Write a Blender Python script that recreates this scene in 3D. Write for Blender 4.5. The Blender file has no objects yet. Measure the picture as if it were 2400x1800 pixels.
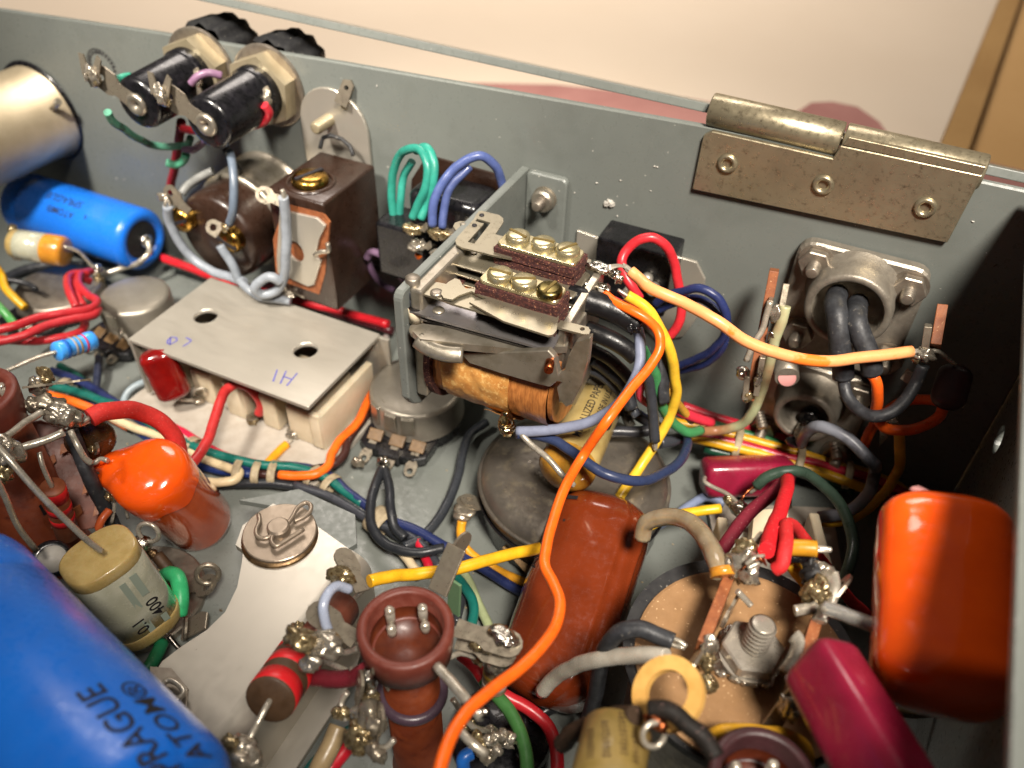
import bpy, bmesh, math, random
from mathutils import Vector, Matrix, noise
random.seed(7)
SC = bpy.context.scene
COL = SC.collection
S = 0.001                      # all measurements below are millimetres
rad = math.radians

# ---------------------------------------------------------------- camera
FPX = 1965.35                  # focal length in pixels of a 2400 px wide frame
CAM = Vector((88.335, -165.52, 155.904))
CROT = Matrix.Rotation(rad(24.4977), 3, 'Z') @ Matrix.Rotation(rad(48.3177), 3, 'X') @ Matrix.Rotation(rad(1.8615), 3, 'Z')
cam_d = bpy.data.cameras.new("camera")
cam = bpy.data.objects.new("camera", cam_d)
COL.objects.link(cam)
cam.matrix_world = Matrix.Translation(CAM * S) @ CROT.to_4x4()
cam_d.sensor_width = 36.0
cam_d.lens = 36.0 * FPX / 2400.0
cam_d.clip_start = 0.005
cam_d.clip_end = 20.0
cam_d.dof.use_dof = True
cam_d.dof.focus_distance = 0.158
cam_d.dof.aperture_fstop = 16.5
SC.camera = cam

# ---------------------------------------------------------------- light
world = bpy.data.worlds.new("World")
SC.world = world
world.use_nodes = True
bg = world.node_tree.nodes['Background']
bg.inputs['Color'].default_value = (1.0, 0.90, 0.80, 1)
bg.inputs['Strength'].default_value = 0.06

def lamp(name, loc, target, size, power, color):
    l = bpy.data.lights.new(name, 'AREA')
    l.shape = 'DISK'
    l.size = size
    l.energy = power
    l.color = color
    o = bpy.data.objects.new(name, l)
    COL.objects.link(o)
    o.location = Vector(loc) * S
    o.rotation_euler = (Vector(target) - Vector(loc)).to_track_quat('-Z', 'Y').to_euler()
    return o
def spot(name, loc, target, size, power, color, angle, blend):
    l = bpy.data.lights.new(name, 'SPOT')
    l.energy = power; l.color = color
    l.spot_size = rad(angle); l.spot_blend = blend
    l.shadow_soft_size = size
    o = bpy.data.objects.new(name, l)
    COL.objects.link(o)
    o.location = Vector(loc) * S
    o.rotation_euler = (Vector(target) - Vector(loc)).to_track_quat('-Z', 'Y').to_euler()
    return o
spot("right_desk_lamp", (204, -235, 430), (50, 0, 42), 0.05, 24.0, (1.0, 0.91, 0.80), 40, 1.0)
spot("left_desk_lamp", (-95, -240, 375), (-85, 8, 40), 0.028, 16.0, (1.0, 0.92, 0.82), 36, 1.0)
tl = lamp("table_fill_light", (-330, 520, 700), (-300, 520, 0), 0.5, 4.7, (1.0, 0.90, 0.82))  # added unseen area light, brightens the table and what the metals reflect
tl.data.spread = rad(110)

SC.view_settings.view_transform = 'Standard'
SC.view_settings.look = 'None'
SC.view_settings.exposure = 0.05
SC.view_settings.gamma = 1.0
SC.render.engine = 'CYCLES'
SC.cycles.use_denoising = True
SC.cycles.max_bounces = 8
SC.cycles.transparent_max_bounces = 8
SC.cycles.caustics_reflective = False
SC.cycles.caustics_refractive = False
SC.cycles.sample_clamp_indirect = 4.0

# ---------------------------------------------------------------- measuring
def sight(px, py):
    return CROT @ Vector(((px - 1200) / FPX, -(py - 900) / FPX, -1.0))

def P(px, py, z=None, y=None, x=None, d=None):
    """a point of the place: where the sight line meets a height, a plane or a distance"""
    r = sight(px, py)
    if z is not None: t = (z - CAM.z) / r.z
    elif y is not None: t = (y - CAM.y) / r.y
    elif x is not None: t = (x - CAM.x) / r.x
    else: t = d
    return CAM + r * t

def dep(p):
    return -(CROT.transposed() @ (Vector(p) - CAM)).z

# ---------------------------------------------------------------- materials
def hexc(h, k=1.0):
    h = h.lstrip('#')
    o = []
    for i in (0, 2, 4):
        v = int(h[i:i + 2], 16) / 255
        o.append((v / 12.92 if v <= .04045 else ((v + .055) / 1.055) ** 2.4) * k)
    return (*o, 1)

def mat(name, col, rough=.5, metal=0.0, col2=None, scale=.25, lo=.4, hi=.65, bump=0.0, bscale=3.0, bdist=.15,
        coat=0.0, speck=None, spots=None, trans=0.0, ior=1.45, rvar=.12, sss=0.0, stretch=None, spec=None, wear=None):
    m = bpy.data.materials.new(name)
    m.use_nodes = True
    nt = m.node_tree
    N, L = nt.nodes, nt.links
    b = N['Principled BSDF']
    tc = N.new('ShaderNodeTexCoord')
    mp = N.new('ShaderNodeVectorMath'); mp.operation = 'MULTIPLY'
    st = stretch or (1, 1, 1)
    mp.inputs[1].default_value = (1000 * st[0], 1000 * st[1], 1000 * st[2])
    L.new(tc.outputs['Object'], mp.inputs[0])
    oi = N.new('ShaderNodeObjectInfo')
    ad = N.new('ShaderNodeVectorMath'); ad.operation = 'ADD'
    sc = N.new('ShaderNodeMath'); sc.operation = 'MULTIPLY'; sc.inputs[1].default_value = 60
    L.new(oi.outputs['Random'], sc.inputs[0])
    L.new(mp.outputs[0], ad.inputs[0]); L.new(sc.outputs[0], ad.inputs[1])
    vec = ad.outputs[0]
    def nz(s, det=5.0, rg=.6):
        n = N.new('ShaderNodeTexNoise')
        n.inputs['Scale'].default_value = s
        n.inputs['Detail'].default_value = det
        n.inputs['Roughness'].default_value = rg
        L.new(vec, n.inputs['Vector'])
        return n.outputs['Fac']
    def rng(src, a, c, d=0.0, e=1.0):
        r = N.new('ShaderNodeMapRange')
        r.inputs['From Min'].default_value = a; r.inputs['From Max'].default_value = c
        r.inputs['To Min'].default_value = d; r.inputs['To Max'].default_value = e
        L.new(src, r.inputs['Value'])
        return r.outputs['Result']
    def mix(f, a, c):
        x = N.new('ShaderNodeMix'); x.data_type = 'RGBA'
        L.new(f, x.inputs['Factor'])
        for s, i in ((a, 6), (c, 7)):
            if isinstance(s, tuple): x.inputs[i].default_value = s
            else: L.new(s, x.inputs[i])
        return x.outputs[2]
    c1 = hexc(col) if isinstance(col, str) else col
    cc = c1
    if col2:
        c2 = hexc(col2) if isinstance(col2, str) else col2
        cc = mix(rng(nz(scale), lo, hi), c1, c2)
    if wear:
        cw, ws, wl, wh = wear
        cc = mix(rng(nz(ws, 8.0, .7), wl, wh), cc, hexc(cw) if isinstance(cw, str) else cw)
    if speck:
        cs, ss, th = speck
        cc = mix(rng(nz(ss, 2.0, .5), th, th + .03), cc, hexc(cs))
    if spots:
        cs, ss, th = spots
        cc = mix(rng(nz(ss, 3.0, .55), th, th + .02), cc, hexc(cs))
    if isinstance(cc, tuple): b.inputs['Base Color'].default_value = cc
    else: L.new(cc, b.inputs['Base Color'])
    if rvar: L.new(rng(nz(.8, 6.0), .3, .7, max(0, rough - rvar), min(1, rough + rvar)), b.inputs['Roughness'])
    else: b.inputs['Roughness'].default_value = rough
    b.inputs['Metallic'].default_value = metal
    b.inputs['IOR'].default_value = ior
    if coat:
        b.inputs['Coat Weight'].default_value = coat
        b.inputs['Coat Roughness'].default_value = .06
    if trans: b.inputs['Transmission Weight'].default_value = trans
    if spec is not None: b.inputs['Specular IOR Level'].default_value = spec
    if sss:
        b.inputs['Subsurface Weight'].default_value = sss
        b.inputs['Subsurface Radius'].default_value = (1, .6, .4)
        b.inputs['Subsurface Scale'].default_value = .0012
    if bump:
        bp = N.new('ShaderNodeBump')
        bp.inputs['Strength'].default_value = bump
        bp.inputs['Distance'].default_value = bdist * S
        L.new(nz(bscale, 4.0), bp.inputs['Height'])
        L.new(bp.outputs[0], b.inputs['Normal'])
    return m

DUST = ('#b9b2a4', 2.4, .755)
M = {}
M['paint'] = mat('painted_steel', '#686c68', .36, col2='#6d716c', scale=.03, speck=('#c9c6bb', 1.1, .76), bump=.05, bscale=2.5, spec=.5, wear=('#5c605b', .05, .52, .80), spots=('#4a3d2c', .30, .745), rvar=.16)
M['paint2'] = mat('painted_bracket', '#6b6f6b', .36, col2='#636763', scale=.15, speck=('#c9c6bb', 1.3, .72), bump=.06, bscale=2.5)
M['nickel'] = mat('nickel_plate', '#a2987f', .34, .75, col2='#948972', scale=.10, wear=('#4a3f30', .9, .54, .78), rvar=.12, bump=.08, bscale=4)
M['oldnickel'] = mat('dull_nickel', '#a0978a', .42, .8, col2='#8a8074', scale=.3, wear=('#6d6458', 1.1, .60, .78), rvar=.1, bump=.15, bscale=2.2)
M['cast'] = mat('cast_shell', '#918a7e', .45, .6, col2='#7f786d', scale=.35, wear=('#c0b9ac', 2.0, .60, .75), bump=.35, bscale=2.5, rvar=.1)
M['alu'] = mat('bare_aluminium', '#b6b0a4', .33, .62, col2='#b0aa9e', scale=.06, wear=('#a39c90', 1.6, .72, .92), rvar=.04, bump=.02, bscale=2.2, stretch=(.9, .5, 1), speck=('#6d655a', 1.7, .785))
M['alucover'] = mat('matte_aluminium', '#b2aca0', .44, .6, col2='#aca69a', scale=.12, wear=('#938b7f', 1.4, .68, .9), rvar=.08, bump=.06, bscale=2.2, stretch=(.25, 1.1, 1), speck=('#8d8578', 1.3, .77))
M['steel'] = mat('grey_steel', '#aea698', .34, .8, col2='#958d7d', scale=.25, wear=('#8a8274', 1.4, .64, .82), rvar=.08, bump=.04)
M['spring'] = mat('nickel_silver_leaf', '#a09884', .31, .8, col2='#9a927f', scale=.10, wear=('#989080', 1.2, .66, .84), rvar=.07, bump=.02)
M['can'] = mat('tarnished_can', '#857e74', .38, .75, col2='#6a635b', scale=.10, wear=('#9d937f', .22, .54, .70), rvar=.12, bump=.10, bscale=1.2)
M['potcan'] = mat('zinc_pot_can', '#a49d90', .40, .7, col2='#948d80', scale=.12, wear=('#968d7f', .8, .66, .82), rvar=.08, bump=.06)
M['solder'] = mat('solder', '#b9b1a3', .24, .75, col2='#8e8474', scale=.9, rvar=.10, bump=.4, bscale=1.0, bdist=.3)
M['flux'] = mat('flux_solder', '#a59572', .22, .7, col2='#5f4a2a', scale=1.1, rvar=.1, bump=.4, bscale=1.0, bdist=.3, coat=.5)
M['lug'] = mat('tinned_lug', '#988f7e', .32, .7, col2='#94897a', scale=.5, rvar=.1, bump=.15, bscale=1.5)
M['lead'] = mat('tinned_wire', '#bdb6a8', .28, .55, col2='#a39b8c', scale=.5, rvar=.1, bump=.1)
M['brass'] = mat('brass', '#b18a43', .25, 1, col2='#8d6a31', scale=.4, rvar=.1, wear=('#5d4520', 1.2, .62, .78))
M['screw'] = mat('yellow_plated_screw', '#c8bd9a', .26, .8, col2='#b3a57c', scale=.35, rvar=.08, bump=.05)
M['copper'] = mat('copper', '#b5673f', .3, 1, col2='#7d4327', scale=.5)
M['fibre'] = mat('brown_fibre_board', '#7b4527', .55, col2='#925732', scale=.5, bump=.3, bscale=4, speck=('#b98a62', 2.5, .68))
M['redfibre'] = mat('red_fibre', '#36191a', .78, col2='#552c26', scale=1.5, lo=.42, hi=.6, bump=.8, bscale=4.0, bdist=.4, speck=('#a97a5c', 3.0, .63))
M['bakelite'] = mat('brown_bakelite', '#271912', .34, col2='#302018', scale=.2, speck=('#6d5c4e', 1.6, .765), coat=.15)
M['phenol'] = mat('red_brown_phenolic', '#5c2612', .40, col2='#70341a', scale=.22, lo=.35, hi=.7, wear=('#4a1d0f', .35, .55, .7), bump=.12, bscale=2)
M['phenolrim'] = mat('phenolic_rim', '#602c22', .44, col2='#6c372c', scale=.4, bump=.1)
M['darkphenol'] = mat('dark_phenolic', '#321c1e', .40, col2='#3f2528', scale=.3)
M['paperdark'] = mat('browned_paper', '#85703f', .5, col2='#75622f', scale=.25, coat=.2)
M['black'] = mat('black_phenolic', '#0d0d0f', .30, col2='#17161a', scale=.4, speck=('#77726a', 1.3, .775), coat=.3)
M['blackmatte'] = mat('black_matte', '#1b1b1d', .6, col2='#282828', scale=.5, speck=('#8f8a80', 1.8, .70))
M['rubber'] = mat('dusty_rubber', '#26272a', .5, col2='#34363a', scale=.6, wear=('#8b857a', .8, .60, .78), bump=.4, bscale=1.2)
M['blue'] = mat('blue_sleeve', '#1c74e2', .30, col2='#1a6cd6', scale=.1, speck=('#7a9ad6', 1.5, .785), bump=.02, spec=.6)
M['blueres'] = mat('blue_resistor_body', '#3f97ea', .25, coat=.4)
M['orange'] = mat('orange_dip', '#ee5711', .16, col2='#e64f10', scale=.2, coat=.6, bump=.03, bscale=.6)
M['orange2'] = mat('orange_clear_dip', '#cf5a26', .13, col2='#bb4c1e', scale=.15, coat=.9, bump=.25, bscale=.25, bdist=.5, trans=.15, sss=.2)
M['brown'] = mat('brown_dip', '#64260e', .22, col2='#6f2c12', scale=.12, coat=.7, speck=('#b98a78', 2.8, .80), bump=.03, bscale=1.0)
M['maroon'] = mat('maroon_dip', '#7a0f0c', .17, col2='#680a0a', scale=.3, coat=.8, bump=.12, bscale=.5)
M['crimson'] = mat('crimson_box', '#861a35', .32, col2='#78142d', scale=.2, coat=.4, bump=.18, bscale=.7)
M['kraft'] = mat('kraft_card', '#8f6d49', .8, col2='#83623f', scale=.25, wear=('#8c6a47', .7, .6, .78), speck=('#d9b78c', 2.2, .70), bump=.15, bscale=3)
M['cream'] = mat('cream_plastic', '#cdbfa5', .42, col2='#c3b498', scale=.2, sss=.15)
M['creamw'] = mat('white_plastic', '#a8a095', .45, col2='#9d9488', scale=.3)
M['epoxy'] = mat('amber_resin', '#b0812f', .18, col2='#97681f', scale=.35, coat=.7, bump=.25, bscale=.5, sss=.25)
M['paleepoxy'] = mat('pale_resin', '#b49c66', .28, col2='#a68d56', scale=.3, coat=.5, bump=.15, bscale=.8, sss=.3)
M['amber'] = mat('orange_resin', '#c98a2e', .28, col2='#b87a26', scale=.3, coat=.4, sss=.25)
M['film'] = mat('clear_film_over_foil', '#b9b9a2', .22, .15, col2='#c9c8b4', scale=.25, coat=.8, bump=.1, bscale=.6)
M['paper'] = mat('buff_paper', '#bca468', .45, col2='#ab9257', scale=.25, coat=.4, wear=('#8d7442', .6, .62, .8))
M['foil'] = mat('coil_tape', '#c9924e', .46, col2='#ad7236', scale=.45, lo=.36, hi=.62, wear=('#e0b671', .9, .5, .64), bump=.4, bscale=.8, bdist=.3, coat=.12)
M['winding'] = mat('enamel_winding', '#b0713a', .45, 0, col2='#8f5629', scale=1.2, bump=.35, bscale=1.5, bdist=.2, coat=.1, stretch=(2.2, .4, .4))
M['carbon'] = mat('brown_carbon_body', '#43301f', .55, col2='#4f3a28', scale=.5)
M['ink'] = mat('black_ink', '#1c1a1e', .6)
M['penink'] = mat('blue_pen_ink', '#56559a', .6)
M['lace'] = mat('waxed_lacing', '#a99a7d', .55, col2='#8f8068', scale=.8, bump=.5, bscale=2.5, trans=.1)
M['tan'] = mat('tan_tube', '#c2b193', .16, col2='#b09a78', scale=.3, trans=.5, coat=.5, sss=.2)
M['clear'] = mat('clear_sleeve', '#d8d6cf', .18, trans=.75, ior=1.4, rvar=.05)
M['whitegrey'] = mat('milky_sleeve', '#c9c3b5', .3, col2='#b9b1a2', scale=.4, trans=.3, coat=.4)
M['wax'] = mat('cream_card', '#d6a95f', .5, col2='#c4954d', scale=.3)
M['card'] = mat('grey_card', '#b9b5ad', .5, col2='#a9a59c', scale=.4)
M['ceramic'] = mat('dark_brown_disc', '#2e1d0e', .25, col2='#402a14', scale=.3, coat=.6)
M['band_red'] = mat('red_band', '#c81f24', .4)
M['band_grey'] = mat('grey_band', '#9f9c94', .4)
M['band_gold'] = mat('gold_band', '#a08238', .4)
M['band_blue'] = mat('dark_blue_band', '#1660b8', .4)
M['silverink'] = mat('silver_print', '#8f9a8c', .4)

M['nickelpale'] = mat('pale_plated_brass', '#b9ac90', .36, .6, col2='#aa9d80', scale=.15, rvar=.08, wear=('#8b7d60', .9, .66, .82))
M['goldcan'] = mat('champagne_can', '#bfb094', .46, .6, col2='#b3a488', scale=.12, rvar=.06, bump=.03)
M['slot'] = mat('slot_brown', '#6b5a2e', .5, .5)
M['oldbrass'] = mat('tarnished_screw', '#8d8050', .3, 1, col2='#77693f', scale=.35, rvar=.1)
M['bluesteel'] = mat('bluish_leaf', '#9a979a', .32, .8, col2='#8d8985', scale=.12, rvar=.07, wear=('#767472', 1.2, .66, .82))
M['solderbright'] = mat('bright_solder', '#ddd9cf', .2, 1, col2='#b5ad9f', scale=.9, rvar=.12, bump=.6, bscale=1.2, bdist=.3)
M['flux2'] = mat('golden_solder', '#c9b892', .14, 1, col2='#8e7a4c', scale=.8, rvar=.08, bump=.3, bscale=1.2)
M['fibretan'] = mat('tan_paxolin', '#6f5638', .5, col2='#5d472c', scale=.6)
M['copperlug'] = mat('browned_lug', '#7d6547', .4, .9, col2='#574532', scale=.6, bump=.2)

M['lead2'] = mat('dull_wire', '#77706a', .35, 1, col2='#5c5650', scale=.5)
M['steelwarm'] = mat('warm_steel', '#948676', .36, .6, col2='#8e8070', scale=.25, wear=('#857767', 1.4, .66, .82), rvar=.08, bump=.05)
M['carbonred'] = mat('reddish_carbon_body', '#5a2d20', .5, col2='#6b392a', scale=.4)
M['brownres'] = mat('orange_brown_body', '#7d4228', .5, col2='#8d5032', scale=.4)
M['greentag'] = mat('green_tag', '#5d7a5a', .5)

M['pinkresin'] = mat('pink_resin', '#c48a86', .4, coat=.3)

M['orangestripe'] = mat('peach_wire_with_orange_stripe', '#e59a62', .32, col2='#ef7a2c', scale=.10, lo=.56, hi=.60, speck=('#b5763f', 1.6, .74))
M['olive'] = mat('olive_to_tan_tube', '#a8ac86', .35, col2='#8a5f41', scale=.05, lo=.4, hi=.6, coat=.2)
M['greywire'] = mat('grey_wire_worn_black', '#73767f', .38, col2='#3a3c41', scale=.09, lo=.5, hi=.62)
M['fadegreen'] = mat('green_wire_worn', '#56927a', .4, col2='#2c3a30', scale=.13, lo=.46, hi=.56, wear=('#98a178', .3, .58, .68))

M['brownink'] = mat('faded_brown_ink', '#4a3820', .6)
M['sleeveblack'] = mat('black_sleeving', '#0f0f11', .36, col2='#18181a', scale=.5, wear=('#4b4844', 1.0, .64, .8), bump=.3, bscale=.8, bdist=.3)
M['bright'] = mat('bright_zinc', '#b5aea2', .30, .55, col2='#a59e91', scale=.3, rvar=.08, bump=.05)
M['phenoldark'] = mat('dark_brown_cup', '#4a1e10', .4, col2='#5c2914', scale=.3)
M['buffres'] = mat('buff_body', '#8d7a5e', .5, col2='#7d6b50', scale=.4)
M['paleblue'] = mat('pale_blue_sleeve', '#b9c4dc', .25, trans=.35, coat=.3)
_wm = {}
def wire_mat(col, cloth=False):
    k = (col, cloth)
    if k not in _wm:
        c = hexc(col)
        c2 = tuple(x * .82 for x in c[:3]) + (1,)
        if cloth: _wm[k] = mat('woven_wire_cover', c, .62, col2=c2, scale=1.2, bump=.35, bscale=4.5, bdist=.2, speck=('#c99a90', 3.6, .70), spec=.3)
        else: _wm[k] = mat('wire_insulation', c, .34, col2=c2, scale=.5, speck=DUST, bump=.12, bscale=.9, bdist=.2, spec=.45, wear=(tuple(x * .45 for x in c[:3]) + (1,), .35, .60, .82))
    return _wm[k]

# ---------------------------------------------------------------- mesh helpers
def frame(o, x=None, z=None):
    """4x4 frame with origin o, z axis kept exactly, x axis as near as it can be"""
    z = Vector(z if z is not None else (0, 0, 1)).normalized()
    x = Vector(x if x is not None else (1, 0, 0))
    x = x - z * x.dot(z)
    if x.length < 1e-6:
        x = z.orthogonal()
    x.normalize()
    y = z.cross(x)
    m = Matrix((x, y, z)).transposed().to_4x4()
    m.translation = Vector(o)
    return m

class MB:
    def __init__(self):
        self.v, self.f, self.s, self.mi = [], [], [], []
        self.m = 0
    def add(self, vs, fs, smooth=False, M=None):
        n = len(self.v)
        self.v += [(M @ Vector(q)) if M is not None else Vector(q) for q in vs]
        self.f += [tuple(i + n for i in q) for q in fs]
        self.s += [smooth] * len(fs)
        self.mi += [self.m] * len(fs)
        return self
    def bm(self, b, smooth=False, M=None):
        b.verts.index_update()
        self.add([q.co.copy() for q in b.verts], [[q.index for q in f.verts] for f in b.faces], smooth, M)
        b.free()
        return self
    def box(self, c, size, M=None, bev=0.0, seg=2):
        b = bmesh.new()
        bmesh.ops.create_cube(b, size=1)
        for q in b.verts:
            q.co = Vector((q.co.x * size[0] + c[0], q.co.y * size[1] + c[1], q.co.z * size[2] + c[2]))
        if bev:
            bmesh.ops.bevel(b, geom=list(b.edges), offset=bev, segments=seg, affect='EDGES', profile=.5)
        return self.bm(b, bool(bev) and seg > 2, M)
    def lathe(self, o, ax, prof, n=32, x=None, smooth=True):
        """prof: list of (along, radius) from o along ax; a None entry breaks the smoothing"""
        fr = frame(o, x, ax)
        rows = []
        for t, r in prof:
            if r < 1e-5: rows.append([(0, 0, t)])
            else: rows.append([(r * math.cos(2 * math.pi * i / n), r * math.sin(2 * math.pi * i / n), t) for i in range(n)])
        vs, fs, off = [], [], []
        for r in rows:
            off.append(len(vs)); vs += r
        for k in range(len(rows) - 1):
            a, c = rows[k], rows[k + 1]
            for i in range(n):
                j = (i + 1) % n
                if len(a) == 1 and len(c) == 1: continue
                if len(a) == 1: fs.append((off[k], off[k + 1] + j, off[k + 1] + i)[::-1])
                elif len(c) == 1: fs.append((off[k] + i, off[k] + j, off[k + 1]))
                else: fs.append((off[k] + i, off[k] + j, off[k + 1] + j, off[k + 1] + i))
        return self.add(vs, fs, smooth, fr)
    def cyl(self, a, b, r, r2=None, n=20, smooth=True, cap=True):
        a, b = Vector(a), Vector(b)
        r2 = r if r2 is None else r2
        L = (b - a).length
        self.lathe(a, b - a, [(0, r), (L, r2)], n, None, smooth)
        if cap: self.lathe(a, b - a, [(0, 0), (0, r)], n, None, False); self.lathe(a, b - a, [(L, r2), (L, 0)], n, None, False)
        return self
    def tube(self, pts, r, n=10, sub=5, rf=None, flat=1.0, cap=True, wob=0.0):
        pts = [Vector(p) for p in pts]
        c = []
        if len(pts) == 2: sub = max(sub, 2)
        for i in range(len(pts) - 1):
            p0 = pts[i - 1] if i else pts[0] * 2 - pts[1]
            p1, p2 = pts[i], pts[i + 1]
            p3 = pts[i + 2] if i + 2 < len(pts) else p2 * 2 - p1
            for k in range(sub):
                t = k / sub
                # centripetal-like cubic with chord-scaled tangents
                d1, d2, d3 = max((p1 - p0).length, 1e-4), max((p2 - p1).length, 1e-4), max((p3 - p2).length, 1e-4)
                m1 = ((p1 - p0) / d1 * d2 + (p2 - p1) / d2 * d1) * (d2 / (d1 + d2))
                m2 = ((p2 - p1) / d2 * d3 + (p3 - p2) / d3 * d2) * (d2 / (d2 + d3))
                t2, t3 = t * t, t * t * t
                c.append(p1 * (2 * t3 - 3 * t2 + 1) + m1 * (t3 - 2 * t2 + t) + p2 * (-2 * t3 + 3 * t2) + m2 * (t3 - t2))
        c.append(pts[-1])
        if wob:
            sd = random.random() * 50
            c = [q + (noise.noise_vector(q * .18 + Vector((sd, 0, 0))) + noise.noise_vector(q * .5 + Vector((0, sd, 0))) * .4) * wob for q in c]
        T = [(c[min(i + 1, len(c) - 1)] - c[max(i - 1, 0)]).normalized() for i in range(len(c))]
        u = T[0].orthogonal().normalized()
        vs, fs = [], []
        for i, q in enumerate(c):
            u = (u - T[i] * u.dot(T[i]))
            u = u.normalized() if u.length > 1e-6 else T[i].orthogonal().normalized()
            w = T[i].cross(u)
            rr = r * (rf(i / (len(c) - 1)) if rf else 1)
            for k in range(n):
                a = 2 * math.pi * k / n
                vs.append(q + u * (rr * math.cos(a)) + w * (rr * flat * math.sin(a)))
        for i in range(len(c) - 1):
            for k in range(n):
                j = (k + 1) % n
                fs.append((i * n + k, i * n + j, (i + 1) * n + j, (i + 1) * n + k))
        self.add(vs, fs, True)
        if cap:
            e = len(vs)
            self.add(vs[:n], [tuple(range(n))[::-1]], False)
            self.add(vs[e - n:], [tuple(range(n))], False)
        self.path = c
        return self
    def plate(self, outline, th, M=None, holes=(), bev=0.0):
        """flat sheet: outline in the frame's xy plane, from z=0 down to z=-th"""
        b = bmesh.new()
        for lp in [outline] + list(holes):
            vv = [b.verts.new((p[0], p[1], 0)) for p in lp]
            for i in range(len(vv)): b.edges.new((vv[i], vv[(i + 1) % len(vv)]))
        if holes:
            bmesh.ops.triangle_fill(b, use_beauty=True, use_dissolve=False, edges=list(b.edges), normal=(0, 0, 1))
        else:
            f = b.faces.new(list(b.verts))
        b.normal_update()
        for f in list(b.faces):
            if f.normal.z < 0: f.normal_flip()
        r = bmesh.ops.extrude_face_region(b, geom=list(b.faces))
        for q in [e for e in r['geom'] if isinstance(e, bmesh.types.BMVert)]:
            q.co.z += 0
        orig = set(b.verts) - set(e for e in r['geom'] if isinstance(e, bmesh.types.BMVert))
        for q in orig: q.co.z -= th
        bmesh.ops.recalc_face_normals(b, faces=list(b.faces))
        if bev:
            es = [e for e in b.edges if len(e.link_faces) == 2 and e.calc_face_angle(0) > .6]
            bmesh.ops.bevel(b, geom=es, offset=bev, segments=1, affect='EDGES')
        return self.bm(b, False, M)
    def blob(self, c, r, amp=.18, sub=2, freq=.9, M=None):
        r = (r, r, r) if not hasattr(r, '__len__') else r
        if amp >= .25: sub = max(sub, 3)
        b = bmesh.new()
        bmesh.ops.create_icosphere(b, subdivisions=sub, radius=1)
        sd = Vector((random.random() * 90, random.random() * 90, 0))
        for q in b.verts:
            k = 1 + amp * (noise.noise(q.co * freq * 1.5 + sd) * 1.7 + noise.noise(q.co * freq * 3.8 + sd) * .7)
            q.co = Vector((q.co.x * r[0] * k, q.co.y * r[1] * k, q.co.z * r[2] * k))
            if M is None: q.co += Vector(c)
        return self.bm(b, True, (M @ Matrix.Translation(Vector(c))) if M is not None else None)
    def torus(self, c, ax, R, r, n=28, k=8):
        fr = frame(c, None, ax)
        vs = [((R + r * math.cos(2 * math.pi * j / k)) * math.cos(2 * math.pi * i / n),
               (R + r * math.cos(2 * math.pi * j / k)) * math.sin(2 * math.pi * i / n), r * math.sin(2 * math.pi * j / k)) for i in range(n) for j in range(k)]
        fs = [(i * k + j, ((i + 1) % n) * k + j, ((i + 1) % n) * k + (j + 1) % k, i * k + (j + 1) % k) for i in range(n) for j in range(k)]
        return self.add(vs, fs, True, fr)
    def hexnut(self, c, ax, af, h, hole=0.0, x=None):
        R = af / math.sqrt(3)
        out = [(R * math.cos(math.pi / 3 * i), R * math.sin(math.pi / 3 * i)) for i in range(6)]
        hl = [[(hole * math.cos(2 * math.pi * i / 16), hole * math.sin(2 * math.pi * i / 16)) for i in range(16)]] if hole else []
        return self.plate(out, h, frame(Vector(c) + Vector(ax).normalized() * h, x, ax), hl, bev=0 if hole else h * .12)
    def thread(self, a, b, r, pitch=.7, n=14):
        a, b = Vector(a), Vector(b)
        L = (b - a).length
        k = max(2, int(L / pitch))
        pr = [(0, 0)]
        for i in range(k):
            pr += [(L * i / k, r), (L * (i + .25) / k, r), (L * (i + .5) / k, r * .80), (L * (i + .75) / k, r * .80)]
        pr += [(L * .97, r * .9), (L, r * .7), (L, 0)]
        return self.lathe(a, b - a, pr, n)
    def loft(self, rows, n=28, smooth=True, cap=True):
        """rows: (centre, xvec, yvec, exponent) - superellipse sections"""
        vs, fs = [], []
        for c, xv, yv, e in rows:
            for i in range(n):
                a = 2 * math.pi * i / n
                ca, sa = math.cos(a), math.sin(a)
                vs.append(Vector(c) + Vector(xv) * (math.copysign(abs(ca) ** (2 / e), ca)) + Vector(yv) * (math.copysign(abs(sa) ** (2 / e), sa)))
        for k in range(len(rows) - 1):
            for i in range(n):
                j = (i + 1) % n
                fs.append((k * n + i, k * n + j, (k + 1) * n + j, (k + 1) * n + i))
        self.add(vs, fs, smooth)
        if cap:
            self.add(vs[:n], [tuple(range(n))[::-1]], smooth)
            self.add(vs[-n:], [tuple(range(n))], smooth)
        return self

# ---------------------------------------------------------------- objects
WM = {}
def thing(name, label, cat, loc, group=None):
    o = bpy.data.objects.new(name, None)
    o.empty_display_size = .003
    COL.objects.link(o)
    o.location = Vector(loc) * S
    WM[o.name] = Vector(loc)
    o['label'] = label; o['category'] = cat
    if group: o['group'] = group
    return o

def _mesh(name, mb, mats, org):
    me = bpy.data.meshes.new(name)
    me.from_pydata([(v - org) * S for v in mb.v], [], mb.f)
    me.polygons.foreach_set('use_smooth', mb.s)
    for m in (mats if isinstance(mats, (list, tuple)) else [mats]): me.materials.append(M[m] if isinstance(m, str) else m)
    if any(mb.mi): me.polygons.foreach_set('material_index', mb.mi)
    me.update()
    b = bmesh.new(); b.from_mesh(me)
    bmesh.ops.remove_doubles(b, verts=b.verts, dist=1e-7)
    bmesh.ops.recalc_face_normals(b, faces=b.faces)
    b.to_mesh(me); b.free()
    return me

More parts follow.
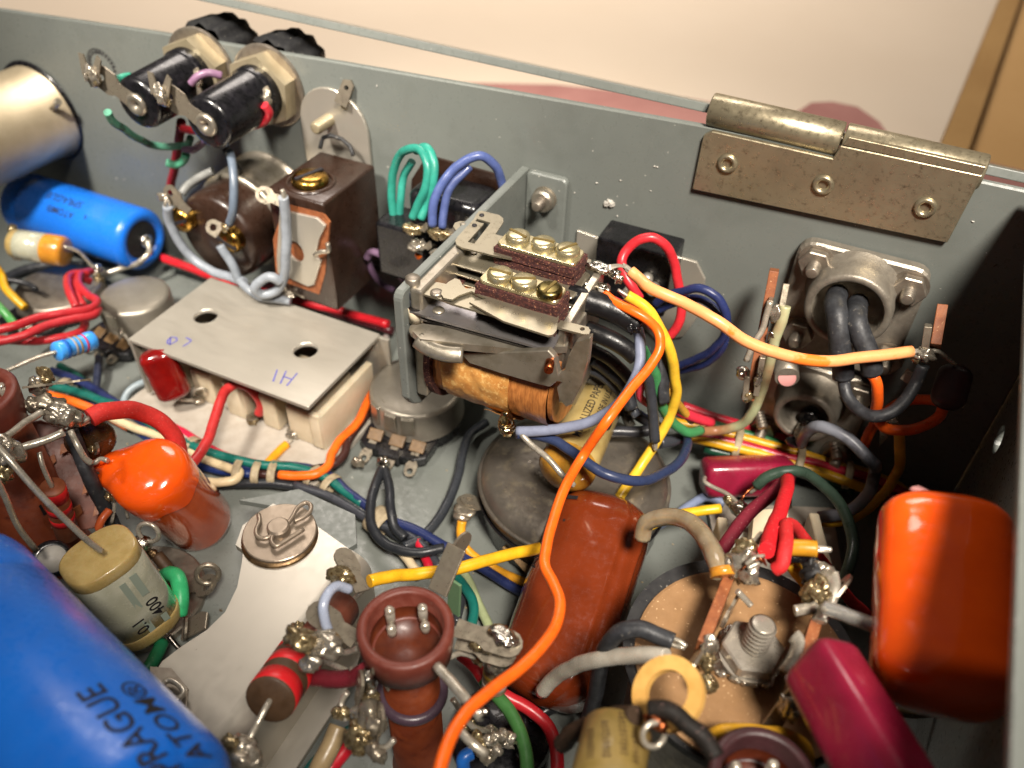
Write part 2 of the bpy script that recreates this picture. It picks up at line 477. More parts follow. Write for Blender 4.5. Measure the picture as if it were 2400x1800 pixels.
def part(name, mb, mats, parent, label=None):
    org = WM[parent.name]
    o = bpy.data.objects.new(name, _mesh(name, mb, mats, org))
    COL.objects.link(o)
    o.parent = parent
    WM[o.name] = org
    if label: o['label'] = label
    return o

def solo(name, mb, mats, label, cat, group=None, kind=None):
    n = len(mb.v)
    org = Vector((sum(v.x for v in mb.v) / n, sum(v.y for v in mb.v) / n, min(v.z for v in mb.v)))
    o = bpy.data.objects.new(name, _mesh(name, mb, mats, org))
    o.location = org * S
    COL.objects.link(o)
    WM[o.name] = org
    if label: o['label'] = label
    if cat: o['category'] = cat
    if group: o['group'] = group
    if kind: o['kind'] = kind
    return o

def setting(name, mb, mats):
    return solo(name, mb, mats, None, None, None, 'structure')

def circ(x, y, r, n=20, ry=None):
    return [(x + r * math.cos(2 * math.pi * i / n), y + (ry or r) * math.sin(2 * math.pi * i / n)) for i in range(n)]

def rrect(x0, y0, x1, y1, r, k=4):
    o = []
    for cx, cy, a in ((x1 - r, y1 - r, 0), (x0 + r, y1 - r, 90), (x0 + r, y0 + r, 180), (x1 - r, y0 + r, 270)):
        for i in range(k + 1):
            t = rad(a + 90 * i / k)
            o.append((cx + r * math.cos(t), cy + r * math.sin(t)))
    return o

def zplate(mb, px, z, th, holes=()):
    """horizontal sheet whose corners lie on the given sight lines at height z"""
    q = [P(a, b, z=z) for a, b in px]
    hs = [[(P(a, b, z=z).x, P(a, b, z=z).y) for a, b in h] for h in holes]
    return mb.plate([(v.x, v.y) for v in q], th, Matrix.Translation((0, 0, z)), hs)

def lettering(body, size, fr, R=None, ext=.02, bold=.0, sx=1.0):
    """printed words as thin flat geometry in a frame; R bends them round a cylinder whose axis runs along the frame's x"""
    c = bpy.data.curves.new('t', 'FONT')
    c.body = body; c.size = size; c.align_x = 'CENTER'; c.align_y = 'CENTER'
    c.offset = bold; c.resolution_u = 3
    o = bpy.data.objects.new('t', c)
    COL.objects.link(o)
    dg = bpy.context.evaluated_depsgraph_get()
    me = bpy.data.meshes.new_from_object(o.evaluated_get(dg))
    bpy.data.objects.remove(o); bpy.data.curves.remove(c)
    b = bmesh.new(); b.from_mesh(me); bpy.data.meshes.remove(me)
    if R:
        bmesh.ops.triangulate(b, faces=b.faces)
        bmesh.ops.subdivide_edges(b, edges=[e for e in b.edges if e.calc_length() > size * .25], cuts=2, use_grid_fill=True)
    mb = MB()
    vs = []
    b.verts.index_update()
    for q in b.verts:
        x, y = q.co.x * sx, q.co.y
        if R: vs.append((x, (R + ext) * math.sin(y / R), (R + ext) * math.cos(y / R) - R))
        else: vs.append((x, y, ext))
    mb.add(vs, [[q.index for q in f.verts] for f in b.faces], False, fr)
    b.free()
    return mb

def pts3(pts):
    """(px, py, height) triples; ('y', v) or ('d', v) as third entry uses a plane or a distance; None is interpolated in distance"""
    ds = []
    for p in pts:
        if p[2] is None: ds.append(None)
        elif isinstance(p[2], tuple): ds.append(dep(P(p[0], p[1], **{p[2][0]: p[2][1]})))
        else: ds.append(dep(P(p[0], p[1], z=p[2])))
    acc = [0]
    for i in range(1, len(pts)): acc.append(acc[-1] + math.hypot(pts[i][0] - pts[i - 1][0], pts[i][1] - pts[i - 1][1]))
    known = [i for i, q in enumerate(ds) if q is not None]
    for i in range(len(ds)):
        if ds[i] is None:
            a = max(k for k in known if k < i); c = min(k for k in known if k > i)
            t = (acc[i] - acc[a]) / max(acc[c] - acc[a], 1e-6)
            ds[i] = ds[a] + (ds[c] - ds[a]) * t
    return [P(p[0], p[1], d=q) for p, q in zip(pts, ds)]

def Y(v): return ('y', v)
def D(v): return ('d', v)

def wire(label, col, pts, r=1.1, cloth=False, name='wire', group=None, cat='wire', m=None, bare=None, flat=1.0, wob=.2, rf=None):
    q = pts3(pts)
    r *= .93
    mb = MB().tube(q, r, 12, 6, flat=flat, wob=wob, rf=rf)
    path = mb.path
    o = solo(name, mb, m or wire_mat(col, cloth), label, cat, group)
    for e in bare or ():
        a, c = (path[0], path[2]) if e == 0 else (path[-1], path[-3])
        dr = (a - c).normalized()
        k = MB()
        for i in range(3):
            off = Vector((random.uniform(-.4, .4), random.uniform(-.4, .4), random.uniform(-.3, .3))) * r
            k.tube([a - dr * .5 + off, a + dr * .8 + off, a + dr * 2.0 + off * .3], r * .3, 6, 3)
        part('bare_end', k, 'lead', o)
    return o
# ================================================================ the setting
# painted chassis: floor sheet, back wall with its gently bowed top edge, side wall with an inward lip
mb = MB().box((-75, -150, -0.75), (460, 320, 1.5))
setting('floor', mb, 'paint')
top = [(-300, 63.0), (-220, 67.5), (-155, 71.4), (-95, 75.2), (-35, 78.2), (20, 80.5), (53, 81.8), (90, 82.7), (128.9, 82.7)]
out = [(-300, 0.0), (128.9, 0.0)] + top[::-1]
mb = MB().plate(out, 1.6, frame((0, 0, 0), (1, 0, 0), (0, -1, 0)), bev=.35)
setting('back_wall', mb, 'paint')
# side wall with a round hole, its top lip turned inwards
hc = P(2340, 1030, x=129)
cy, cz = hc.y, hc.z
mb = MB()
n = 24
ring = [(cy + 3.1 * math.cos(2 * math.pi * i / n), cz + 3.1 * math.sin(2 * math.pi * i / n)) for i in range(n)]
box_ = [(-300, 0), (1.5, 0), (1.5, 82.0), (-300, 82.0)]
b = bmesh.new()
for lp in (box_, ring):
    vv = [b.verts.new((129, p[0], p[1])) for p in lp]
    for i in range(len(vv)): b.edges.new((vv[i], vv[(i + 1) % len(vv)]))
bmesh.ops.triangle_fill(b, use_beauty=True, edges=list(b.edges), normal=(-1, 0, 0))
g = bmesh.ops.extrude_face_region(b, geom=list(b.faces))
for q in [e for e in g['geom'] if isinstance(e, bmesh.types.BMVert)]: q.co.x += 1.6
mb.bm(b)
mb.box((122.6, -161, 82.05), (14.8, 318, 1.5), bev=.4)
setting('side_wall', mb, 'paint')

# table behind the chassis, its edging and the floor beyond
mt = mat('cream_table', '#d6c8b4', .30, col2='#d1c2ad', scale=.004, rvar=.03)
e0, e1 = P(2352, -30, z=-20), P(2205, 330, z=-20)
dirv = (e0 - e1).normalized()
nx = Vector((dirv.y, -dirv.x, 0))
far, near = e1 + dirv * 1600, e1 - dirv * 700
zt = Vector((0, 0, 0))
tb = [(far.x, far.y), (far.x - 2500, far.y), (near.x - 2500, near.y), (near.x, near.y)]
setting('table', MB().plate(tb, 18, Matrix.Translation((0, 0, -20))), mt)
me_ = mat('tan_edging', '#a98654', .45, col2='#9d7a4a', scale=.01)
w = nx * 13
eb = [(near.x + w.x, near.y + w.y), (far.x + w.x, far.y + w.y), (far.x + nx.x * .3, far.y + nx.y * .3), (near.x + nx.x * .3, near.y + nx.y * .3)]
setting('table_edging', MB().plate(eb, 17, Matrix.Translation((0, 0, -20.5))), me_)
mf = mat('tan_board', '#c09a66', .5, col2='#b8925e', scale=.006)
w2 = nx * 900; w1 = nx * 13.5
fb = [(near.x + w2.x, near.y + w2.y), (far.x + w2.x, far.y + w2.y), (far.x + w1.x, far.y + w1.y), (near.x + w1.x, near.y + w1.y)]
setting('background_floor', MB().plate(fb, 10, Matrix.Translation((0, 0, -26))), mf)
# the cream room wall further back, above the top edge of the view
setting('room_wall', MB().box((-400, 1010, 500), (2600, 20, 1040)), mt)
# added flat sheet, coloured as the pink reflection and lid shade on the table
mp_ = mat('pink_reflection_sheet', '#a2736b', .9, col2='#94655e', scale=.02)
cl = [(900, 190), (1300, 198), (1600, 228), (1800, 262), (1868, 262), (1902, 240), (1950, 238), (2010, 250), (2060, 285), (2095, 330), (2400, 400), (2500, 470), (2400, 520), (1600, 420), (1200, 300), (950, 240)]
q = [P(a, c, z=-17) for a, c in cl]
solo('pink_reflection_sheet', MB().plate([(v.x, v.y) for v in q][::-1], 2.9, Matrix.Translation((0, 0, -17))), mp_, 'dusky pink sheet standing in for the reflection and lid shade on the table behind the lid edge', 'cloth')  # not a cloth: added sheet standing in for the reflection and lid shade

# ================================================================ lid (seen edge on) and hinge
a, c = P(480, -12, y=4.2), P(2440, 416, y=4.2)
lid = MB()
slope = -.412
ex = (c - a).normalized()
l0, l1 = a - ex * 60, c + ex * 20
dn = Vector((0, 1, slope)).normalized()
up = ex.cross(dn).normalized()
if up.z < 0: up = -up
fr = Matrix((ex, dn, up)).transposed().to_4x4(); fr.translation = (l0 + l1) / 2
lid.box((0, 27, -.7), ((l1 - l0).length, 54, 1.8), fr, bev=.2)
solo('lid', lid, 'paint', 'thin grey blue lid sheet seen edge on behind the hinge and back wall', 'lid')

h = thing('hinge', 'large dull nickel butt hinge riveted to the top of the back wall', 'hinge', (80, -1, 75))
def wp(px, py, y=-1.3): v = P(px, py, y=y); return (v.x, v.z)
leaf_o = [wp(1622, 444), wp(2220, 570), wp(2303, 412), wp(1970, 342), wp(1952, 372), wp(1668, 308), wp(1648, 318)]
F_w = frame((0, -1.3, 0), (1, 0, 0), (0, -1, 0))
mb = MB().plate(leaf_o, 1.25, F_w, bev=.18)
part('leaf', mb, 'nickel', h)
k0, k1, k2, k3 = P(1666, 256, y=2.3), P(1972, 327, y=2.3), P(1977, 328, y=2.3), P(2306, 404, y=2.3)
axk = (k3 - k0).normalized()
for a, c in ((k0, k1), (k2, k3)):
    L = (c - a).length
    mb = MB().lathe(a, axk, [(0, 1.2), (0, 3.1), (.25, 3.35), (L - .25, 3.35), (L, 3.1), (L, 1.2)], 36)
    part('knuckle', mb, 'nickel', h)
# the long knuckle is the leaf rolled over: a tangent web joins them
web = [wp(1975, 340), wp(2300, 411), wp(2311, 392), wp(1990, 322)]
part('rolled_web', MB().plate(web, 1.2, F_w, bev=.1), 'nickel', h)
part('pin', MB().cyl(k0 - axk * .15, k3 + axk * .15, 1.25, n=16), 'steel', h)
for px, py in ((1705, 383), (1929, 433), (2169, 486)):
    p = P(px, py, y=-1.4)
    rv = MB().lathe(p, (0, -1, 0), [(0, 2.1), (.45, 2.0), (.7, 1.6), (.6, 1.25), (.1, .95), (-.9, .8), (-.9, 0)], 24)
    part('rivet', rv, 'nickel', h)

# ================================================================ cable connectors on the back wall
def bolt_nut(root, p, ax, af=6.0, L=3.4, r=1.45, mn='oldnickel', nut_h=2.0):
    p = Vector(p); ax = Vector(ax).normalized()
    n = part('nut', MB().lathe(p, ax, [(0, af * .62), (.35, af * .62), (.35, r)], 20, smooth=False).hexnut(p + ax * .36, ax, af, nut_h), mn, root)
    part('bolt', MB().thread(p + ax * nut_h * .8, p + ax * (nut_h + L), r), mn, n)
    return n

def connector(name, label, cx, cz, w, hgt, th, R, Ri, L, mn, nuts, rimc=None, tilt=0):
    t = thing(name, label, 'connector', (cx, 0, cz), 'cable connectors on the back wall')
    mb = MB().plate(rrect(cx - w / 2, cz - hgt / 2, cx + w / 2, cz + hgt / 2, 3.2), th, frame((0, -th - .05, 0), (1, 0, 0), (0, -1, 0)), bev=.5)
    part('flange', mb, mn, t)
    ctr = Vector((cx, 0, rimc if rimc else cz))
    ax = Vector((0, -1, tilt)).normalized()
    sh = MB().lathe(ctr + Vector((0, -th + .2, 0)), ax, [(0, R + 1.3), (1.2, R + .6), (3, R + .15), (L - .5, R), (L, R - .35), (L + .05, Ri + .3), (L - .4, Ri), (1.0, Ri), (1.0, 0)], 40)
    part('shell', sh, mn, t)
    for x, z in nuts:
        bolt_nut(t, (x, -th - .1, z), (0, -1, 0))
    return t
v = P(1990, 728, y=-14)
connector('cable_connector', 'dusty cast cable connector with two black leads, below the hinge', 92.4, 49.5, 26.4, 28.5, 3.0, 8.6, 6.9, 7.6, 'cast',
          [(P(*q, y=-3.2).x, P(*q, y=-3.2).z) for q in ((1913, 612), (2133, 672), (1872, 776), (2078, 836))], rimc=P(1988, 732, y=-10.5).z)
v = P(1888, 982, y=-13)
connector('cable_connector', 'smaller pale cable connector with one grey lead, under the dusty one', 91.5, 19.8, 26, 25.5, 2.6, 7.0, 5.4, 7.2, 'cast',
          [(P(*q, y=-3.0).x, P(*q, y=-3.0).z) for q in ((2012, 925), (1788, 1000), (1962, 1062))], rimc=P(1888, 984, y=-9.7).z)
# ================================================================ parts along the back wall
X, YV, Z = Vector((1, 0, 0)), Vector((0, 1, 0)), Vector((0, 0, 1))

def lug(root, base, dr, nrm, L, w, hole=.55, m='lug', name='solder_lug', twist=0, th=.45):
    """flat tinned terminal with a hole near its rounded tip"""
    dr = Vector(dr).normalized()
    out = [(0, -w * .35), (L * .35, -w * .3), (L * .5, -w / 2)] + [(L - w / 2 + w / 2 * math.sin(rad(t)), -w / 2 * math.cos(rad(t))) for t in (0, 30, 60, 90, 120, 150, 180)] + [(L * .5, w / 2), (L * .35, w * .3), (0, w * .35)]
    fr = frame(base, dr, nrm)
    if twist: fr = fr @ Matrix.Rotation(rad(twist), 4, 'X')
    return part(name, MB().plate(out, th, fr, [circ(L - w / 2, 0, hole, 12)] if hole else ()), m, root)

def joint(root, c, r, m='solder', amp=.25, n=1, spread=1.0):
    mb = MB()
    for i in range(n):
        o = Vector((random.uniform(-1, 1), random.uniform(-1, 1), random.uniform(-.7, .7))) * (spread * .75 if i else 0)
        k = 1 if i == 0 else random.uniform(.4, .85)
        rr = r if hasattr(r, '__len__') else (r, r * .85, r)
        mb.blob(Vector(c) + o, tuple(q * k for q in rr), amp, 2)
    return part('solder_joint', mb, m, root)

def fuse_holder(px, label, dx, dz):
    p = P(px[0], px[1], y=-2); cx, cz = p.x + dx, p.z + dz
    t = thing('fuse_holder', label, 'fuse holder', (cx, 0, cz), 'fuse holders through the back wall')
    o = Vector((cx, 0, cz)); ax = Vector((.03, -1, -.02)).normalized()
    part('washer', MB().lathe(o, ax, [(.05, 10.7), (.9, 10.7), (1.0, 10.3), (1.0, 7)], 40, smooth=False), 'oldnickel', t)
    part('nut', MB().hexnut(o + ax * 1.0, ax, 16.4, 4.2, 7.0, x=(1, 0, .4)), 'nickelpale', t)
    body = [(5.0, 6.9)]
    for i in range(4): body += [(5.2 + i * .8, 7.2), (5.6 + i * .8, 6.8)]
    body += [(8.6, 6.7), (23.6, 6.5), (24.6, 6.1), (24.9, 5.3), (24.9, 0)]
    part('body', MB().lathe(o, ax, body, 36), 'black', t)
    tip = o + ax * 25
    part('tip_eyelet', MB().lathe(tip, ax, [(0, 2.9), (.7, 2.8), (1.0, 2.2), (.8, 1.3), (.2, .9), (-.3, 0)], 24), 'steel', t)
    d = Vector((-.86, -.12, .5)).normalized()
    n = Vector((.1, -1, .1))
    s = tip + ax * .15 + d * 1.5
    e = lug(t, s, d, n, 12.0, 6.2, .8, 'lug')
    tp = s + d * 11
    j = joint(t, tp + Vector((.3, -.6, -.4)), (1.5, 1.0, 2.2), 'solder', .4, 4, 1.8)
    joint(t, tp + Vector((1.4, -.5, -1.8)), (1.0, .8, 1.2), 'flux', .35, 2, .6)
    wings = MB()
    for k in (-1, 1):
        q = tp + Vector((k * 1.8, -.2, .8))
        wings.plate([(-1.6, -1.2), (3.2, -.9), (3.8, .6), (-1.2, 1.3)], .4, frame(q, (k * .3, -.2, 1), (0, -1, .3)))
    part('lug_wing', wings, 'lug', t)
    # side terminal with its bent clip
    s2 = o + ax * 9 + Vector((6.3, 0, .6))
    c = MB().tube([s2 + Vector((-.6, 0, 3.2)), s2 + Vector((.5, -.6, 2.5)), s2 + Vector((.2, -1.2, .5)), s2 + Vector((.9, -1.8, -2.5)), s2 + Vector((.2, -1.6, -5.2))], 1.0, 8, 4, flat=.4)
    part('side_lug', c, 'lug', t)
    joint(t, s2 + Vector((.8, -1.2, 1.0)), (.9, .8, 1.5), 'solder', .3, 2, .8)
    # fluted cap on the outside
    cap = MB()
    n_ = 48
    rows = []
    for yy, k in ((1.7, 1.0), (3, 1.06), (11.5, 1.0), (14.5, .9), (15.5, .7), (15.6, 0.05)):
        rows.append([(cx + (9.0 + (.55 * math.cos(12 * 2 * math.pi * i / n_))) * k * math.cos(2 * math.pi * i / n_), yy, cz + 1.5 + (9.0 + (.55 * math.cos(12 * 2 * math.pi * i / n_))) * k * math.sin(2 * math.pi * i / n_)) for i in range(n_)])
    vs = [q for r in rows for q in r]
    fs = [(k * n_ + i, k * n_ + (i + 1) % n_, (k + 1) * n_ + (i + 1) % n_, (k + 1) * n_ + i) for k in range(len(rows) - 1) for i in range(n_)]
    part('outer_cap', cap.add(vs, fs, True), 'blackmatte', t)
    return t
fuse_holder((455, 128), 'black fuse holder with hex nut, the left one under the black cap', .4, -4.0)
fuse_holder((622, 192), 'black fuse holder with hex nut, beside the oval metal plate', -.3, -1.6)

# round stamp printed on the wall left of the fuse holders
st = P(238, 152, y=-.03)
stamp = MB()
for i in range(15):
    a = rad(190 - i * 13.5)
    q = Vector((st.x + 4.6 * math.cos(a), -.03, st.z - 1 + 4.6 * math.sin(a)))
    fr_ = frame(q, (math.sin(a), 0, -math.cos(a)), (0, -1, 0))
    w_ = random.uniform(.3, .55)
    stamp.plate([(-w_, -.55), (w_, -.45), (w_ * .8, .5), (-w_ * .7, .6)], .03, fr_)
for i in range(26):
    a0, a1 = rad(200 - i * 7.2), rad(200 - (i + 1) * 7.2)
    stamp.add([(st.x + r * math.cos(a), -.04, st.z - 1 + r * math.sin(a)) for r, a in ((5.6, a0), (5.6, a1), (5.3, a1), (5.3, a0))], [(0, 1, 2, 3)])
solo('ink_stamp', stamp, 'ink', 'smudged black round ink stamp on the wall left of the fuse holders', 'stamp')

# nickel can at the far left
t = thing('metal_can', 'pale gold nickel can cropped by the left edge above the blue capacitor', 'can', (-152, 0, 42))
o = Vector((-151.5, 0, 41.5))
part('shell', MB().lathe(o, (.0, -1, 0.02), [(0, 15), (.8, 15), (1.0, 14.2), (31, 14.0), (33, 13.2), (33.3, 11.5), (32, 10.8), (32, 0)], 48), 'goldcan', t)
q = P(132, 240, y=-6)
part('locating_pin', MB().cyl(q + Vector((-2.6, 0, -2.4)), q + Vector((1.2, 0, .6)), 1.0, n=14), 'steel', t)
q = P(10, 195, y=-8)
part('side_strap', MB().box((q.x, q.y - 6, q.z), (9, 18, 2.0), bev=.5), 'goldcan', t)
part('black_base', MB().lathe((-151.5, 0, 41.5), (0, -1, 0), [(.1, 15.6), (.9, 15.4), (.9, 14)], 40), 'black', t)

# ---------------------------------------------------------------- blue electrolytic, upper left
def electrolytic(name, label, a, b, R, rin, text_up, lines, tsize, tpos, spin):
    a, b = Vector(a), Vector(b)
    L = (b - a).length; ax = (b - a).normalized()
    t = thing(name, label, 'capacitor', (a + b) / 2 - Vector((0, 0, R)), 'blue axial capacitors')
    k = R / 9
    pr = [(0, 0), (0, R - 2.2 * k), (.3 * k, R - 1.0 * k), (1.4 * k, R - .15 * k), (2.4 * k, R), (6.2 * k, R), (6.9 * k, R - .45 * k), (7.7 * k, R), (L - 2.4 * k, R), (L - 1.2 * k, R - .25 * k), (L - .3 * k, R - 1.1 * k), (L, R - 2.0 * k), (L - .1 * k, rin + .5), (L - .9 * k, rin), (L - 1.0 * k, rin - .1)]
    pr = pr[:5] + pr[5:8] + pr[8:]
    part('sleeve', MB().lathe(a, ax, pr, 56), 'blue', t)
    part('end_seal', MB().lathe(b - ax * 1.0 * k, ax, [(0, rin + .2), (.05, rin * .5), (.25, rin * .28), (.5, 1.0), (.6, 0)], 36), 'blackmatte', t)
    up = Vector(text_up); up = (up - ax * up.dot(ax)).normalized()
    for i, (s, off, sz, dx) in enumerate(lines):
        u = up.copy(); u.rotate(Matrix.Rotation(rad(off), 3, ax))
        fr = frame(a + ax * (L * tpos + dx) + u * R, ax * spin, u)
        part('printed_word', lettering(s, sz, fr, R, ext=.04, bold=.02), 'ink', t)
    return t
t = electrolytic('electrolytic_capacitor', 'blue sleeved capacitor with black printing lying under the gold can', (-158, -13.4, 14.6), (-106.8, -13.4, 14.6), 9.7, 6.0,
                 (0, -.62, .85), [("SPRAGUE", -16, 3.6, 0), ("ATOM\u00ae", 8, 3.0, 1), ("a", 5, 2.6, 11)], 3.5, .50, -1)
b0 = Vector((-106.9, -13, 14))
lead = MB().tube([b0, b0 + Vector((1.4, -.3, .4)), b0 + Vector((2.4, -1.2, -1.0)), P(350, 590, x=-103.5), P(330, 612, x=-104.5), P(288, 628, z=8), P(245, 642, z=7)], .85, 8, 5)
part('lead', lead, 'lead', t)
part('weld_bead', MB().blob(b0 + Vector((.4, 0, .3)), (1.3, 2.2, 2.2), .12), 'solderbright', t)

# ---------------------------------------------------------------- bakelite screw socket
t = thing('bakelite_socket', 'round brown bakelite socket with brass screws and threaded metal collar', 'socket', (-66, 0, 33))
c0 = Vector((-64.5, 0, 33.5)); ax = Vector((0, -1, 0))
pr = [(0, 14.6), (1.0, 14.6), (1.2, 13.4)]
for i in range(6): pr += [(2 + i * 1.6, 13.9), (2.8 + i * 1.6, 13.1)]
pr += [(12.0, 13.6), (13.5, 13.9), (13.6, 12)]
part('threaded_collar', MB().lathe(c0, ax, pr, 48), 'steel', t)
part('body', MB().lathe(c0, ax, [(9, 12.6), (21.5, 12.6), (23.2, 12.2), (24.0, 11.2), (24.0, 0)], 48), 'bakelite', t)
for px, ang, d in (((432, 512), 25, 0), ((545, 560), -20, 0)):
    p = P(px[0], px[1], y=-25)
    s = part('terminal_screw', MB().lathe(p, ax, [(-1.5, 3.6), (.6, 3.6), (1.9, 3.2), (2.4, 2.2), (2.5, 0)], 26), 'brass', t)
    part('screw_slot', MB().box((0, 0, 0), (6.0, .9, .7), frame(p + ax * 2.35, (math.cos(rad(ang)), 0, math.sin(rad(ang))), ax)), 'ink', s)
lug(t, P(440, 500, y=-26), (-.75, -.1, .66), (.1, -1, .3), 9, 4.4, .9, 'lug')
lug(t, P(552, 560, y=-26), (-.85, -.2, .35), (.2, -.8, .6), 9, 4.2, 1.0, 'lug')
joint(t, P(382, 462, y=-27), (1.8, .9, 1.2), 'solder', .25, 2, 1.0)
joint(t, P(527, 535, y=-27.5), (1.0, .8, 1.2), 'flux', .3, 2, .6)

# ---------------------------------------------------------------- oval plate and toggle block
def wpl(px, py, y): v = P(px, py, y=y); return (v.x, v.z)
t = thing('toggle_block', 'dark brown bakelite switch block with brass screw and slotted metal plate', 'switch', (-34, -2, 25))
part('block', MB().box((-34.3, -14.2, 39.2), (16.8, 22.6, 31.5), bev=.8, seg=3), 'bakelite', t)
p = P(727, 425, z=55.2)
part('screw_recess', MB().lathe(p, Z, [(-.15, 6.3), (.25, 6.1), (.3, 5.4), (-.12, 5.2)], 32), 'bakelite', t)
s = part('brass_screw', MB().lathe(p, Z, [(0, 4.6), (1.0, 4.6), (1.7, 3.9), (2.0, 2.5), (2.1, 0)], 30), 'brass', t)
part('screw_slot', MB().box((0, 0, 0), (7.8, 1.0, .6), frame(p + Z * 1.95, (.35, 1, 0), Z)), 'ink', s)
y_ = -26.4
pl = [wpl(*q, y_) for q in ((655, 492), (742, 512), (762, 530), (748, 560), (738, 600), (752, 612), (735, 668), (722, 672), (650, 640), (648, 600))]
part('fibre_backing', MB().plate([wpl(*q, y_ + .7) for q in ((668, 478), (755, 500), (772, 522), (762, 640), (748, 690), (648, 655), (640, 560))][::-1], .7, frame((0, y_ + .7, 0), (1, 0, 0), (0, -1, 0))), 'fibre', t)
hc_ = P(693, 590, y=y_)
part('front_plate', MB().plate(pl[::-1], .8, frame((0, y_, 0), (1, 0, 0), (0, -1, 0)), [circ(hc_.x, hc_.z, 2.4, 18, 3.0)], bev=.1), 'alu', t)
lug(t, P(660, 472, y=-27), (-.8, -.3, .3), (.2, -.8, .6), 7, 4.0, 1.1, 'lug')
part('spring_clip', MB().tube([P(738, 598, y=-27.5), P(752, 590, y=-27.5), P(770, 588, y=-27), P(768, 570, y=-27)], .6, 8, 4), 'steel', t)
bt = P(688, 672, y=-24)
part('lower_lug', MB().box((0, 0, 0), (9, 3.5, .5), frame(bt, (1, -.2, .2), (.1, -.5, 1)), bev=.1), 'lug', t)
joint(t, P(672, 690, y=-26), (2.2, 1.2, 1.0), 'solder', .3, 2, 1.2)
part('wire_clip', MB().tube([P(750, 348, y=-6), P(758, 322, y=-5), P(820, 342, y=-4), P(828, 365, y=-5)], .55, 8, 3), 'blackmatte', t)

t = thing('oval_plate', 'upright oval aluminium plate screwed to the wall behind the brown block', 'plate', (-32, 0, 40))
cx, cz = P(782, 300, y=-1).x, P(782, 300, y=-1).z
x0 = P(707, 300, y=-1).x; hw = cx - x0
ol = [(cx + hw * math.cos(rad(a)), cz + hw * math.sin(rad(a))) for a in range(0, 181, 10)] + [(cx - hw, cz - 34), (cx + hw, cz - 34)]
part('plate', MB().plate(ol, 1.0, frame((0, -1.05, 0), (1, 0, 0), (0, -1, 0)), bev=.2), 'alu', t)
p = P(772, 280, y=-1)
part('bolt', MB().thread(p, p + Vector((0, -6.2, 0)), 1.7, .8), 'nickelpale', t)
part('wall_lug', MB().plate([(-1.6, -3), (1.8, -3), (1.6, 2.6), (.4, 3.6), (-1.4, 2.8)], .7, frame(P(806, 218, y=-2.0), (.9, -.3, -.2), (.2, -1, .3)), [circ(.1, 1.4, .6, 10)]), 'lug', t)

# ---------------------------------------------------------------- black jack with the green and blue wires
t = thing('wall_jack', 'black jack on a brown fibre plate fed by green and blue wire loops', 'jack', (-12, 0, 30))
fpl = [wpl(*q, -.9) for q in ((1000, 365), (1172, 412), (1165, 580), (960, 560), (965, 420))]
part('fibre_plate', MB().plate(fpl[::-1], .8, frame((0, -.95, 0), (1, 0, 0), (0, -1, 0))), 'bakelite', t)
c_ = P(1062, 470, y=-6)
part('body', MB().box((c_.x + 1, -7.5, c_.z - 5), (19, 12.5, 19), bev=2.2, seg=4), 'black', t)
part('front_boss', MB().box((c_.x - 8, -13.5, c_.z - 11), (14, 10, 15), bev=.8, seg=2), 'black', t)
for px, py, w_ in ((968, 536, 2.4), (1030, 548, 2.6), (978, 578, 2.2), (1028, 598, 2.2)):
    p = P(px, py, y=-20)
    part('terminal', MB().box((0, 0, 0), (3.6, 4.6, .6), frame(p + Vector((1.2, 2, -.3)), (1, 0, .25), (0, .35, 1)), bev=.12), 'lug', t)
    joint(t, p, (w_, w_ * .6, w_ * .55), 'flux' if py in (536, 548) else 'solder', .25, 3, 1.3)
    part('terminal_wing', MB().plate([(-.4, -.8), (1.3, -.7), (1.6, .8), (-.4, .9)], .4, frame(p + Vector((3.0, -.3, 1.0)), (.6, -.2, .8), (-.5, -.8, .3))), 'steel', t)

# ---------------------------------------------------------------- black slide switch right of the relay
t = thing('wall_switch', 'black block switch on a grey metal plate behind the red wire loop', 'switch', (34, 0, 40))
o2 = [wpl(*q, -1.0) for q in ((1352, 540), (1412, 562), (1410, 600), (1560, 625), (1575, 598), (1632, 615), (1652, 655), (1645, 730), (1600, 790), (1540, 800), (1500, 760), (1340, 680))]
part('mounting_plate', MB().plate(o2[::-1], .9, frame((0, -1.0, 0), (1, 0, 0), (0, -1, 0)), bev=.15), 'alu', t)
p0, p1, p2 = P(1408, 556, y=-9), P(1588, 596, y=-9), P(1400, 690, y=-9)
part('body', MB().box(((p0.x + p1.x) / 2 - .5, -5.6, (p0.z + p2.z) / 2), (p1.x - p0.x, 9, 16.5), bev=.5), 'black', t)
part('fibre_edge', MB().box((P(1500, 548, y=-2).x, -2.0, P(1500, 548, y=-2).z + .2), (6.5, 2, 1.6)), 'fibre', t)
for px, py in ((1512, 660), (1528, 682), (1470, 690)):
    q = P(px, py, y=-12)
    part('terminal', MB().cyl(q + Vector((0, 2, 0)), q, 1.4, n=14), 'alu', t)
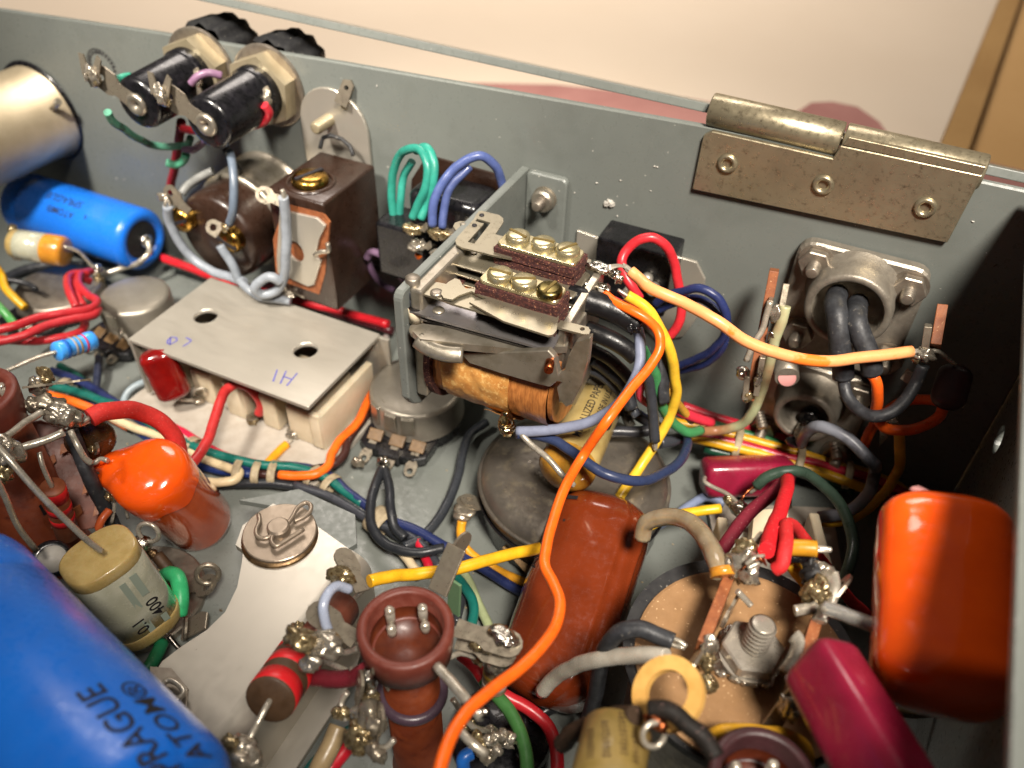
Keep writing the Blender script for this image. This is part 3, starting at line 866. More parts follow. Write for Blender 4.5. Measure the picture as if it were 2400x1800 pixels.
# ================================================================ relay and its bracket
t = thing('relay_bracket', 'grey painted angle bracket bolted to the back wall, holding the relay', 'bracket', (15, -28, 34))
arm = [(0, 24)] + [(0, 63.2)] + [(-53.5, 63.2)] + [(-55.5 - 2.0 * math.sin(rad(a)), 61.2 + 2.0 * math.cos(rad(a))) for a in (20, 45, 70, 90)] + [(-57.5, 36.5), (-55.8, 33.6), (-53, 31.5)]
part('arm', MB().plate(arm, 2.0, frame((15.6, 0, 0), (0, 1, 0), (1, 0, 0)), bev=.3), 'paint2', t)
x1 = P(1330, 410, y=-2).x
part('foot', MB().plate(rrect(15.7, 40, x1, 63.2, 1.4), 1.9, frame((0, -2.0, 0), (1, 0, 0), (0, -1, 0)), bev=.35), 'paint2', t)
p = P(1278, 464, y=-2)
n_ = part('nut', MB().lathe(p, (0, -1, 0), [(0, 3.0), (.5, 3.0), (.5, 1.4)], 24, smooth=False).lathe(p + Vector((0, -.5, 0)), (0, -1, 0), [(0, 2.75), (1.6, 2.75), (2.1, 2.3), (2.1, 1.3)], 28, smooth=False), 'steel', t)
part('bolt', MB().thread(p + Vector((0, -2, 0)), p + Vector((0, -5.4, .2)), 1.35, .65), 'oldnickel', n_)

t = thing('relay', 'open frame relay with orange taped coil and two screwed stacks of contact leaves', 'relay', (32, -43, 32))
cy0, cz0 = -43.0, 44.5
# coil along x
part('coil_cheek', MB().lathe((18.6, cy0, cz0), X, [(0, 0), (0, 13.2), (1.5, 13.2), (1.5, 0)], 48, smooth=False), 'redfibre', t)
def rough_cyl(x0, x1, r, amp, f, n=72, k=26):
    vs, fs = [], []
    for j in range(k + 1):
        xx = x0 + (x1 - x0) * j / k
        for i in range(n):
            a = 2 * math.pi * i / n
            q = Vector((xx * f, math.cos(a) * r * f, math.sin(a) * r * f))
            rr = r + amp * (noise.noise(q) + .5 * noise.noise(q * 2.3))
            vs.append((xx, cy0 + rr * math.cos(a), cz0 + rr * math.sin(a)))
    for j in range(k):
        for i in range(n):
            fs.append((j * n + i, j * n + (i + 1) % n, (j + 1) * n + (i + 1) % n, (j + 1) * n + i))
    return MB().add(vs, fs, True)
part('coil_sleeve', rough_cyl(20.1, 22.4, 11.9, .2, .6), 'winding', t)
part('coil_tape', rough_cyl(22.3, 37.2, 12.3, .35, .35), 'foil', t)
part('coil_winding', rough_cyl(37.0, 45.2, 11.8, .18, .7), 'winding', t)
part('coil_cheek', MB().lathe((45.0, cy0, cz0), X, [(0, 0), (0, 10.6), (1.0, 10.6), (1.0, 0)], 48, smooth=False), 'winding', t)
flap = MB()
fv = []
for j in range(9):
    for i in range(9):
        a = rad(-150 + i * 7.5); xx = 31.5 + j * .85
        rr = 12.75 + .25 * noise.noise(Vector((xx * .5, i * .3, 4))) + (.5 if i == 0 else 0)
        fv.append((xx, cy0 + rr * math.cos(a), cz0 + rr * math.sin(a)))
flap.add(fv, [(j * 9 + i, j * 9 + i + 1, (j + 1) * 9 + i + 1, (j + 1) * 9 + i) for j in range(8) for i in range(8)], True)
part('tape_flap', flap, 'foil', t)
# frame: end post beside the arm, heel bar on top and the claw shaped tail
part('yoke_end', MB().box((17.2, -44, 49.5), (2.6, 22, 27), bev=.5), 'steel', t)
bar = MB()
zplate(bar, ((966, 775), (990, 758), (1075, 770), (1310, 790), (1335, 785), (1330, 812), (1210, 818), (1085, 806), (985, 794)), 56.6, 1.6)
part('armature', bar, 'steel', t)
fin = MB().tube([P(978, 796, z=55.6), P(1000, 812, z=55.2), P(1040, 828, z=55.0), P(1085, 832, z=55.0)], 1.6, 10, 5, flat=.45)
part('armature_tongue', fin, 'steel', t)
# tail plate: an upright sheet facing the camera side, with the hook at the lower right
yt = -55.9
def fp(px, py, y=yt): v = P(px, py, y=y); return (v.x, v.z)
tail = [fp(*q) for q in ((1080, 830), (1285, 822), (1300, 838), (1309, 878), (1322, 868), (1330, 838), (1350, 800), (1384, 790), (1378, 850), (1362, 905), (1340, 948), (1326, 955), (1309, 935), (1304, 910), (1316, 897), (1306, 894), (1288, 908), (1262, 902), (1180, 878), (1100, 852))]
part('tail_plate', MB().plate(tail[::-1], 1.5, frame((0, yt, 0), (1, 0, 0), (0, -1, 0)), bev=.2), 'steel', t)
p = P(1288, 854, y=yt)
part('hinge_pin', MB().cyl(p + Vector((-.6, 2, .4)), p + Vector((.9, -2.6, .9)), .85, n=16), 'copper', t)
part('heel_block', MB().box((44.2, -43.5, 56.0), (5.2, 7, 4.6), bev=.4), 'steel', t)
part('end_plate', MB().plate([(-30, 36), (-30, 62.5), (-49.8, 60), (-49.8, 42), (-40, 33)], 1.6, frame((46.2, 0, 0), (0, 1, 0), (1, 0, 0)), bev=.2), 'steel', t)
# contact stacks
def stack(x0, x1, y0, y1, ztop, layers, screws, sm):
    part('clamp_plate', MB().plate(rrect(x0 + .4, y0 + .4, x1 - .4, y1 - .4, 1.0), .9, Matrix.Translation((0, 0, ztop)), bev=.15), 'screw', t)
    z = ztop - .92
    for i, h in enumerate(layers):
        b = bmesh.new()
        bmesh.ops.create_cube(b, size=1)
        for q in b.verts: q.co = Vector(((x0 + x1) / 2 + q.co.x * (x1 - x0), (y0 + y1) / 2 + q.co.y * (y1 - y0), z - h / 2 + q.co.z * h))
        bmesh.ops.subdivide_edges(b, edges=b.edges, cuts=6, use_grid_fill=True)
        for q in b.verts:
            nn = noise.noise_vector(q.co * 1.1) * .22
            if abs(abs(q.co.z - (z - h / 2)) - h / 2) < .01: nn.z = 0
            q.co += nn
        part('insulator', MB().bm(b, False), 'redfibre', t)
        z -= h + .42
    for k, (px, py) in enumerate(screws):
        p = P(px, py, z=ztop + .8)
        s = part('screw', MB().lathe(p - Z * .85, Z, [(0, 2.45), (1.0, 2.45), (1.35, 2.2), (1.5, 1.6), (1.55, 0)], 28), 'screw' if not (sm and k == 2) else 'oldbrass', t)
        a = (-18, 8, 62)[k] + (20 if sm else 0)
        part('screw_slot', MB().box((0, 0, 0), (4.3, .6, .4), frame(p + Z * .58, (math.cos(rad(a)), math.sin(rad(a)), 0), Z)), 'slot', s)
stack(25.0, 42.6, -37.5, -30.9, 66.0, [2.0, 1.8, 1.8, 1.8, 1.8], ((1214, 553), (1274, 569), (1331, 585)), False)
stack(27.6, 44.4, -50.4, -44.3, 66.0, [2.2, 2.0, 2.0, 1.8, 1.8], ((1172, 642), (1228, 659), (1288, 679)), True)
# contact leaves, rear stack
def leaf(px, z, th=.38, holes=(), m='spring', name='contact_leaf'):
    mb = MB(); zplate(mb, px, z, th, holes)
    return part(name, mb, m, t)
def pc(cx, cy, rx, ry, n=10): return [(cx + rx * math.cos(2 * math.pi * i / n), cy + ry * math.sin(2 * math.pi * i / n)) for i in range(n)]
topA = ((1200, 556), (1200, 606), (1160, 599), (1082, 580), (1070, 573), (1067, 564), (1072, 555), (1110, 514), (1116, 502), (1122, 495), (1130, 494), (1170, 504), (1179, 511), (1180, 520), (1161, 549), (1188, 556))
leaf(topA, 64.0, .4, [((1096, 567), (1112, 571), (1150, 522), (1118, 512), (1114, 518), (1134, 524))])
leaf(((1062, 531), (1066, 522), (1078, 518), (1108, 520), (1130, 528), (1112, 552), (1090, 550), (1072, 544)), 62.9, .5)
for (px, py, z, r, m_) in ((1129, 505, 64.0, .55, 'ink'), (1112, 529, 64.0, .55, 'ink'), (1086, 527, 62.9, .75, 'steel')):
    q = P(px, py, z=z); part('contact_rivet', MB().lathe(q, Z, [(0, r), (.25, r * .9), (.35, r * .5), (.35, 0)], 14), m_, t)
xl = P(1067, 570, z=64).x
for z, dx in ((61.3, .2), (59.1, .4), (57.0, .5), (54.9, .8)):
    mb = MB().plate(rrect(xl + dx, -41.5, 44.0, -31.5, 1.2), .42, Matrix.Translation((0, 0, z)), bev=.08)
    part('contact_leaf', mb, 'spring', t)
for z, px, py in ((61.3, 0, 0), (57.0, 2, 1)):
    part('contact_rivet', MB().cyl((xl + 3, -36, z - 2.2), (xl + 3, -36, z + .3), .7, n=12), 'steel', t)
# front stack leaves
leaf(((1140, 700), (1105, 682), (1076, 692), (1060, 702), (1040, 698), (1034, 688), (1038, 672), (1052, 660), (1066, 652), (1078, 656), (1084, 668), (1092, 676), (1135, 676), (1310, 740), (1304, 774), (1296, 784), (1285, 786), (1180, 752), (1100, 708)), 63.0, .45)
leaf(((948, 662), (950, 672), (956, 678), (1030, 700), (1060, 712), (1200, 752), (1290, 776), (1300, 735), (1090, 680), (1040, 664), (966, 650), (954, 653)), 62.2, .45)
p = P(968, 666, z=62.5)
part('post_head', MB().lathe(p, Z, [(0, 1.45), (1.5, 1.45), (1.75, 1.2), (1.75, 0)], 20), 'oldnickel', t)
part('post_sleeve', MB().lathe(p - Z * 6.0, Z, [(0, 1.9), (.2, 2.1), (1.6, 2.1), (1.8, 1.85), (2.0, 2.1), (3.4, 2.1), (3.6, 1.85), (3.8, 2.05), (5.4, 2.0), (5.5, 0)], 24), 'rubber', t)
q = P(1023, 687, z=62.3)
part('contact_rivet', MB().lathe(q, Z, [(0, 1.25), (.3, 1.2), (.45, .7), (.45, 0)], 18), 'oldnickel', t)
for z, dx, m_ in ((58.6, 0, 'bluesteel'), (56.9, .5, 'bluesteel')):
    zz = z
    mb = MB()
    zplate(mb, [(px - 16 * dx, py + 12 * dx) for px, py in ((955, 706), (966, 696), (990, 694), (1100, 700), (1312, 752), (1316, 776), (1300, 812), (1290, 818), (1276, 817), (1140, 780), (1000, 742), (960, 728), (954, 718))], zz, .5)
    part('contact_leaf', mb, m_, t)
q = P(1030, 731, z=59.4)
part('contact_rivet', MB().lathe(P(1028, 728, z=58.7), Z, [(0, 1.2), (.3, 1.1), (.35, 0)], 18), 'steel', t)
leaf(((1288, 762), (1296, 744), (1320, 752), (1378, 766), (1384, 774), (1380, 783), (1368, 783), (1310, 768)), 61.0, .45, [pc(1365, 771, 6, 4.5)], name='solder_tail')
p = P(975, 745, z=56)
part('lift_stud', MB().cyl(p - Z * .6, p + Z * 2.6, 1.5, n=18), 'cream', t)
leaf(((958, 772), (962, 762), (978, 758), (1040, 770), (1096, 786), (1100, 800), (1060, 800), (990, 790), (964, 783)), 55.4, .7, m='steel')
# soldered tails on the right of the stacks
for zz, px in ((62.5, ((1365, 590), (1372, 604), (1425, 622), (1440, 632), (1452, 648), (1440, 640), (1415, 640), (1362, 622), (1350, 616))),
               (59.6, ((1350, 650), (1356, 640), (1400, 655), (1428, 672), (1420, 682), (1395, 676), (1352, 664)))):
    leaf(px, zz, .5, m='lug', name='solder_tail')
part('solder_joint', MB().blob(P(1405, 626, z=63), (2.6, 1.5, .9), .3, 3).blob(P(1440, 640, z=62.6), (1.5, 1.0, .9), .4, 3).blob(P(1450, 655, z=61.8), (.8, .7, 1.1), .4, 2), 'solderbright', t)
part('solder_joint', MB().blob(P(1385, 662, z=60.2), (2.0, 1.5, .8), .3, 3).blob(P(1412, 674, z=60), (1.6, .9, .7), .4, 3), 'solderbright', t)
mb = MB()
for i in range(7):
    a_ = P(1425, 622 + i * 2, z=63.6); c_ = P(1478, 628 + i * 1.6, z=61.8)
    m_ = (a_ + c_) / 2 + Vector((0, 0, .5 + .1 * i))
    mb.tube([a_, m_, c_], .16, 5, 4)
part('strand', mb, 'lead', t)
# coil terminal
p = P(1186, 985, y=-56)
part('coil_terminal', MB().blob(p, (1.35, 1.2, 2.4), .2, 3).blob(p + Vector((.3, -.3, -2.2)), (1.7, 1.3, 1.6), .2, 3).torus(p + Vector((.1, 0, -.7)), (.2, .1, 1), 1.45, .3).torus(p + Vector((.2, 0, -1.5)), (.2, .1, 1), 1.6, .3), 'flux2', t)

# ================================================================ aluminium cover box with LO / HI
t = thing('slide_switch_box', 'cream slide switch under a bare aluminium cover marked LO and HI', 'switch', (-40, -45, 0))
h1, h2 = P(482, 741, z=22), P(716, 821, z=22)
ol = rrect(-67.2, -57.6, -12.3, -26.8, .5)
part('cover', MB().plate(ol, 1.1, Matrix.Translation((0, 0, 22)), [circ(h1.x, h1.y, 3.1, 28), circ(h2.x, h2.y, 3.1, 28)], bev=.12).box((-66.8, -42.2, 12.5), (1.0, 30.6, 17.5)).box((-40, -27.4, 12.5), (54, 1.0, 17)), 'alucover', t)
for c_, h_ in ((h1, 3.1), (h2, 3.1)):
    part('hole_lip', MB().lathe((c_.x, c_.y, 22), Z, [(-1.2, 3.02), (.02, 3.02), (.03, 3.3), (-.02, 3.4)], 30), 'alu', t)
def stroke(root, px, z, w=.22):
    mb = MB()
    q = [P(a, c, z=z) for a, c in px]
    for a, c in zip(q, q[1:]):
        d = (c - a); n_ = Vector((-d.y, d.x, 0)).normalized() * w
        mb.add([a - n_, c - n_ * .8, c + n_ * .8, a + n_], [(0, 1, 2, 3)])
    part('pen_stroke', mb, 'penink', root)
zz = 22.05
for s in (((640, 894), (650, 866)), ((657, 899), (671, 869)), ((672, 904), (697, 874)), ((664, 882), (684, 889)),
          ((400, 790), (413, 791), (415, 798), (402, 806), (393, 806), (392, 799), (400, 790), (398, 809)), ((436, 791), (449, 798), (440, 805), (428, 812))):
    stroke(t, s, zz)
b_ = MB().plate(rrect(-71, -65.8, -9.5, -27, 3), 2.0, Matrix.Translation((0, 0, 2.4)), bev=.3)
part('base', b_, 'creamw', t)
e0_, e1_ = P(740, 975, z=13.8), P(868, 848, z=13.8)
part('end_wall', MB().box(((e0_.x + e1_.x) / 2, (e0_.y + e1_.y) / 2, 8.0), (2.0, abs(e1_.y - e0_.y), 11.8), bev=.5, seg=3).box((e0_.x - .5, e0_.y + .2, 8.6), (3.2, 1.8, 11.4), bev=.6, seg=3), 'cream', t)
part('back_flange', MB().box((-38.5, -27.2, 12.2), (58, 1.0, 18.5), bev=.15), 'alucover', t)
for x0, x1, yy in ((-65, -59, -55.5), (-55, -48, -55), (-44, -37.5, -55.6), (-33, -28, -55), (-24.5, -17.0, -55.2)):
    part('switch_body', MB().box(((x0 + x1) / 2, yy + 11.5, 8.0), (x1 - x0, 18, 11.0), bev=.6, seg=3), 'cream', t)
for px, py, r in ((464, 938, 1.5), (592, 985, 1.3), (692, 1012, 2.1)):
    q = P(px, py, z=3.4)
    lug(t, q + Vector((0, 4, .3)), (0, -1, .25), (0, .25, 1), 5.5, 3.2, .6)
    joint(t, q, (r * 1.2, r, r * .8), 'solder' if px != 592 else 'flux', .3, 3, 1.2)
part('contact_wire', MB().tube([P(455, 930, z=5), P(462, 912, z=9), P(478, 910, z=9), P(485, 925, z=5), P(520, 950, z=3.2), P(590, 972, z=3.4)], .3, 6, 5), 'lead', t)

# ================================================================ pots
def pot(name, label, cx, cy, r, z0, z1, group, mcan, wafer_dir, tabs=True, tin=(3, 9.0)):
    t = thing(name, label, 'potentiometer', (cx, cy, 0), group)
    o = Vector((cx, cy, 0))
    part('can', MB().lathe(o, Z, [(z0, r + .35), (z0 + .6, r + .1), (z1 - 1.3, r), (z1 - .35, r - .35), (z1, r - 1.3), (z1 + .08, r * .5), (z1 + .05, 0)] if mcan != 'can' else [(z0, r), (z0 + 2.0, r + .1), (z0 + 4.2, r - .5), (z1 - 1.9, r - 2.2), (z1 - .9, r - 4.6), (z1 - .35, r - 8), (z1, r * .4), (z1, 0)], 56), mcan, t)
    part('mounting_disc', MB().lathe(o, Z, [(.0, r * .96), (z0 + .1, r * .96), (z0 + .1, 0)], 40, smooth=False), 'black', t)
    d = Vector((math.cos(rad(wafer_dir)), math.sin(rad(wafer_dir)), 0)); s = Vector((-d.y, d.x, 0))
    if mcan == 'can': return t, o, d, s
    part('wafer', MB().plate([(-8.6, -6), (8.6, -6), (9.4, -1), (9.0, 4.6), (6.4, 6.4), (3.2, 6.2), (2.8, 7.4), (-2.8, 7.4), (-3.2, 6.2), (-6.4, 6.4), (-9.0, 4.6), (-9.4, -1)], 2.6, frame(o + d * (r - 1.5) + Z * (z0 - .3), -s, Z), bev=.2), 'black', t)
    return t, o, d, s
G = 'potentiometers on the chassis floor'
t, o, d, s = pot('potentiometer', 'round dull zinc potentiometer below the relay with tabs bent over its front', .1, -30.9, 11.9, 4.4, 13, G, 'potcan', -84)
for k, a in enumerate((-118, -92, -70)):
    u = Vector((math.cos(rad(a)), math.sin(rad(a)), 0)); sd = Vector((-u.y, u.x, 0))
    fr_ = frame(o + u * 11.95 + Z * 9.4, sd, u)
    part('bent_tab', MB().plate([(-1.7, -2.4), (1.7, -2.4), (1.6, 2.6), (-1.6, 2.6)], .45, fr_ @ Matrix.Translation((0, 0, .4)), bev=.08), 'steel', t)
    part('bent_tab', MB().box((0, 0, 0), (3.2, 2.6, .4), frame(o + u * 10.9 + Z * 12.4, sd, u * .45 + Z), bev=.08), 'steel', t)
for k, off in enumerate((-5.6, .4, 6.0)):
    q = o + d * 13.0 + s * off + Z * 5.0
    part('fibre_inset', MB().box((0, 0, 0), (3.8, 3.0, 1.0), frame(q, s, Z * .8 + d * .5), bev=.2), 'fibretan', t)
    lug(t, q + d * 1.5 - Z * .6, d + Z * (-.35) + s * .1 * (k - 1), Z + d * .4, 6.5, 3.0, .8)
joint(t, P(896, 1086, z=6.5), (1.5, 1.3, 1.7), 'solderbright', .35, 4, 1.4)
joint(t, P(838, 1082, z=4), (1.6, 1.0, 1.4), 'lug', .3, 2, 1.3)
t, o, d, s = pot('potentiometer', 'round grey metal potentiometer beside the aluminium cover box', -91.3, -34.2, 9.8, 4, 13, G, 'potcan', -95)
for k, off in enumerate((-5, 0, 5)):
    q = o + d * 10.8 + s * off + Z * 3.8
    part('fibre_inset', MB().box((0, 0, 0), (3.6, 3.2, 1.2), frame(q, s, Z + d * .4), bev=.2), 'fibretan', t)
    lug(t, q + d * 1.4 - Z * .6, d - Z * .3, Z + d * .3, 5.5, 2.8, .7)
for a in (-120, -85):
    u = Vector((math.cos(rad(a)), math.sin(rad(a)), 0))
    part('bent_tab', MB().box((0, 0, 0), (3.4, .5, 4.5), frame(o + u * 10.0 + Z * 9.5, (-u.y, u.x, 0), Z), bev=.1), 'steel', t)
joint(t, P(286, 780, z=8), (1.1, .9, 1.4), 'solder', .3, 2, .7)
t, o, d, s = pot('potentiometer', 'tarnished flat metal potentiometer under the red wires at the left', -121, -36.5, 12.5, 3, 7.5, G, 'oldnickel', -90)
part('shaft_spring', MB().tube([P(75, 803, z=6) + Vector((1.6 * math.cos(i * 1.1), 1.6 * math.sin(i * 1.1), i * .22)) for i in range(26)], .3, 6, 2), 'lead', t)

t, o, d, s = pot('wirewound_pot', 'large tarnished dark metal wirewound pot under the buff paper capacitor', 48.2, -41.5, 21.6, 9.5, 17.2, None, 'can', -120)
part('rim_bead', MB().torus((48.2, -41.5, 12.2), Z, 21.6, .55, 72, 8), 'can', t)
part('rim_groove', MB().lathe((48.2, -41.5, 0), Z, [(9.6, 21.9), (9.5, 22.2), (8.9, 22.2), (8.8, 21.0)], 64), 'black', t)
part('base_ring', MB().lathe((48.2, -41.5, 0), Z, [(0, 18), (0, 20.6), (8.8, 21.4), (8.8, 18)], 64, smooth=False), 'black', t)
q = P(1085, 1192, z=9)
lug(t, P(1165, 1190, z=8), (-1, -.25, .1), (0, .3, 1), 9.5, 5.2, .01, 'lug')
lug(t, P(1130, 1186, z=8.6), (-1, .1, .15), (.1, .3, 1), 5.5, 4.2, .8, 'lug')
joint(t, P(1085, 1200, z=8.4), (2.6, 1.9, .9), 'lug', .3, 3, 1.0)
part('terminal', MB().box((0, 0, 0), (6, 4, .6), frame(P(1245, 1262, z=7), (1, -.5, .1), (.1, -.5, 1)), bev=.1), 'copperlug', t)
part('terminal', MB().box((0, 0, 0), (8, 7, .6), frame(P(1232, 1290, z=5), (1, -.5, .1), (.1, -.4, 1)), bev=.1), 'copperlug', t)
part('clip_post', MB().box((0, 0, 0), (4.5, 3, 9), frame(P(1225, 1240, z=4), (1, -.6, 0), Z), bev=.3), 'black', t)
part('clip_post', MB().box((0, 0, 0), (5, 3, 8), frame(P(1175, 1225, z=4), (1, -.9, 0), Z), bev=.3), 'black', t)

# ---------------------------------------------------------------- buff paper tubular
a_, c_ = P(1322, 1112, z=25.5), P(1402, 938, z=24.5)
ax = (c_ - a_).normalized()
R = 6.1
t = thing('paper_capacitor', 'buff paper tube capacitor with amber resin end reading METALLIZED PAPER', 'capacitor', (a_ + c_) / 2 - Vector((0, 0, R)))
L = (c_ - a_).length + 6
part('paper_tube', MB().lathe(a_ + ax * 2.0, ax, [(0, R), (L - 2, R), (L - 1.9, 0)], 48), 'paper', t)
part('resin_end', MB().lathe(a_ + ax * 3.4, -ax, [(0, R + .12), (1.6, R + .1), (2.6, R - .4), (3.6, R - 1.6), (4.3, R - 3.4), (4.6, 0)], 40), 'epoxy', t)
up = (CAM - (a_ + c_) / 2); up = (up - ax * up.dot(ax)).normalized()
for s_, off, dx, sz in (("METALLIZED PAPER", 10, 15.5, 2.6), ("MADE IN U.S.A.", -14, 19.5, 2.0)):
    u = up.copy(); u.rotate(Matrix.Rotation(rad(-off), 3, ax))
    part('printed_word', lettering(s_, sz, frame(a_ + ax * dx + u * R, ax, u), R, ext=.03, bold=.025, sx=.86), 'ink', t)
u = up.copy(); u.rotate(Matrix.Rotation(rad(40), 3, ax))
part('printed_oval', MB().add([Vector((x, (R + .04) * math.sin(y / R), (R + .04) * math.cos(y / R) - R)) for x, y in circ(0, 0, 2.6, 28, 1.5) + circ(0, 0, 1.7, 28, .8)], [(i, (i + 1) % 28, 28 + (i + 1) % 28, 28 + i) for i in range(28)], False, frame(a_ + ax * 15.5 + u * R, ax, u)), 'ink', t)
part('printed_ring', MB().lathe(a_ + ax * (L - 1.5), ax, [(0, R + .02), (.01, R + .05), (.4, R + .05), (.41, R + .02)], 48), 'ink', t)
part('lead', MB().tube([P(1345, 1138, z=29), P(1320, 1115, z=31), P(1285, 1075, z=33), P(1243, 1040, z=34), P(1222, 1018, z=35)], .62, 8, 5), 'lead', t)
# ================================================================ foreground parts
def axial(a, c): return (c - a).normalized()
def facing(p, ax):
    u = CAM - p
    return (u - ax * u.dot(ax)).normalized()

def capsule(a, c, rx, ry, exps=2.3, e0=.45, e1=.45, spin=0, ridges=(), tip=None):
    """dipped flat round body from a to c, ends domed"""
    ax = axial(a, c); L = (c - a).length
    yv = facing((a + c) / 2, ax); yv.rotate(Matrix.Rotation(rad(spin), 3, ax)); xv = yv.cross(ax)
    rows = []
    n = 132 if ridges else 48
    for i in range(41):
        t = i / 40
        d0, d1 = t * L / (rx * e0), (1 - t) * L / (rx * e1)
        k = min(1, math.sqrt(max(0, 1 - (1 - min(d0, 1)) ** 2))) * min(1, math.sqrt(max(0, 1 - (1 - min(d1, 1)) ** 2)))
        k = max(k, .02)
        k *= 1 + .012 * noise.noise(Vector((t * 5, rx, 1)))
        rows.append((a + ax * (L * t), k))
    vs, fs = [], []
    for p, k in rows:
        for i in range(n):
            th = 2 * math.pi * i / n
            ca, sa = math.cos(th), math.sin(th)
            g = 1.0
            for ra, amp, wd in ridges:
                dd = (th - rad(ra) + math.pi) % (2 * math.pi) - math.pi
                g += amp * math.exp(-(dd / wd) ** 2)
            g += (.020 * noise.noise(p * .22 + (xv * ca + yv * sa) * 1.1) + .008 * noise.noise(p * .8 + (xv * ca + yv * sa) * 2.4))
            vs.append(p + (xv * (rx * math.copysign(abs(ca) ** (2 / exps), ca)) + yv * (ry * math.copysign(abs(sa) ** (2 / exps), sa))) * (k * g))
    for j in range(len(rows) - 1):
        for i in range(n): fs.append((j * n + i, j * n + (i + 1) % n, (j + 1) * n + (i + 1) % n, (j + 1) * n + i))
    mb = MB().add(vs, fs, True)
    mb.add(vs[:n], [tuple(range(n))], True); mb.add(vs[-n:], [tuple(range(n))], True)
    return mb

# big brown dipped capacitor
a_, c_ = P(1432, 1168, d=181), P(1262, 1655, d=157)
t = thing('dipped_capacitor', 'large glossy chocolate brown dipped capacitor leaning beside the orange wire', 'capacitor', c_)
part('body', capsule(a_, c_, 10.6, 8.2, 2.6, .75, .6, 8, ((66, .030, .06), (30, .030, .05), (56, -.022, .08))), 'brown', t)
ax = axial(a_, c_); yv = facing((a_ + c_) / 2, ax)
xv = yv.copy(); xv.rotate(Matrix.Rotation(rad(8), 3, ax)); yr = xv; xv = yr.cross(ax)
def skin(tt, th):
    ca, sa = math.cos(rad(th)), math.sin(rad(th))
    e = 2.6
    x_, y_ = 10.6 * math.copysign(abs(ca) ** (2 / e), ca), 8.2 * abs(sa) ** (2 / e)
    nn = xv * (math.copysign(abs(x_ / 10.6) ** (e - 1), ca) / 10.6) + yr * (abs(y_ / 8.2) ** (e - 1) / 8.2)
    return a_ + ax * ((c_ - a_).length * tt) + xv * x_ + yr * y_, nn.normalized()
for s_, tt, sz, th in (("WALEC", .44, 3.6, 150), ("-", .13, 4.0, 122), (".", .25, 4.0, 122)):
    q, u = skin(tt, th)
    if len(s_) > 1:
        part('printed_word', lettering(s_, sz, frame(q, -ax, u), 9.0, ext=.12, bold=.03), 'ink', t)
    else:
        part('printed_mark', MB().box((0, 0, .08), (.8 if s_ == '-' else .5, 2.4 if s_ == '-' else .5, .05), frame(q, -ax, u)), 'ink', t)

# orange drop at the left
a_, c_ = P(352, 1112, d=172), P(468, 1222, d=193)
ax = axial(a_, c_)
t = thing('orange_drop', 'glossy orange dipped capacitor with a pulled tip, half bare red brown barrel', 'capacitor', c_ - Vector((0, 0, 8)))
tip = P(243, 1078, d=170)
yv = facing(a_, ax)
R = 8.1
L = (c_ - a_).length
part('barrel', MB().lathe(a_ + ax * 3, ax, [(0, R * .97), (L - 3 - 1.0, R * .93), (L - 3 + 1.0, R * .86), (L - 3 + 2.2, R * .7), (L - 3 + 2.8, R * .45), (L - 3 + 3.0, 0)], 48), 'orange2', t)
dome = []
n_ = 48
xv = yv.cross(ax)
vs, fs = [], []
prof = [(5.0, 1.0), (2.8, 1.015), (1.0, 1.015), (-.6, .99), (-1.8, .92), (-2.7, .80), (-3.3, .62), (-3.7, .38), (-3.85, .16), (-3.9, .02)]
td = (tip - a_); td = (td - ax * td.dot(ax)).normalized()
for t_, k in prof:
    for i in range(n_):
        th = 2 * math.pi * i / n_
        u = xv * math.cos(th) + yv * math.sin(th)
        edge = 2.2 * noise.noise(Vector((math.cos(th) * 1.5, math.sin(th) * 1.5, 3))) if t_ == 5.0 else 0
        pull = max(0, u.dot(td)) ** 10
        kk = k + (.62 * pull * math.exp(-((t_ + .5) / 2.3) ** 2))
        vs.append(a_ + ax * (t_ + edge) + u * (R * kk))
for j in range(len(prof) - 1):
    for i in range(n_): fs.append((j * n_ + i, j * n_ + (i + 1) % n_, (j + 1) * n_ + (i + 1) % n_, (j + 1) * n_ + i))
mb = MB().add(vs, fs, True); mb.add(vs[-n_:], [tuple(range(n_))], True)
mb.tube([a_ + td * R * 1.25 - ax * .4, a_ + td * R * 1.55 - ax * .4, tip], 1.6, 12, 4, rf=lambda q: 1.25 - .9 * q)
part('dip', mb, 'orange', t)
part('lead', MB().tube([tip - td * 1.0, tip + td * .8, P(222, 1085, d=170), P(205, 1076, d=171), P(190, 1040, d=172), P(172, 1000, d=172)], .55, 8, 5), 'lead', t)

# clear film capacitor 0.1 / 400
a_, c_ = P(232, 1304, d=150), P(348, 1458, d=165)
ax = axial(a_, c_); L = (c_ - a_).length
t = thing('film_capacitor', 'pale foil film capacitor printed 0.1 400 beside the big blue can', 'capacitor', c_ - Vector((0, 0, 7)))
yv = facing((a_ + c_) / 2, ax); xv = yv.cross(ax)
rx, ry = 6.6, 5.6
def sect(tt, k): return (a_ + ax * (L * tt), xv * rx * k, yv * ry * k, 2.7)
part('foil_body', MB().loft([sect(.06, .95), sect(.10, 1.0), sect(.3, 1.0), sect(.6, 1.01), sect(.86, 1.0)], 40), 'film', t)
part('resin_end', MB().loft([sect(-.030, .05), sect(-.032, .94), sect(-.025, .99), sect(.02, 1.0), sect(.075, 1.01), sect(.10, .97)], 40), 'paleepoxy', t)
part('resin_end', MB().loft([sect(.84, 1.0), sect(.87, 1.02), sect(.97, .99), sect(1.03, .88), sect(1.06, .6), sect(1.065, .1)], 40), 'paleepoxy', t)
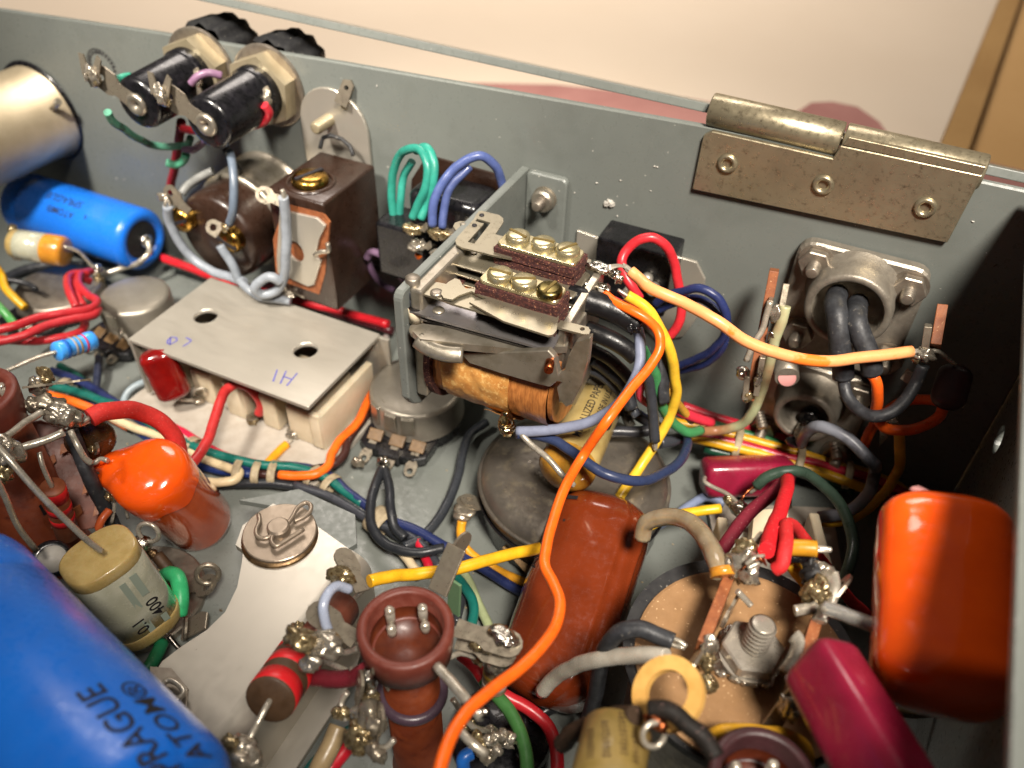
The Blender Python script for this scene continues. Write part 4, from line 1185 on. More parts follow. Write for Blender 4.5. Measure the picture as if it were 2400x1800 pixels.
for s_, tt, off, sz in (("400", .60, 24, 3.3), ("0.1", .70, -12, 3.3)):
    p = a_ + ax * (L * tt) + yv * 5.62 + xv * (off * .11)
    part('printed_word', lettering(s_, sz, frame(p, -ax, yv), None, ext=.05, bold=.04), 'ink', t)
for off, x0, x1, w_ in ((22, .14, .42, 1.4), (2, .16, .52, 1.2), (-2, .66, .84, 1.2), (26, .74, .84, 1.2)):
    p = a_ + ax * (L * (x0 + x1) / 2) + yv * 5.6 + xv * (off * .11)
    part('printed_stripe', MB().box((0, 0, 0), (L * (x1 - x0), w_, .05), frame(p, ax, yv)), 'silverink', t)
part('lead', MB().tube([P(238, 1292, d=146), P(215, 1275, d=144), P(160, 1225, d=141), P(90, 1155, d=138), P(20, 1075, d=136), P(-20, 1030, d=136)], .55, 8, 5), 'lead', t)
part('lead', MB().tube([P(395, 1490, d=166), P(415, 1515, d=166), P(452, 1545, d=165), P(505, 1575, d=163), P(533, 1600, d=162), P(540, 1650, d=160), P(530, 1710, d=157), P(512, 1770, d=152)], .5, 8, 5), 'lead2', t)

# very large blue electrolytic in the bottom left corner
a_, c_ = P(-165, 1420, d=124), P(330, 2010, d=98)
ax = axial(a_, c_); u_ = facing((a_ * .4 + c_ * .6), ax)
t = electrolytic('electrolytic_capacitor', 'very large blue sleeved capacitor filling the bottom left corner', a_, c_, 14.2, 9, u_, [], 5, .5, -1)
L = (c_ - a_).length
for s_, off, sz, tt in (("SPRAGUE", 29, 4.5, .90), ("ATOM\u00ae", 48, 4.3, .89)):
    u = u_.copy(); u.rotate(Matrix.Rotation(rad(-off), 3, ax))
    part('printed_word', lettering(s_, sz, frame(a_ + ax * (L * tt) + u * 14.2, -ax, u), 14.2, ext=.05, bold=.05), 'ink', t)

# ---------------------------------------------------------------- aluminium bracket with clevis washer and cotter
t = thing('aluminium_bracket', 'bare aluminium bracket with a concave edge and folded flange', 'bracket', P(640, 1400, z=0))
zt_ = 18.0
topo = ((569, 1231), (552, 1277), (570, 1290), (567, 1318), (556, 1376), (528, 1434), (484, 1477), (424, 1516), (380, 1550), (350, 1600), (330, 1700), (300, 1840), (404, 1850), (820, 1288), (716, 1214), (640, 1180))
mb = MB(); zplate(mb, topo, zt_, 1.5)
part('top_sheet', mb, 'alu', t)
f0, f1 = P(820, 1288, z=zt_), P(404, 1850, z=zt_)
dv = (f1 - f0).normalized(); nv = Vector((-dv.y, dv.x, 0))
if nv.x < 0: nv = -nv
fold = MB()
rows = []
for k in range(11):
    a = rad(90 * k / 10)
    rows.append((4.6 * math.sin(a), zt_ - 4.6 * (1 - math.cos(a))))
rows.append((4.6, 1.9))
vs = []
for o_, z_ in rows:
    for e in (f0, f1): vs.append((e.x + nv.x * o_, e.y + nv.y * o_, z_))
fold.add(vs, [(2 * k, 2 * k + 1, 2 * k + 3, 2 * k + 2) for k in range(len(rows) - 1)], True)
part('folded_side', fold, 'alu', t)
f0_, f1_ = f0, f1
b0, b1 = f0 + nv * 4.4, f1 + nv * 4.4
fl = [(b0.x, b0.y)] + [(P(*q, z=2).x, P(*q, z=2).y) for q in ((880, 1425), (826, 1598), (696, 1797), (575, 1990))] + [(b1.x, b1.y)]
part('foot_flange', MB().plate(fl, 1.4, Matrix.Translation((0, 0, 2.0)), bev=.15), 'alu', t)
w0 = P(657, 1254, z=zt_)
part('washer', MB().lathe(w0, Z, [(.02, 7.4), (1.0, 7.4), (1.15, 7.2), (1.15, 2.3)], 48, smooth=False), 'steelwarm', t)
part('felt_washer', MB().lathe(w0 + Vector((.3, -.5, 0)), Z, [(.0, 7.7), (.5, 7.6), (.5, 6)], 40), 'copperlug', t)
part('clevis_pin', MB().lathe(w0 + Z * 1.1, Z, [(0, 2.3), (1.7, 2.3), (2.1, 1.9), (2.1, 0)], 28, smooth=False), 'steelwarm', t)
cz_ = zt_ + 2.3
part('cotter_pin', MB().tube([P(*q, z=cz_) for q in ((606, 1205), (608, 1222), (600, 1246), (604, 1258), (622, 1262), (640, 1253), (662, 1240), (684, 1214), (700, 1188), (718, 1178), (728, 1184), (726, 1200), (708, 1214), (690, 1222))], .48, 8, 5).tube([P(*q, z=cz_) for q in ((640, 1253), (636, 1268), (646, 1280), (668, 1268), (712, 1240))], .48, 8, 5), 'steelwarm', t)
pa = MB(); zplate(pa, ((560, 1172), (640, 1158), (700, 1146), (832, 1206), (836, 1274), (812, 1288), (716, 1226), (640, 1186)), zt_ - 2.0, 1.4)
solo('angle_strip', pa, 'paint', 'grey blue painted metal strip tucked behind the aluminium bracket', 'strip')
# lower left lug with a triangular wire eye
t = thing('wire_eye_lug', 'dark flat lug with a loop of bare wire under the big blue can', 'lug', P(410, 1640, z=19))
mb = MB(); zplate(mb, ((352, 1562), (402, 1566), (440, 1612), (434, 1660), (415, 1690), (385, 1672), (350, 1630)), 20.5, .8)
part('plate', mb, 'oldnickel', t)
part('wire_eye', MB().tube([P(*q, z=21.8) for q in ((372, 1622), (392, 1595), (420, 1606), (430, 1625), (415, 1640), (380, 1632), (390, 1650), (424, 1660))], .5, 8, 5), 'lead', t)

# ---------------------------------------------------------------- striped carbon resistors
def resistor(name, label, a, c, r, bands, body, lead0=None, lead1=None, dog=0.0):
    ax = axial(a, c); L = (c - a).length
    t = thing(name, label, 'resistor', (a + c) / 2 - Vector((0, 0, r)), 'resistors among the wiring')
    pr = [(0, 0), (0, r * .93), (.25, r)] + ([(L * .2, r), (L * .26, r * (1 - dog)), (L * .74, r * (1 - dog)), (L * .8, r)] if dog else []) + [(L - .25, r), (L, r * .93), (L, 0)]
    part('body', MB().lathe(a, ax, pr, 32), body, t)
    for p0, p1, m_ in bands:
        rr = r + .03
        part('colour_band', MB().lathe(a + ax * (L * p0), ax, [(0, rr - .03), (.02, rr), (L * (p1 - p0) - .02, rr), (L * (p1 - p0), rr - .03)], 32), m_, t)
    if lead0: part('lead', MB().tube([a + ax * .3] + lead0, .5, 8, 5), 'lead', t)
    if lead1: part('lead', MB().tube([c - ax * .3] + lead1, .5, 8, 5), 'lead', t)
    return t
a_, c_ = P(632, 1642, d=126), P(716, 1518, d=140)
resistor('carbon_resistor', 'brown carbon resistor with wide red bands lying over the aluminium bracket', a_, c_, 3.9, [(.03, .24, 'band_red'), (.38, .56, 'band_red'), (.70, .95, 'band_red')], 'carbon',
         [P(622, 1660, d=125), P(604, 1695, d=124), P(590, 1722, d=123), P(580, 1765, d=122)])
t = thing('solder_post', 'fat solder blob on a bare wire end at the bottom beside the bracket', 'terminal', P(565, 1780, d=122))
joint(t, P(572, 1775, d=121), (2.7, 2.2, 2.2), 'solder', .3, 4, 1.8)
joint(t, P(540, 1740, d=121), (1.4, 1.0, 1.4), 'flux', .3, 2, .8)
resistor('carbon_resistor', 'plain dark brown resistor standing behind the lugs of the centre post', P(735, 1515, d=138), P(800, 1425, d=150), 3.4, [], 'carbonred',
         None, [P(835, 1400, d=150), P(870, 1360, d=150)])
resistor('film_resistor', 'small sky blue resistor with thin colour bands at the left', P(132, 825, d=204), P(218, 797, d=212), 2.45,
         [(.16, .26, 'band_blue'), (.38, .44, 'band_grey'), (.52, .57, 'band_gold'), (.68, .73, 'band_red')], 'blueres', [P(95, 835, d=203), P(40, 858, d=201), P(-20, 885, d=198)], None, .08)
resistor('carbon_resistor', 'small red banded resistor fixed upright to the brown post at the left edge', P(122, 1140, d=160), P(160, 1252, d=172), 2.3, [(.02, .22, 'band_red'), (.34, .46, 'band_red'), (.56, .68, 'band_red')], 'brownres',
         [P(112, 1120, d=159), P(98, 1085, d=158), P(92, 1060, d=158)])

# ---------------------------------------------------------------- phenolic posts
def post(name, label, cx, cy, ztop, ro, ri, depth, rs, mstem, mrim, pins, group='phenolic terminal posts'):
    t = thing(name, label, 'terminal post', (cx, cy, 0), group)
    o = Vector((cx, cy, 0))
    part('rim', MB().lathe(o, Z, [(ztop - 8, rs), (ztop - 6.2, ro * .95), (ztop - .5, ro), (ztop, ro - .4), (ztop, ri + .3), (ztop - .4, ri), (ztop - depth + .6, ri * .98), (ztop - depth + .5, ri * .9)], 48), mrim, t)
    part('stem', MB().lathe(o, Z, [(0, rs * 1.1), (1, rs), (ztop - 7, rs), (ztop - 7, 0)], 40), mstem, t)
    part('cup_floor', MB().lathe(o, Z, [(ztop - depth, 0), (ztop - depth + .5, 0), (ztop - depth + .5, ri * .97), (ztop - depth + 3.5, ri * .972)], 40), 'phenoldark', t)
    for px, py, dz in pins:
        q = P(px, py, z=ztop - dz)
        part('pin', MB().cyl(Vector((q.x, q.y, ztop - depth + .2)), q, .75, n=14).blob(q, (.8, .8, .6), .1), 'lead', t)
    return t
v = P(950, 1466, z=45)
t = post('terminal_post', 'red brown phenolic terminal post with a hollow top, bottom centre', v.x, v.y, 45, 7.35, 5.7, 6.8, 4.6, 'phenol', 'phenolrim', ((913, 1430, 1.6), (990, 1424, 1.6), (918, 1472, 4.6), (996, 1464, 4.6)))
part('wire_wrap', MB().torus((v.x, v.y, 25.5), (.08, 0, 1), 4.9, 1.0, 40, 10), wire_mat('#43343f'), t)
def plug(root, px, z, th=.5, m='lug', name='solder_lug'):
    mb = MB(); zplate(mb, px, z, th); return part(name, mb, m, root)
q = P(1140, 1478, z=40)
lug(t, P(1068, 1470, z=40), (1, .05, .25), (0, -.3, 1), 11, 4.2, 0)
lug(t, P(1070, 1500, z=36), (1, .1, .1), (0, -.4, 1), 10, 4.0, 0)
joint(t, P(1180, 1492, z=40.5), (2.4, 1.6, 1.2), 'solderbright', .3, 3, 1.2)
joint(t, P(1130, 1510, z=38), (2.0, 1.4, 1.2), 'flux', .3, 3, 1.2)
joint(t, P(1168, 1555, z=32), (1.6, 1.6, 2.4), 'solder', .25, 2, .8)
lug(t, P(850, 1385, z=40), (-.75, .55, .3), (.3, .2, 1), 9, 3.6, 0)
joint(t, P(800, 1350, z=41), (2.2, 1.6, 1.2), 'flux', .35, 4, 1.6)
lug(t, P(1020, 1370, z=40), (.25, .75, .5), (.9, -.3, .1), 10, 3.6, 0)
part('lug_tab', MB().box((0, 0, 0), (3.6, .5, 8), frame(P(1048, 1335, z=43), (.9, -.2, 0), (.05, .75, .65)), bev=.15), 'lug', t)
part('green_tag', MB().box((0, 0, 0), (2.6, .5, 8), frame(P(1065, 1400, z=36), (.9, -.2, 0), (0, .1, 1)), bev=.1), 'greentag', t)
lug(t, P(835, 1500, z=40), (-1, .1, .2), (0, -.3, 1), 10, 4.0, 0)
joint(t, P(760, 1515, z=42), (2.4, 2.0, 1.8), 'solder', .35, 4, 1.8)
joint(t, P(705, 1500, z=44), (2.4, 1.8, 1.6), 'flux', .35, 4, 1.8)
joint(t, P(730, 1550, z=42), (1.6, 1.4, 1.4), 'solder', .3, 3, 1.2)
joint(t, P(862, 1600, z=40), (1.1, 1.0, 2.2), 'solderbright', .25, 3, 1.4)
joint(t, P(872, 1680, z=36), (2.0, 1.8, 2.6), 'lug', .35, 4, 2.2)
joint(t, P(845, 1720, z=34), (2.4, 2.0, 2.2), 'flux', .35, 4, 2.2)
part('bare_lead', MB().tube([P(1024, 1560, z=44), P(1060, 1600, z=44), P(1100, 1648, z=44), P(1125, 1678, z=43)], .8, 8, 4, wob=.15), 'lead', t)
joint(t, P(1122, 1672, z=43), (1.0, .9, 1.0), 'solderbright', .2, 2, .8)
part('bare_lead', MB().tube([P(1075, 1710, z=38), P(1110, 1745, z=38), P(1140, 1768, z=37)], .7, 8, 4), 'lead', t)
for px, py in ((1118, 1725), (1125, 1742), (1145, 1735), (1162, 1728), (1178, 1722), (1195, 1728), (1165, 1760)):
    joint(t, P(px, py, z=26), (.9, .8, .9), 'flux' if px < 1130 else 'solder', .35, 2, .8)
v = P(1792, 1822, z=48)
post('terminal_post', 'dark maroon post rim cropped by the bottom edge right of centre', v.x, v.y, 48, 7.0, 5.4, 6.8, 4.6, 'darkphenol', 'darkphenol', ((1725, 1796, 1.6), (1812, 1792, 1.6)))
v = P(-78, 925, z=48)
t = post('terminal_post', 'red brown phenolic post cropped by the left edge with charred sides', v.x, v.y, 48, 8.6, 6.4, 6.8, 7.6, 'phenol', 'phenolrim', ((2, 904, 1.8),))
def lump(px, py, z, r, m, n=3, s=1.3): joint(t, P(px, py, z=z), r, m, .35, n, s)
lug(t, P(60, 905, z=44), (.75, .65, .1), (-.4, .5, .8), 12, 5, 0)
lump(108, 880, 45, (1.6, 1.1, 2.2), 'flux'); lump(92, 905, 43, (1.9, 1.5, 2.2), 'solder')
lump(75, 950, 42, (1.7, 1.4, 1.6), 'lug'); lump(125, 950, 42, (2.6, 1.8, 1.2), 'lug', 4, 2.0); lump(160, 975, 42, (3.0, 2.2, 2.4), 'solder', 5, 2.4)
lump(18, 1050, 44, (2.8, 2.2, 2.6), 'solder', 5, 2.2); lump(5, 1110, 40, (2.0, 1.8, 1.8), 'flux', 3, 1.5)
part('bare_lead', MB().tube([P(100, 965, z=44), P(60, 990, z=44), P(15, 1022, z=44), P(-30, 1050, z=44)], .7, 8, 4, wob=.2), 'lead', t)
part('bare_lead', MB().tube([P(150, 1012, z=44), P(110, 1028, z=44), P(60, 1045, z=44), P(30, 1060, z=43)], .75, 8, 4, wob=.25), 'lead', t)
part('bare_lead', MB().tube([P(165, 1010, z=42), P(185, 1050, z=40), P(203, 1078, z=37), P(214, 1086, z=36)], .6, 8, 4), 'lead', t)
part('bare_lead', MB().tube([P(-10, 1120, d=140), P(10, 1160, d=142), P(40, 1230, d=146), P(85, 1290, d=152)], .55, 8, 4), 'lead', t)
q = P(125, 1240, z=20)
uo = Vector((CAM.x - v.x, CAM.y - v.y, 0)).normalized(); uo.rotate(Matrix.Rotation(rad(18), 3, 'Z'))
part('printed_letter', lettering("L", 4.5, frame(Vector((v.x, v.y, 20)) + uo * 7.62, Z.cross(uo), uo), 50, ext=.05, bold=.05), 'ink', t)
# dark brown disc capacitor and a small drum beside it
a_ = P(212, 1030, d=172)
t = thing('disc_capacitor', 'dark brown shiny ceramic disc tucked between the post and the orange drop', 'capacitor', a_)
dn = Vector((.75, -.6, .25)).normalized()
part('disc', MB().lathe(a_ - dn * 1.2, dn, [(0, 0), (.1, 3.6), (.6, 4.6), (1.2, 4.9), (1.8, 4.6), (2.3, 3.6), (2.4, 0)], 36), 'ceramic', t)
part('lead', MB().tube([a_ + Vector((0, 0, 3.5)), P(196, 990, d=170), P(180, 975, d=169)], .45, 6, 4), 'lead', t)
part('yellow_mark', MB().lathe(a_ + dn * 1.1 + Vector((.4, 0, -3)), dn, [(0, 1.2), (.25, 1.1), (.3, 0)], 16), 'band_gold', t)
a_ = P(122, 1310, d=160)
t = thing('drum_trimmer', 'small black drum with a pale face between the blue can and the brown post', 'trimmer', a_ - Vector((0, 0, 3)))
dn = (CAM - a_).normalized()
part('drum', MB().lathe(a_ - dn * 6, dn, [(0, 3.6), (5.6, 3.6), (6, 3.2), (6, 2.6)], 30), 'black', t)
part('face', MB().lathe(a_ - dn * .6, dn, [(0, 2.7), (.3, 2.6), (.4, 0)], 28), 'card', t)
# ================================================================ right hand side
# card topped can with a bolt and two tag boards
kz = 36.0
v = P(1742, 1548, z=kz)
t = thing('card_topped_can', 'round can with a tan card top and dark rim carrying a bolt and nut', 'can', (v.x, v.y, 0))
o = Vector((v.x, v.y, 0))
R = 17.4
part('card_top', MB().lathe(o, Z, [(kz - 1.2, R - .4), (kz - .2, R - .3), (kz, R - .8), (kz, 0)], 64, smooth=False), 'kraft', t)
part('rim', MB().lathe(o + Vector((-.4, 1.2, 0)), Z, [(kz - 4, R + .8), (kz - 1.6, R + 1.5), (kz - 1.0, R + 1.5), (kz - 1.0, R - 2)], 64, smooth=False), 'blackmatte', t)
part('can_wall', MB().lathe(o, Z, [(0, R - 1), (kz - 2, R - .6)], 64), 'can', t)
b0 = P(1752, 1545, z=kz + 1)
# soldered base plate, washer, nut and bolt
mb = MB(); zplate(mb, ((1655, 1552), (1668, 1530), (1690, 1478), (1712, 1462), (1728, 1470), (1790, 1490), (1828, 1512), (1815, 1560), (1802, 1612), (1760, 1604), (1700, 1578), (1662, 1570)), kz + .9, .7)
t2 = thing('tag_strip', 'bright soldered mounting foot with a hex nut and upright tag boards on the card top', 'terminal strip', (b0.x, b0.y, kz))
part('foot', mb, 'solderbright', t2)
wr = MB(); zplate(wr, ((1722, 1470), (1738, 1474), (1710, 1520), (1690, 1570), (1672, 1562), (1688, 1520)), kz + 3.4, .5)
part('foot_wing', MB().plate([(-4, 0), (4, 0), (3.4, 2.8), (-3.2, 3.2)], .5, frame(P(1700, 1530, z=kz + 1), (.45, 1, 0), (-1, .4, .5))), 'steel', t2)
part('foot_wing', MB().plate([(-4, 0), (4, 0), (3.6, 3.0), (-2.0, 3.8)], .5, frame(P(1822, 1560, z=kz + 1), (.2, 1, 0), (-1, .1, .3))), 'steel', t2)
bz = P(1757, 1538, z=kz + 1.0)
n_ = part('hex_nut', MB().lathe(bz, Z, [(0, 4.9), (.5, 4.9), (.5, 1.9)], 30, smooth=False).hexnut(bz + Z * .55, Z, 8.6, 2.6, 0, x=(1, .35, 0)), 'bright', t2)
part('bolt', MB().thread(bz + Z * 2.4, bz + Z * 8.6 + Vector((.2, .5, 0)), 2.15, .85, 20), 'bright', n_)
mb = MB()
for px, py in ((1690, 1578), (1722, 1592), (1745, 1598), (1768, 1602), (1795, 1606)):
    mb.blob(P(px, py, z=kz + .8), (.9, .6, .5), .3, 1)
part('solder_fillet', mb, 'solder', t2)
def slab(p0, p1, h, th, root, name, m):
    d = (p1 - p0); L = d.length
    fr_ = frame((p0 + p1) / 2 - Z * (h / 2), d, Z.cross(d).cross(d) * -1)
    x = d.normalized(); zz = (Z - x * Z.dot(x)).normalized(); yy = zz.cross(x)
    m4 = Matrix((x, yy, zz)).transposed().to_4x4(); m4.translation = (p0 + p1) / 2 - zz * (h / 2)
    return part(name, MB().box((0, 0, 0), (L, th, h), m4, bev=.12), m, root)
slab(P(1708, 1352, z=46), P(1648, 1505, z=46), 8.5, 1.7, t2, 'tag_board', 'fibre')
slab(P(1915, 1452, z=46), P(1883, 1560, z=46), 8.5, 1.7, t2, 'tag_board', 'fibre')
def eye(root, px, z, L, d, n, w=4.2): return lug(root, P(*px, z=z), d, n, L, w, .8)
eye(t2, (1722, 1350), 44, 8.5, (.3, .9, .55), (1, -.3, 0))
eye(t2, (1735, 1395), 43, 6, (.3, -.8, -.5), (1, -.2, 0), 3.4)
eye(t2, (1902, 1455), 44, 9.5, (.35, .85, .5), (-.9, .2, .3), 4.6)
eye(t2, (1648, 1505), 44, 8, (-.3, -.8, .3), (-.9, .2, .3), 4.0)
part('lug_blade', MB().tube([P(1918, 1458, z=46.5), P(1938, 1420, z=47), P(1950, 1372, z=47.5), P(1945, 1345, z=48)], 1.5, 10, 5, flat=.35), 'lead', t2)
part('lug_blade', MB().tube([P(1862, 1432, z=46), P(1885, 1428, z=46), P(1908, 1425, z=46), P(1922, 1400, z=46)], .9, 8, 4, flat=.5), 'lead', t2)
part('lug_blade', MB().tube([P(1838, 1575, z=44), P(1862, 1535, z=45), P(1868, 1500, z=45.5), P(1860, 1490, z=45.5)], 1.3, 8, 4, flat=.4), 'lead', t2)
joint(t2, P(1738, 1325, z=48), (2.3, 1.8, 3.0), 'solder', .35, 5, 1.8)
joint(t2, P(1748, 1290, z=50), (1.9, 1.5, 1.9), 'flux', .3, 3, 1.4)
joint(t2, P(1716, 1340, z=47), (1.0, 1.0, 1.3), 'flux', .3, 2, .7)
joint(t2, P(1915, 1390, z=47), (1.9, 1.9, 2.8), 'flux', .35, 5, 1.7)
joint(t2, P(1932, 1340, z=48), (1.4, 1.4, 1.8), 'solder', .3, 3, 1.2)
joint(t2, P(1905, 1350, z=47), (1.6, 1.3, 2.4), 'blackmatte', .3, 3, 1.4)
joint(t2, P(1650, 1545, z=43), (1.5, 1.3, 2.0), 'flux', .35, 4, 1.4)
joint(t2, P(1662, 1510, z=45), (1.3, 1.2, 2.0), 'solder', .3, 3, 1.2)
joint(t2, P(1660, 1600, z=42), (1.4, 1.2, 1.6), 'flux', .3, 2, .9)
part('cut_lead', MB().tube([P(1728, 1385, z=46), P(1742, 1400, z=45), P(1756, 1415, z=44), P(1760, 1420, z=43.8)], .5, 8, 4), 'lead', t2)
st_ = MB()
for i in range(9):
    a_ = P(1735 + i * 2, 1338 - i * 2, z=50); c_ = P(1788 + i, 1300 + i * 3.2, z=51.5)
    st_.tube([a_, (a_ + c_) / 2 + Vector((0, 0, .5 + .15 * i)), c_], .17, 5, 4)
part('strand', st_, 'copper', t2)
part('strand', MB().tube([P(1748, 1322, z=51), P(1765, 1310, z=52), P(1790, 1302, z=51.5)], .35, 6, 4).tube([P(1752, 1332, z=50.5), P(1772, 1322, z=51), P(1792, 1312, z=51)], .35, 6, 4), 'lead', t2)

# large orange dipped capacitor at the right edge
a_, c_ = P(2210, 1182, d=127), P(2212, 1672, d=108)
t = thing('dipped_capacitor', 'large glossy orange dipped capacitor at the right edge, half in shade', 'capacitor', c_ - Vector((0, 0, 8)))
part('body', capsule(a_, c_, 9.1, 7.6, 3.0, .55, .55, -8), 'orange', t)
q = P(2158, 1152, d=127)
part('resin_nub', MB().blob(q, (1.7, .8, .7), .2), 'pinkresin', t)
part('lead', MB().tube([P(2070, 1470, d=119), P(2030, 1460, d=120), P(1975, 1440, d=122), P(1925, 1425, d=123)], .55, 8, 4), 'lead', t)
wire('clear sleeve over the bare lead of the orange capacitor', '#8c8f92', [(2066, 1474, D(118)), (2030, 1458, D(120)), (1980, 1440, D(122)), (1930, 1424, D(123.5))], 1.15, m=M['clear'], name='clear_sleeve', cat='sleeve')

# crimson box capacitors
def boxcap(name, label, a, c, w, h, e, m, spin=0, taper=.8):
    ax = axial(a, c); L = (c - a).length
    yv = facing((a + c) / 2, ax); yv.rotate(Matrix.Rotation(rad(spin), 3, ax)); xv = yv.cross(ax)
    t = thing(name, label, 'capacitor', (a + c) / 2 - Vector((0, 0, h)), 'crimson box capacitors')
    rows = []
    for tt, k in ((0, .02), (.002, .82), (.03, .95), (.07, 1), (.5, 1.02), (.93, 1), (.97, .95), (.998, .82), (1, .02)):
        rows.append((a + ax * (L * tt), xv * w * k, yv * h * k, e))
    part('body', MB().loft(rows, 44), m, t)
    return t, ax, xv, yv
t, ax, xv, yv = boxcap('box_capacitor', 'large crimson box capacitor in the bottom right corner beside the tan card top', P(1915, 1545, d=114), P(2125, 1905, d=96), 4.9, 3.6, 5, 'crimson', 34)
part('lead', MB().tube([P(1905, 1590, d=113), P(1888, 1575, d=116), P(1868, 1560, d=118), P(1866, 1592, d=118), P(1872, 1625, d=117), P(1895, 1625, d=116)], .55, 8, 5), 'lead', t)
joint(t, P(1888, 1630, d=116), (.9, .8, .9), 'solder', .3, 2, .6)
part('lug_bar', MB().box((0, 0, 0), (2.6, .6, 11), frame(P(1838, 1660, d=121), (1, .2, 0), (.15, .2, 1)), bev=.15), 'lug', t)
joint(t, P(1848, 1660, d=119), (1.1, 1.0, 2.6), 'solder', .3, 3, 1.4)
a_, c_ = P(1648, 1118, z=8), P(1852, 1112, z=8)
t, ax, xv, yv = boxcap('box_capacitor', 'smaller crimson box capacitor lying in front of the wire harness', a_, c_, 4.3, 4.0, 4.5, 'crimson', 24)
part('lead', MB().tube([P(1652, 1118, z=12), P(1652, 1130, z=13), P(1672, 1142, z=13), P(1700, 1155, z=13.5), P(1722, 1172, z=14), P(1734, 1186, z=14)], .5, 8, 5), 'lead', t)

# second cream slide switch
t = thing('slide_switch', 'cream plastic slide switch with grey card slider below the small crimson capacitor', 'switch', P(1800, 1300, z=0), 'cream plastic switches')
def wallbar(p0, p1, h, th, m, nm='side_wall'):
    d = Vector((p1.x - p0.x, p1.y - p0.y, 0)); L = d.length; d.normalize()
    n_ = Vector((-d.y, d.x, 0))
    m4 = Matrix((d, n_, Z)).transposed().to_4x4(); m4.translation = (p0 + p1) / 2 - Z * (h / 2)
    return part(nm, MB().box((0, 0, 0), (L, th, h), m4, bev=.55, seg=3), m, t)
sz = 17.0
wallbar(P(1693, 1210, z=sz), P(1712, 1395, z=sz), sz - 1, 2.2, 'cream')
wallbar(P(1908, 1200, z=sz), P(1965, 1420, z=sz), sz - 1, 2.2, 'cream')
pa_, pb_ = P(1720, 1215, z=14), P(1895, 1400, z=14)
part('body', MB().box(((pa_.x + pb_.x) / 2, (pa_.y + pb_.y) / 2, 6), (abs(pb_.x - pa_.x), abs(pa_.y - pb_.y), 11), bev=.6), 'card', t)
mb = MB(); zplate(mb, ((1768, 1196), (1845, 1190), (1852, 1250), (1762, 1262)), 17.5, 6)
part('slider', mb, 'cream', t)
mb = MB(); zplate(mb, ((1748, 1330), (1900, 1365), (1915, 1445), (1840, 1420), (1790, 1390)), 20, 1.0)
part('card_flap', mb, 'card', t)
joint(t, P(1730, 1192, z=14), (1.9, 1.6, 1.8), 'solderbright', .3, 3, 1.2)
joint(t, P(1842, 1180, z=14), (1.3, 1.2, 1.9), 'solderbright', .4, 3, 1.2)
joint(t, P(1706, 1172, z=13), (1.1, 1.0, 1.2), 'flux', .3, 2, .7)
mb = MB(); zplate(mb, ((1660, 1190), (1692, 1180), (1950, 1190), (1990, 1425), (1700, 1420)), 2.5, 1.6)
part('base', mb, 'creamw', t)

# tag boards beside the connectors
t = thing('tag_board', 'upright brown fibre tag board left of the cable connectors with solder lugs', 'terminal strip', P(1760, 940, y=-20), 'brown fibre tag boards')
a_, c_ = P(1815, 632, y=-10), P(1758, 930, y=-22)
def vslab(a, c, w, th, root, m, nm='board', face=None):
    ax = axial(a, c); L = (c - a).length
    f = Vector(face) if face else facing((a + c) / 2, ax)
    f = (f - ax * f.dot(ax)).normalized(); s = f.cross(ax)
    m4 = Matrix((ax, s, f)).transposed().to_4x4(); m4.translation = (a + c) / 2
    return part(nm, MB().box((0, 0, 0), (L, w, th), m4, bev=.15), m, root)
vslab(a_, c_, 1.9, 7.0, t, 'fibre')
vslab(P(1843, 666, y=-14), P(1828, 745, y=-18), 1.3, 3.0, t, 'lug', 'lug_bar')
vslab(P(1808, 700, y=-17), P(1798, 735, y=-18), 1.0, 3.0, t, 'lug', 'lug_bar')
part('bare_lead', MB().tube([P(1806, 708, y=-19), P(1796, 740, y=-20), P(1788, 770, y=-21), P(1765, 810, y=-23), P(1750, 845, y=-24)], .65, 8, 5, wob=.2), 'lead', t)
vslab(P(1788, 835, y=-22), P(1772, 925, y=-25), 1.2, 2.4, t, 'lug', 'lug_bar')
vslab(P(1752, 880, y=-24), P(1746, 935, y=-26), 1.2, 2.4, t, 'lug', 'lug_bar')
joint(t, P(1818, 735, y=-19), (1.1, 1.0, 2.0), 'solder', .3, 3, 1.1)
joint(t, P(1810, 788, y=-20), (.9, .8, 1.2), 'solderbright', .3, 2, .8)
joint(t, P(1741, 872, y=-25), (1.5, 1.3, 1.6), 'solderbright', .2, 2, .9)
joint(t, P(1752, 930, y=-26), (1.2, 1.0, 1.2), 'flux', .3, 3, 1.0)
joint(t, P(1778, 890, y=-25), (.7, .7, 1.6), 'solder', .3, 2, .8)
t = thing('tag_board', 'upright brown fibre tag board right of the cable connectors, orange wire soldered to it', 'terminal strip', P(2190, 840, y=-18), 'brown fibre tag boards')
vslab(P(2208, 722, y=-10), P(2192, 815, y=-16), 1.9, 5.5, t, 'fibre')
vslab(P(2176, 762, y=-15), P(2166, 830, y=-17), 1.4, 3.0, t, 'lug', 'lug_bar')
joint(t, P(2166, 832, y=-18), (1.7, 1.3, 1.4), 'solder', .35, 4, 1.4)
joint(t, P(2148, 842, y=-18.5), (.9, .8, .9), 'flux', .3, 2, .8)
vslab(P(2140, 870, y=-15), P(2122, 895, y=-16), 2.4, .8, t, 'lug', 'lug_bar')
part('bare_lead', MB().tube([P(2170, 826, y=-17.5), P(2190, 822, y=-17), P(2215, 835, y=-16), P(2240, 855, y=-16)], .45, 8, 4), 'lead', t)
a_, c_ = P(2245, 855, y=-14), P(2215, 960, y=-22)
t = thing('dipped_capacitor', 'dark maroon dipped capacitor in the shade of the right hand wall', 'capacitor', c_)
part('body', capsule(a_, c_, 3.2, 2.2, 2.4, .8, .8), 'darkphenol', t)
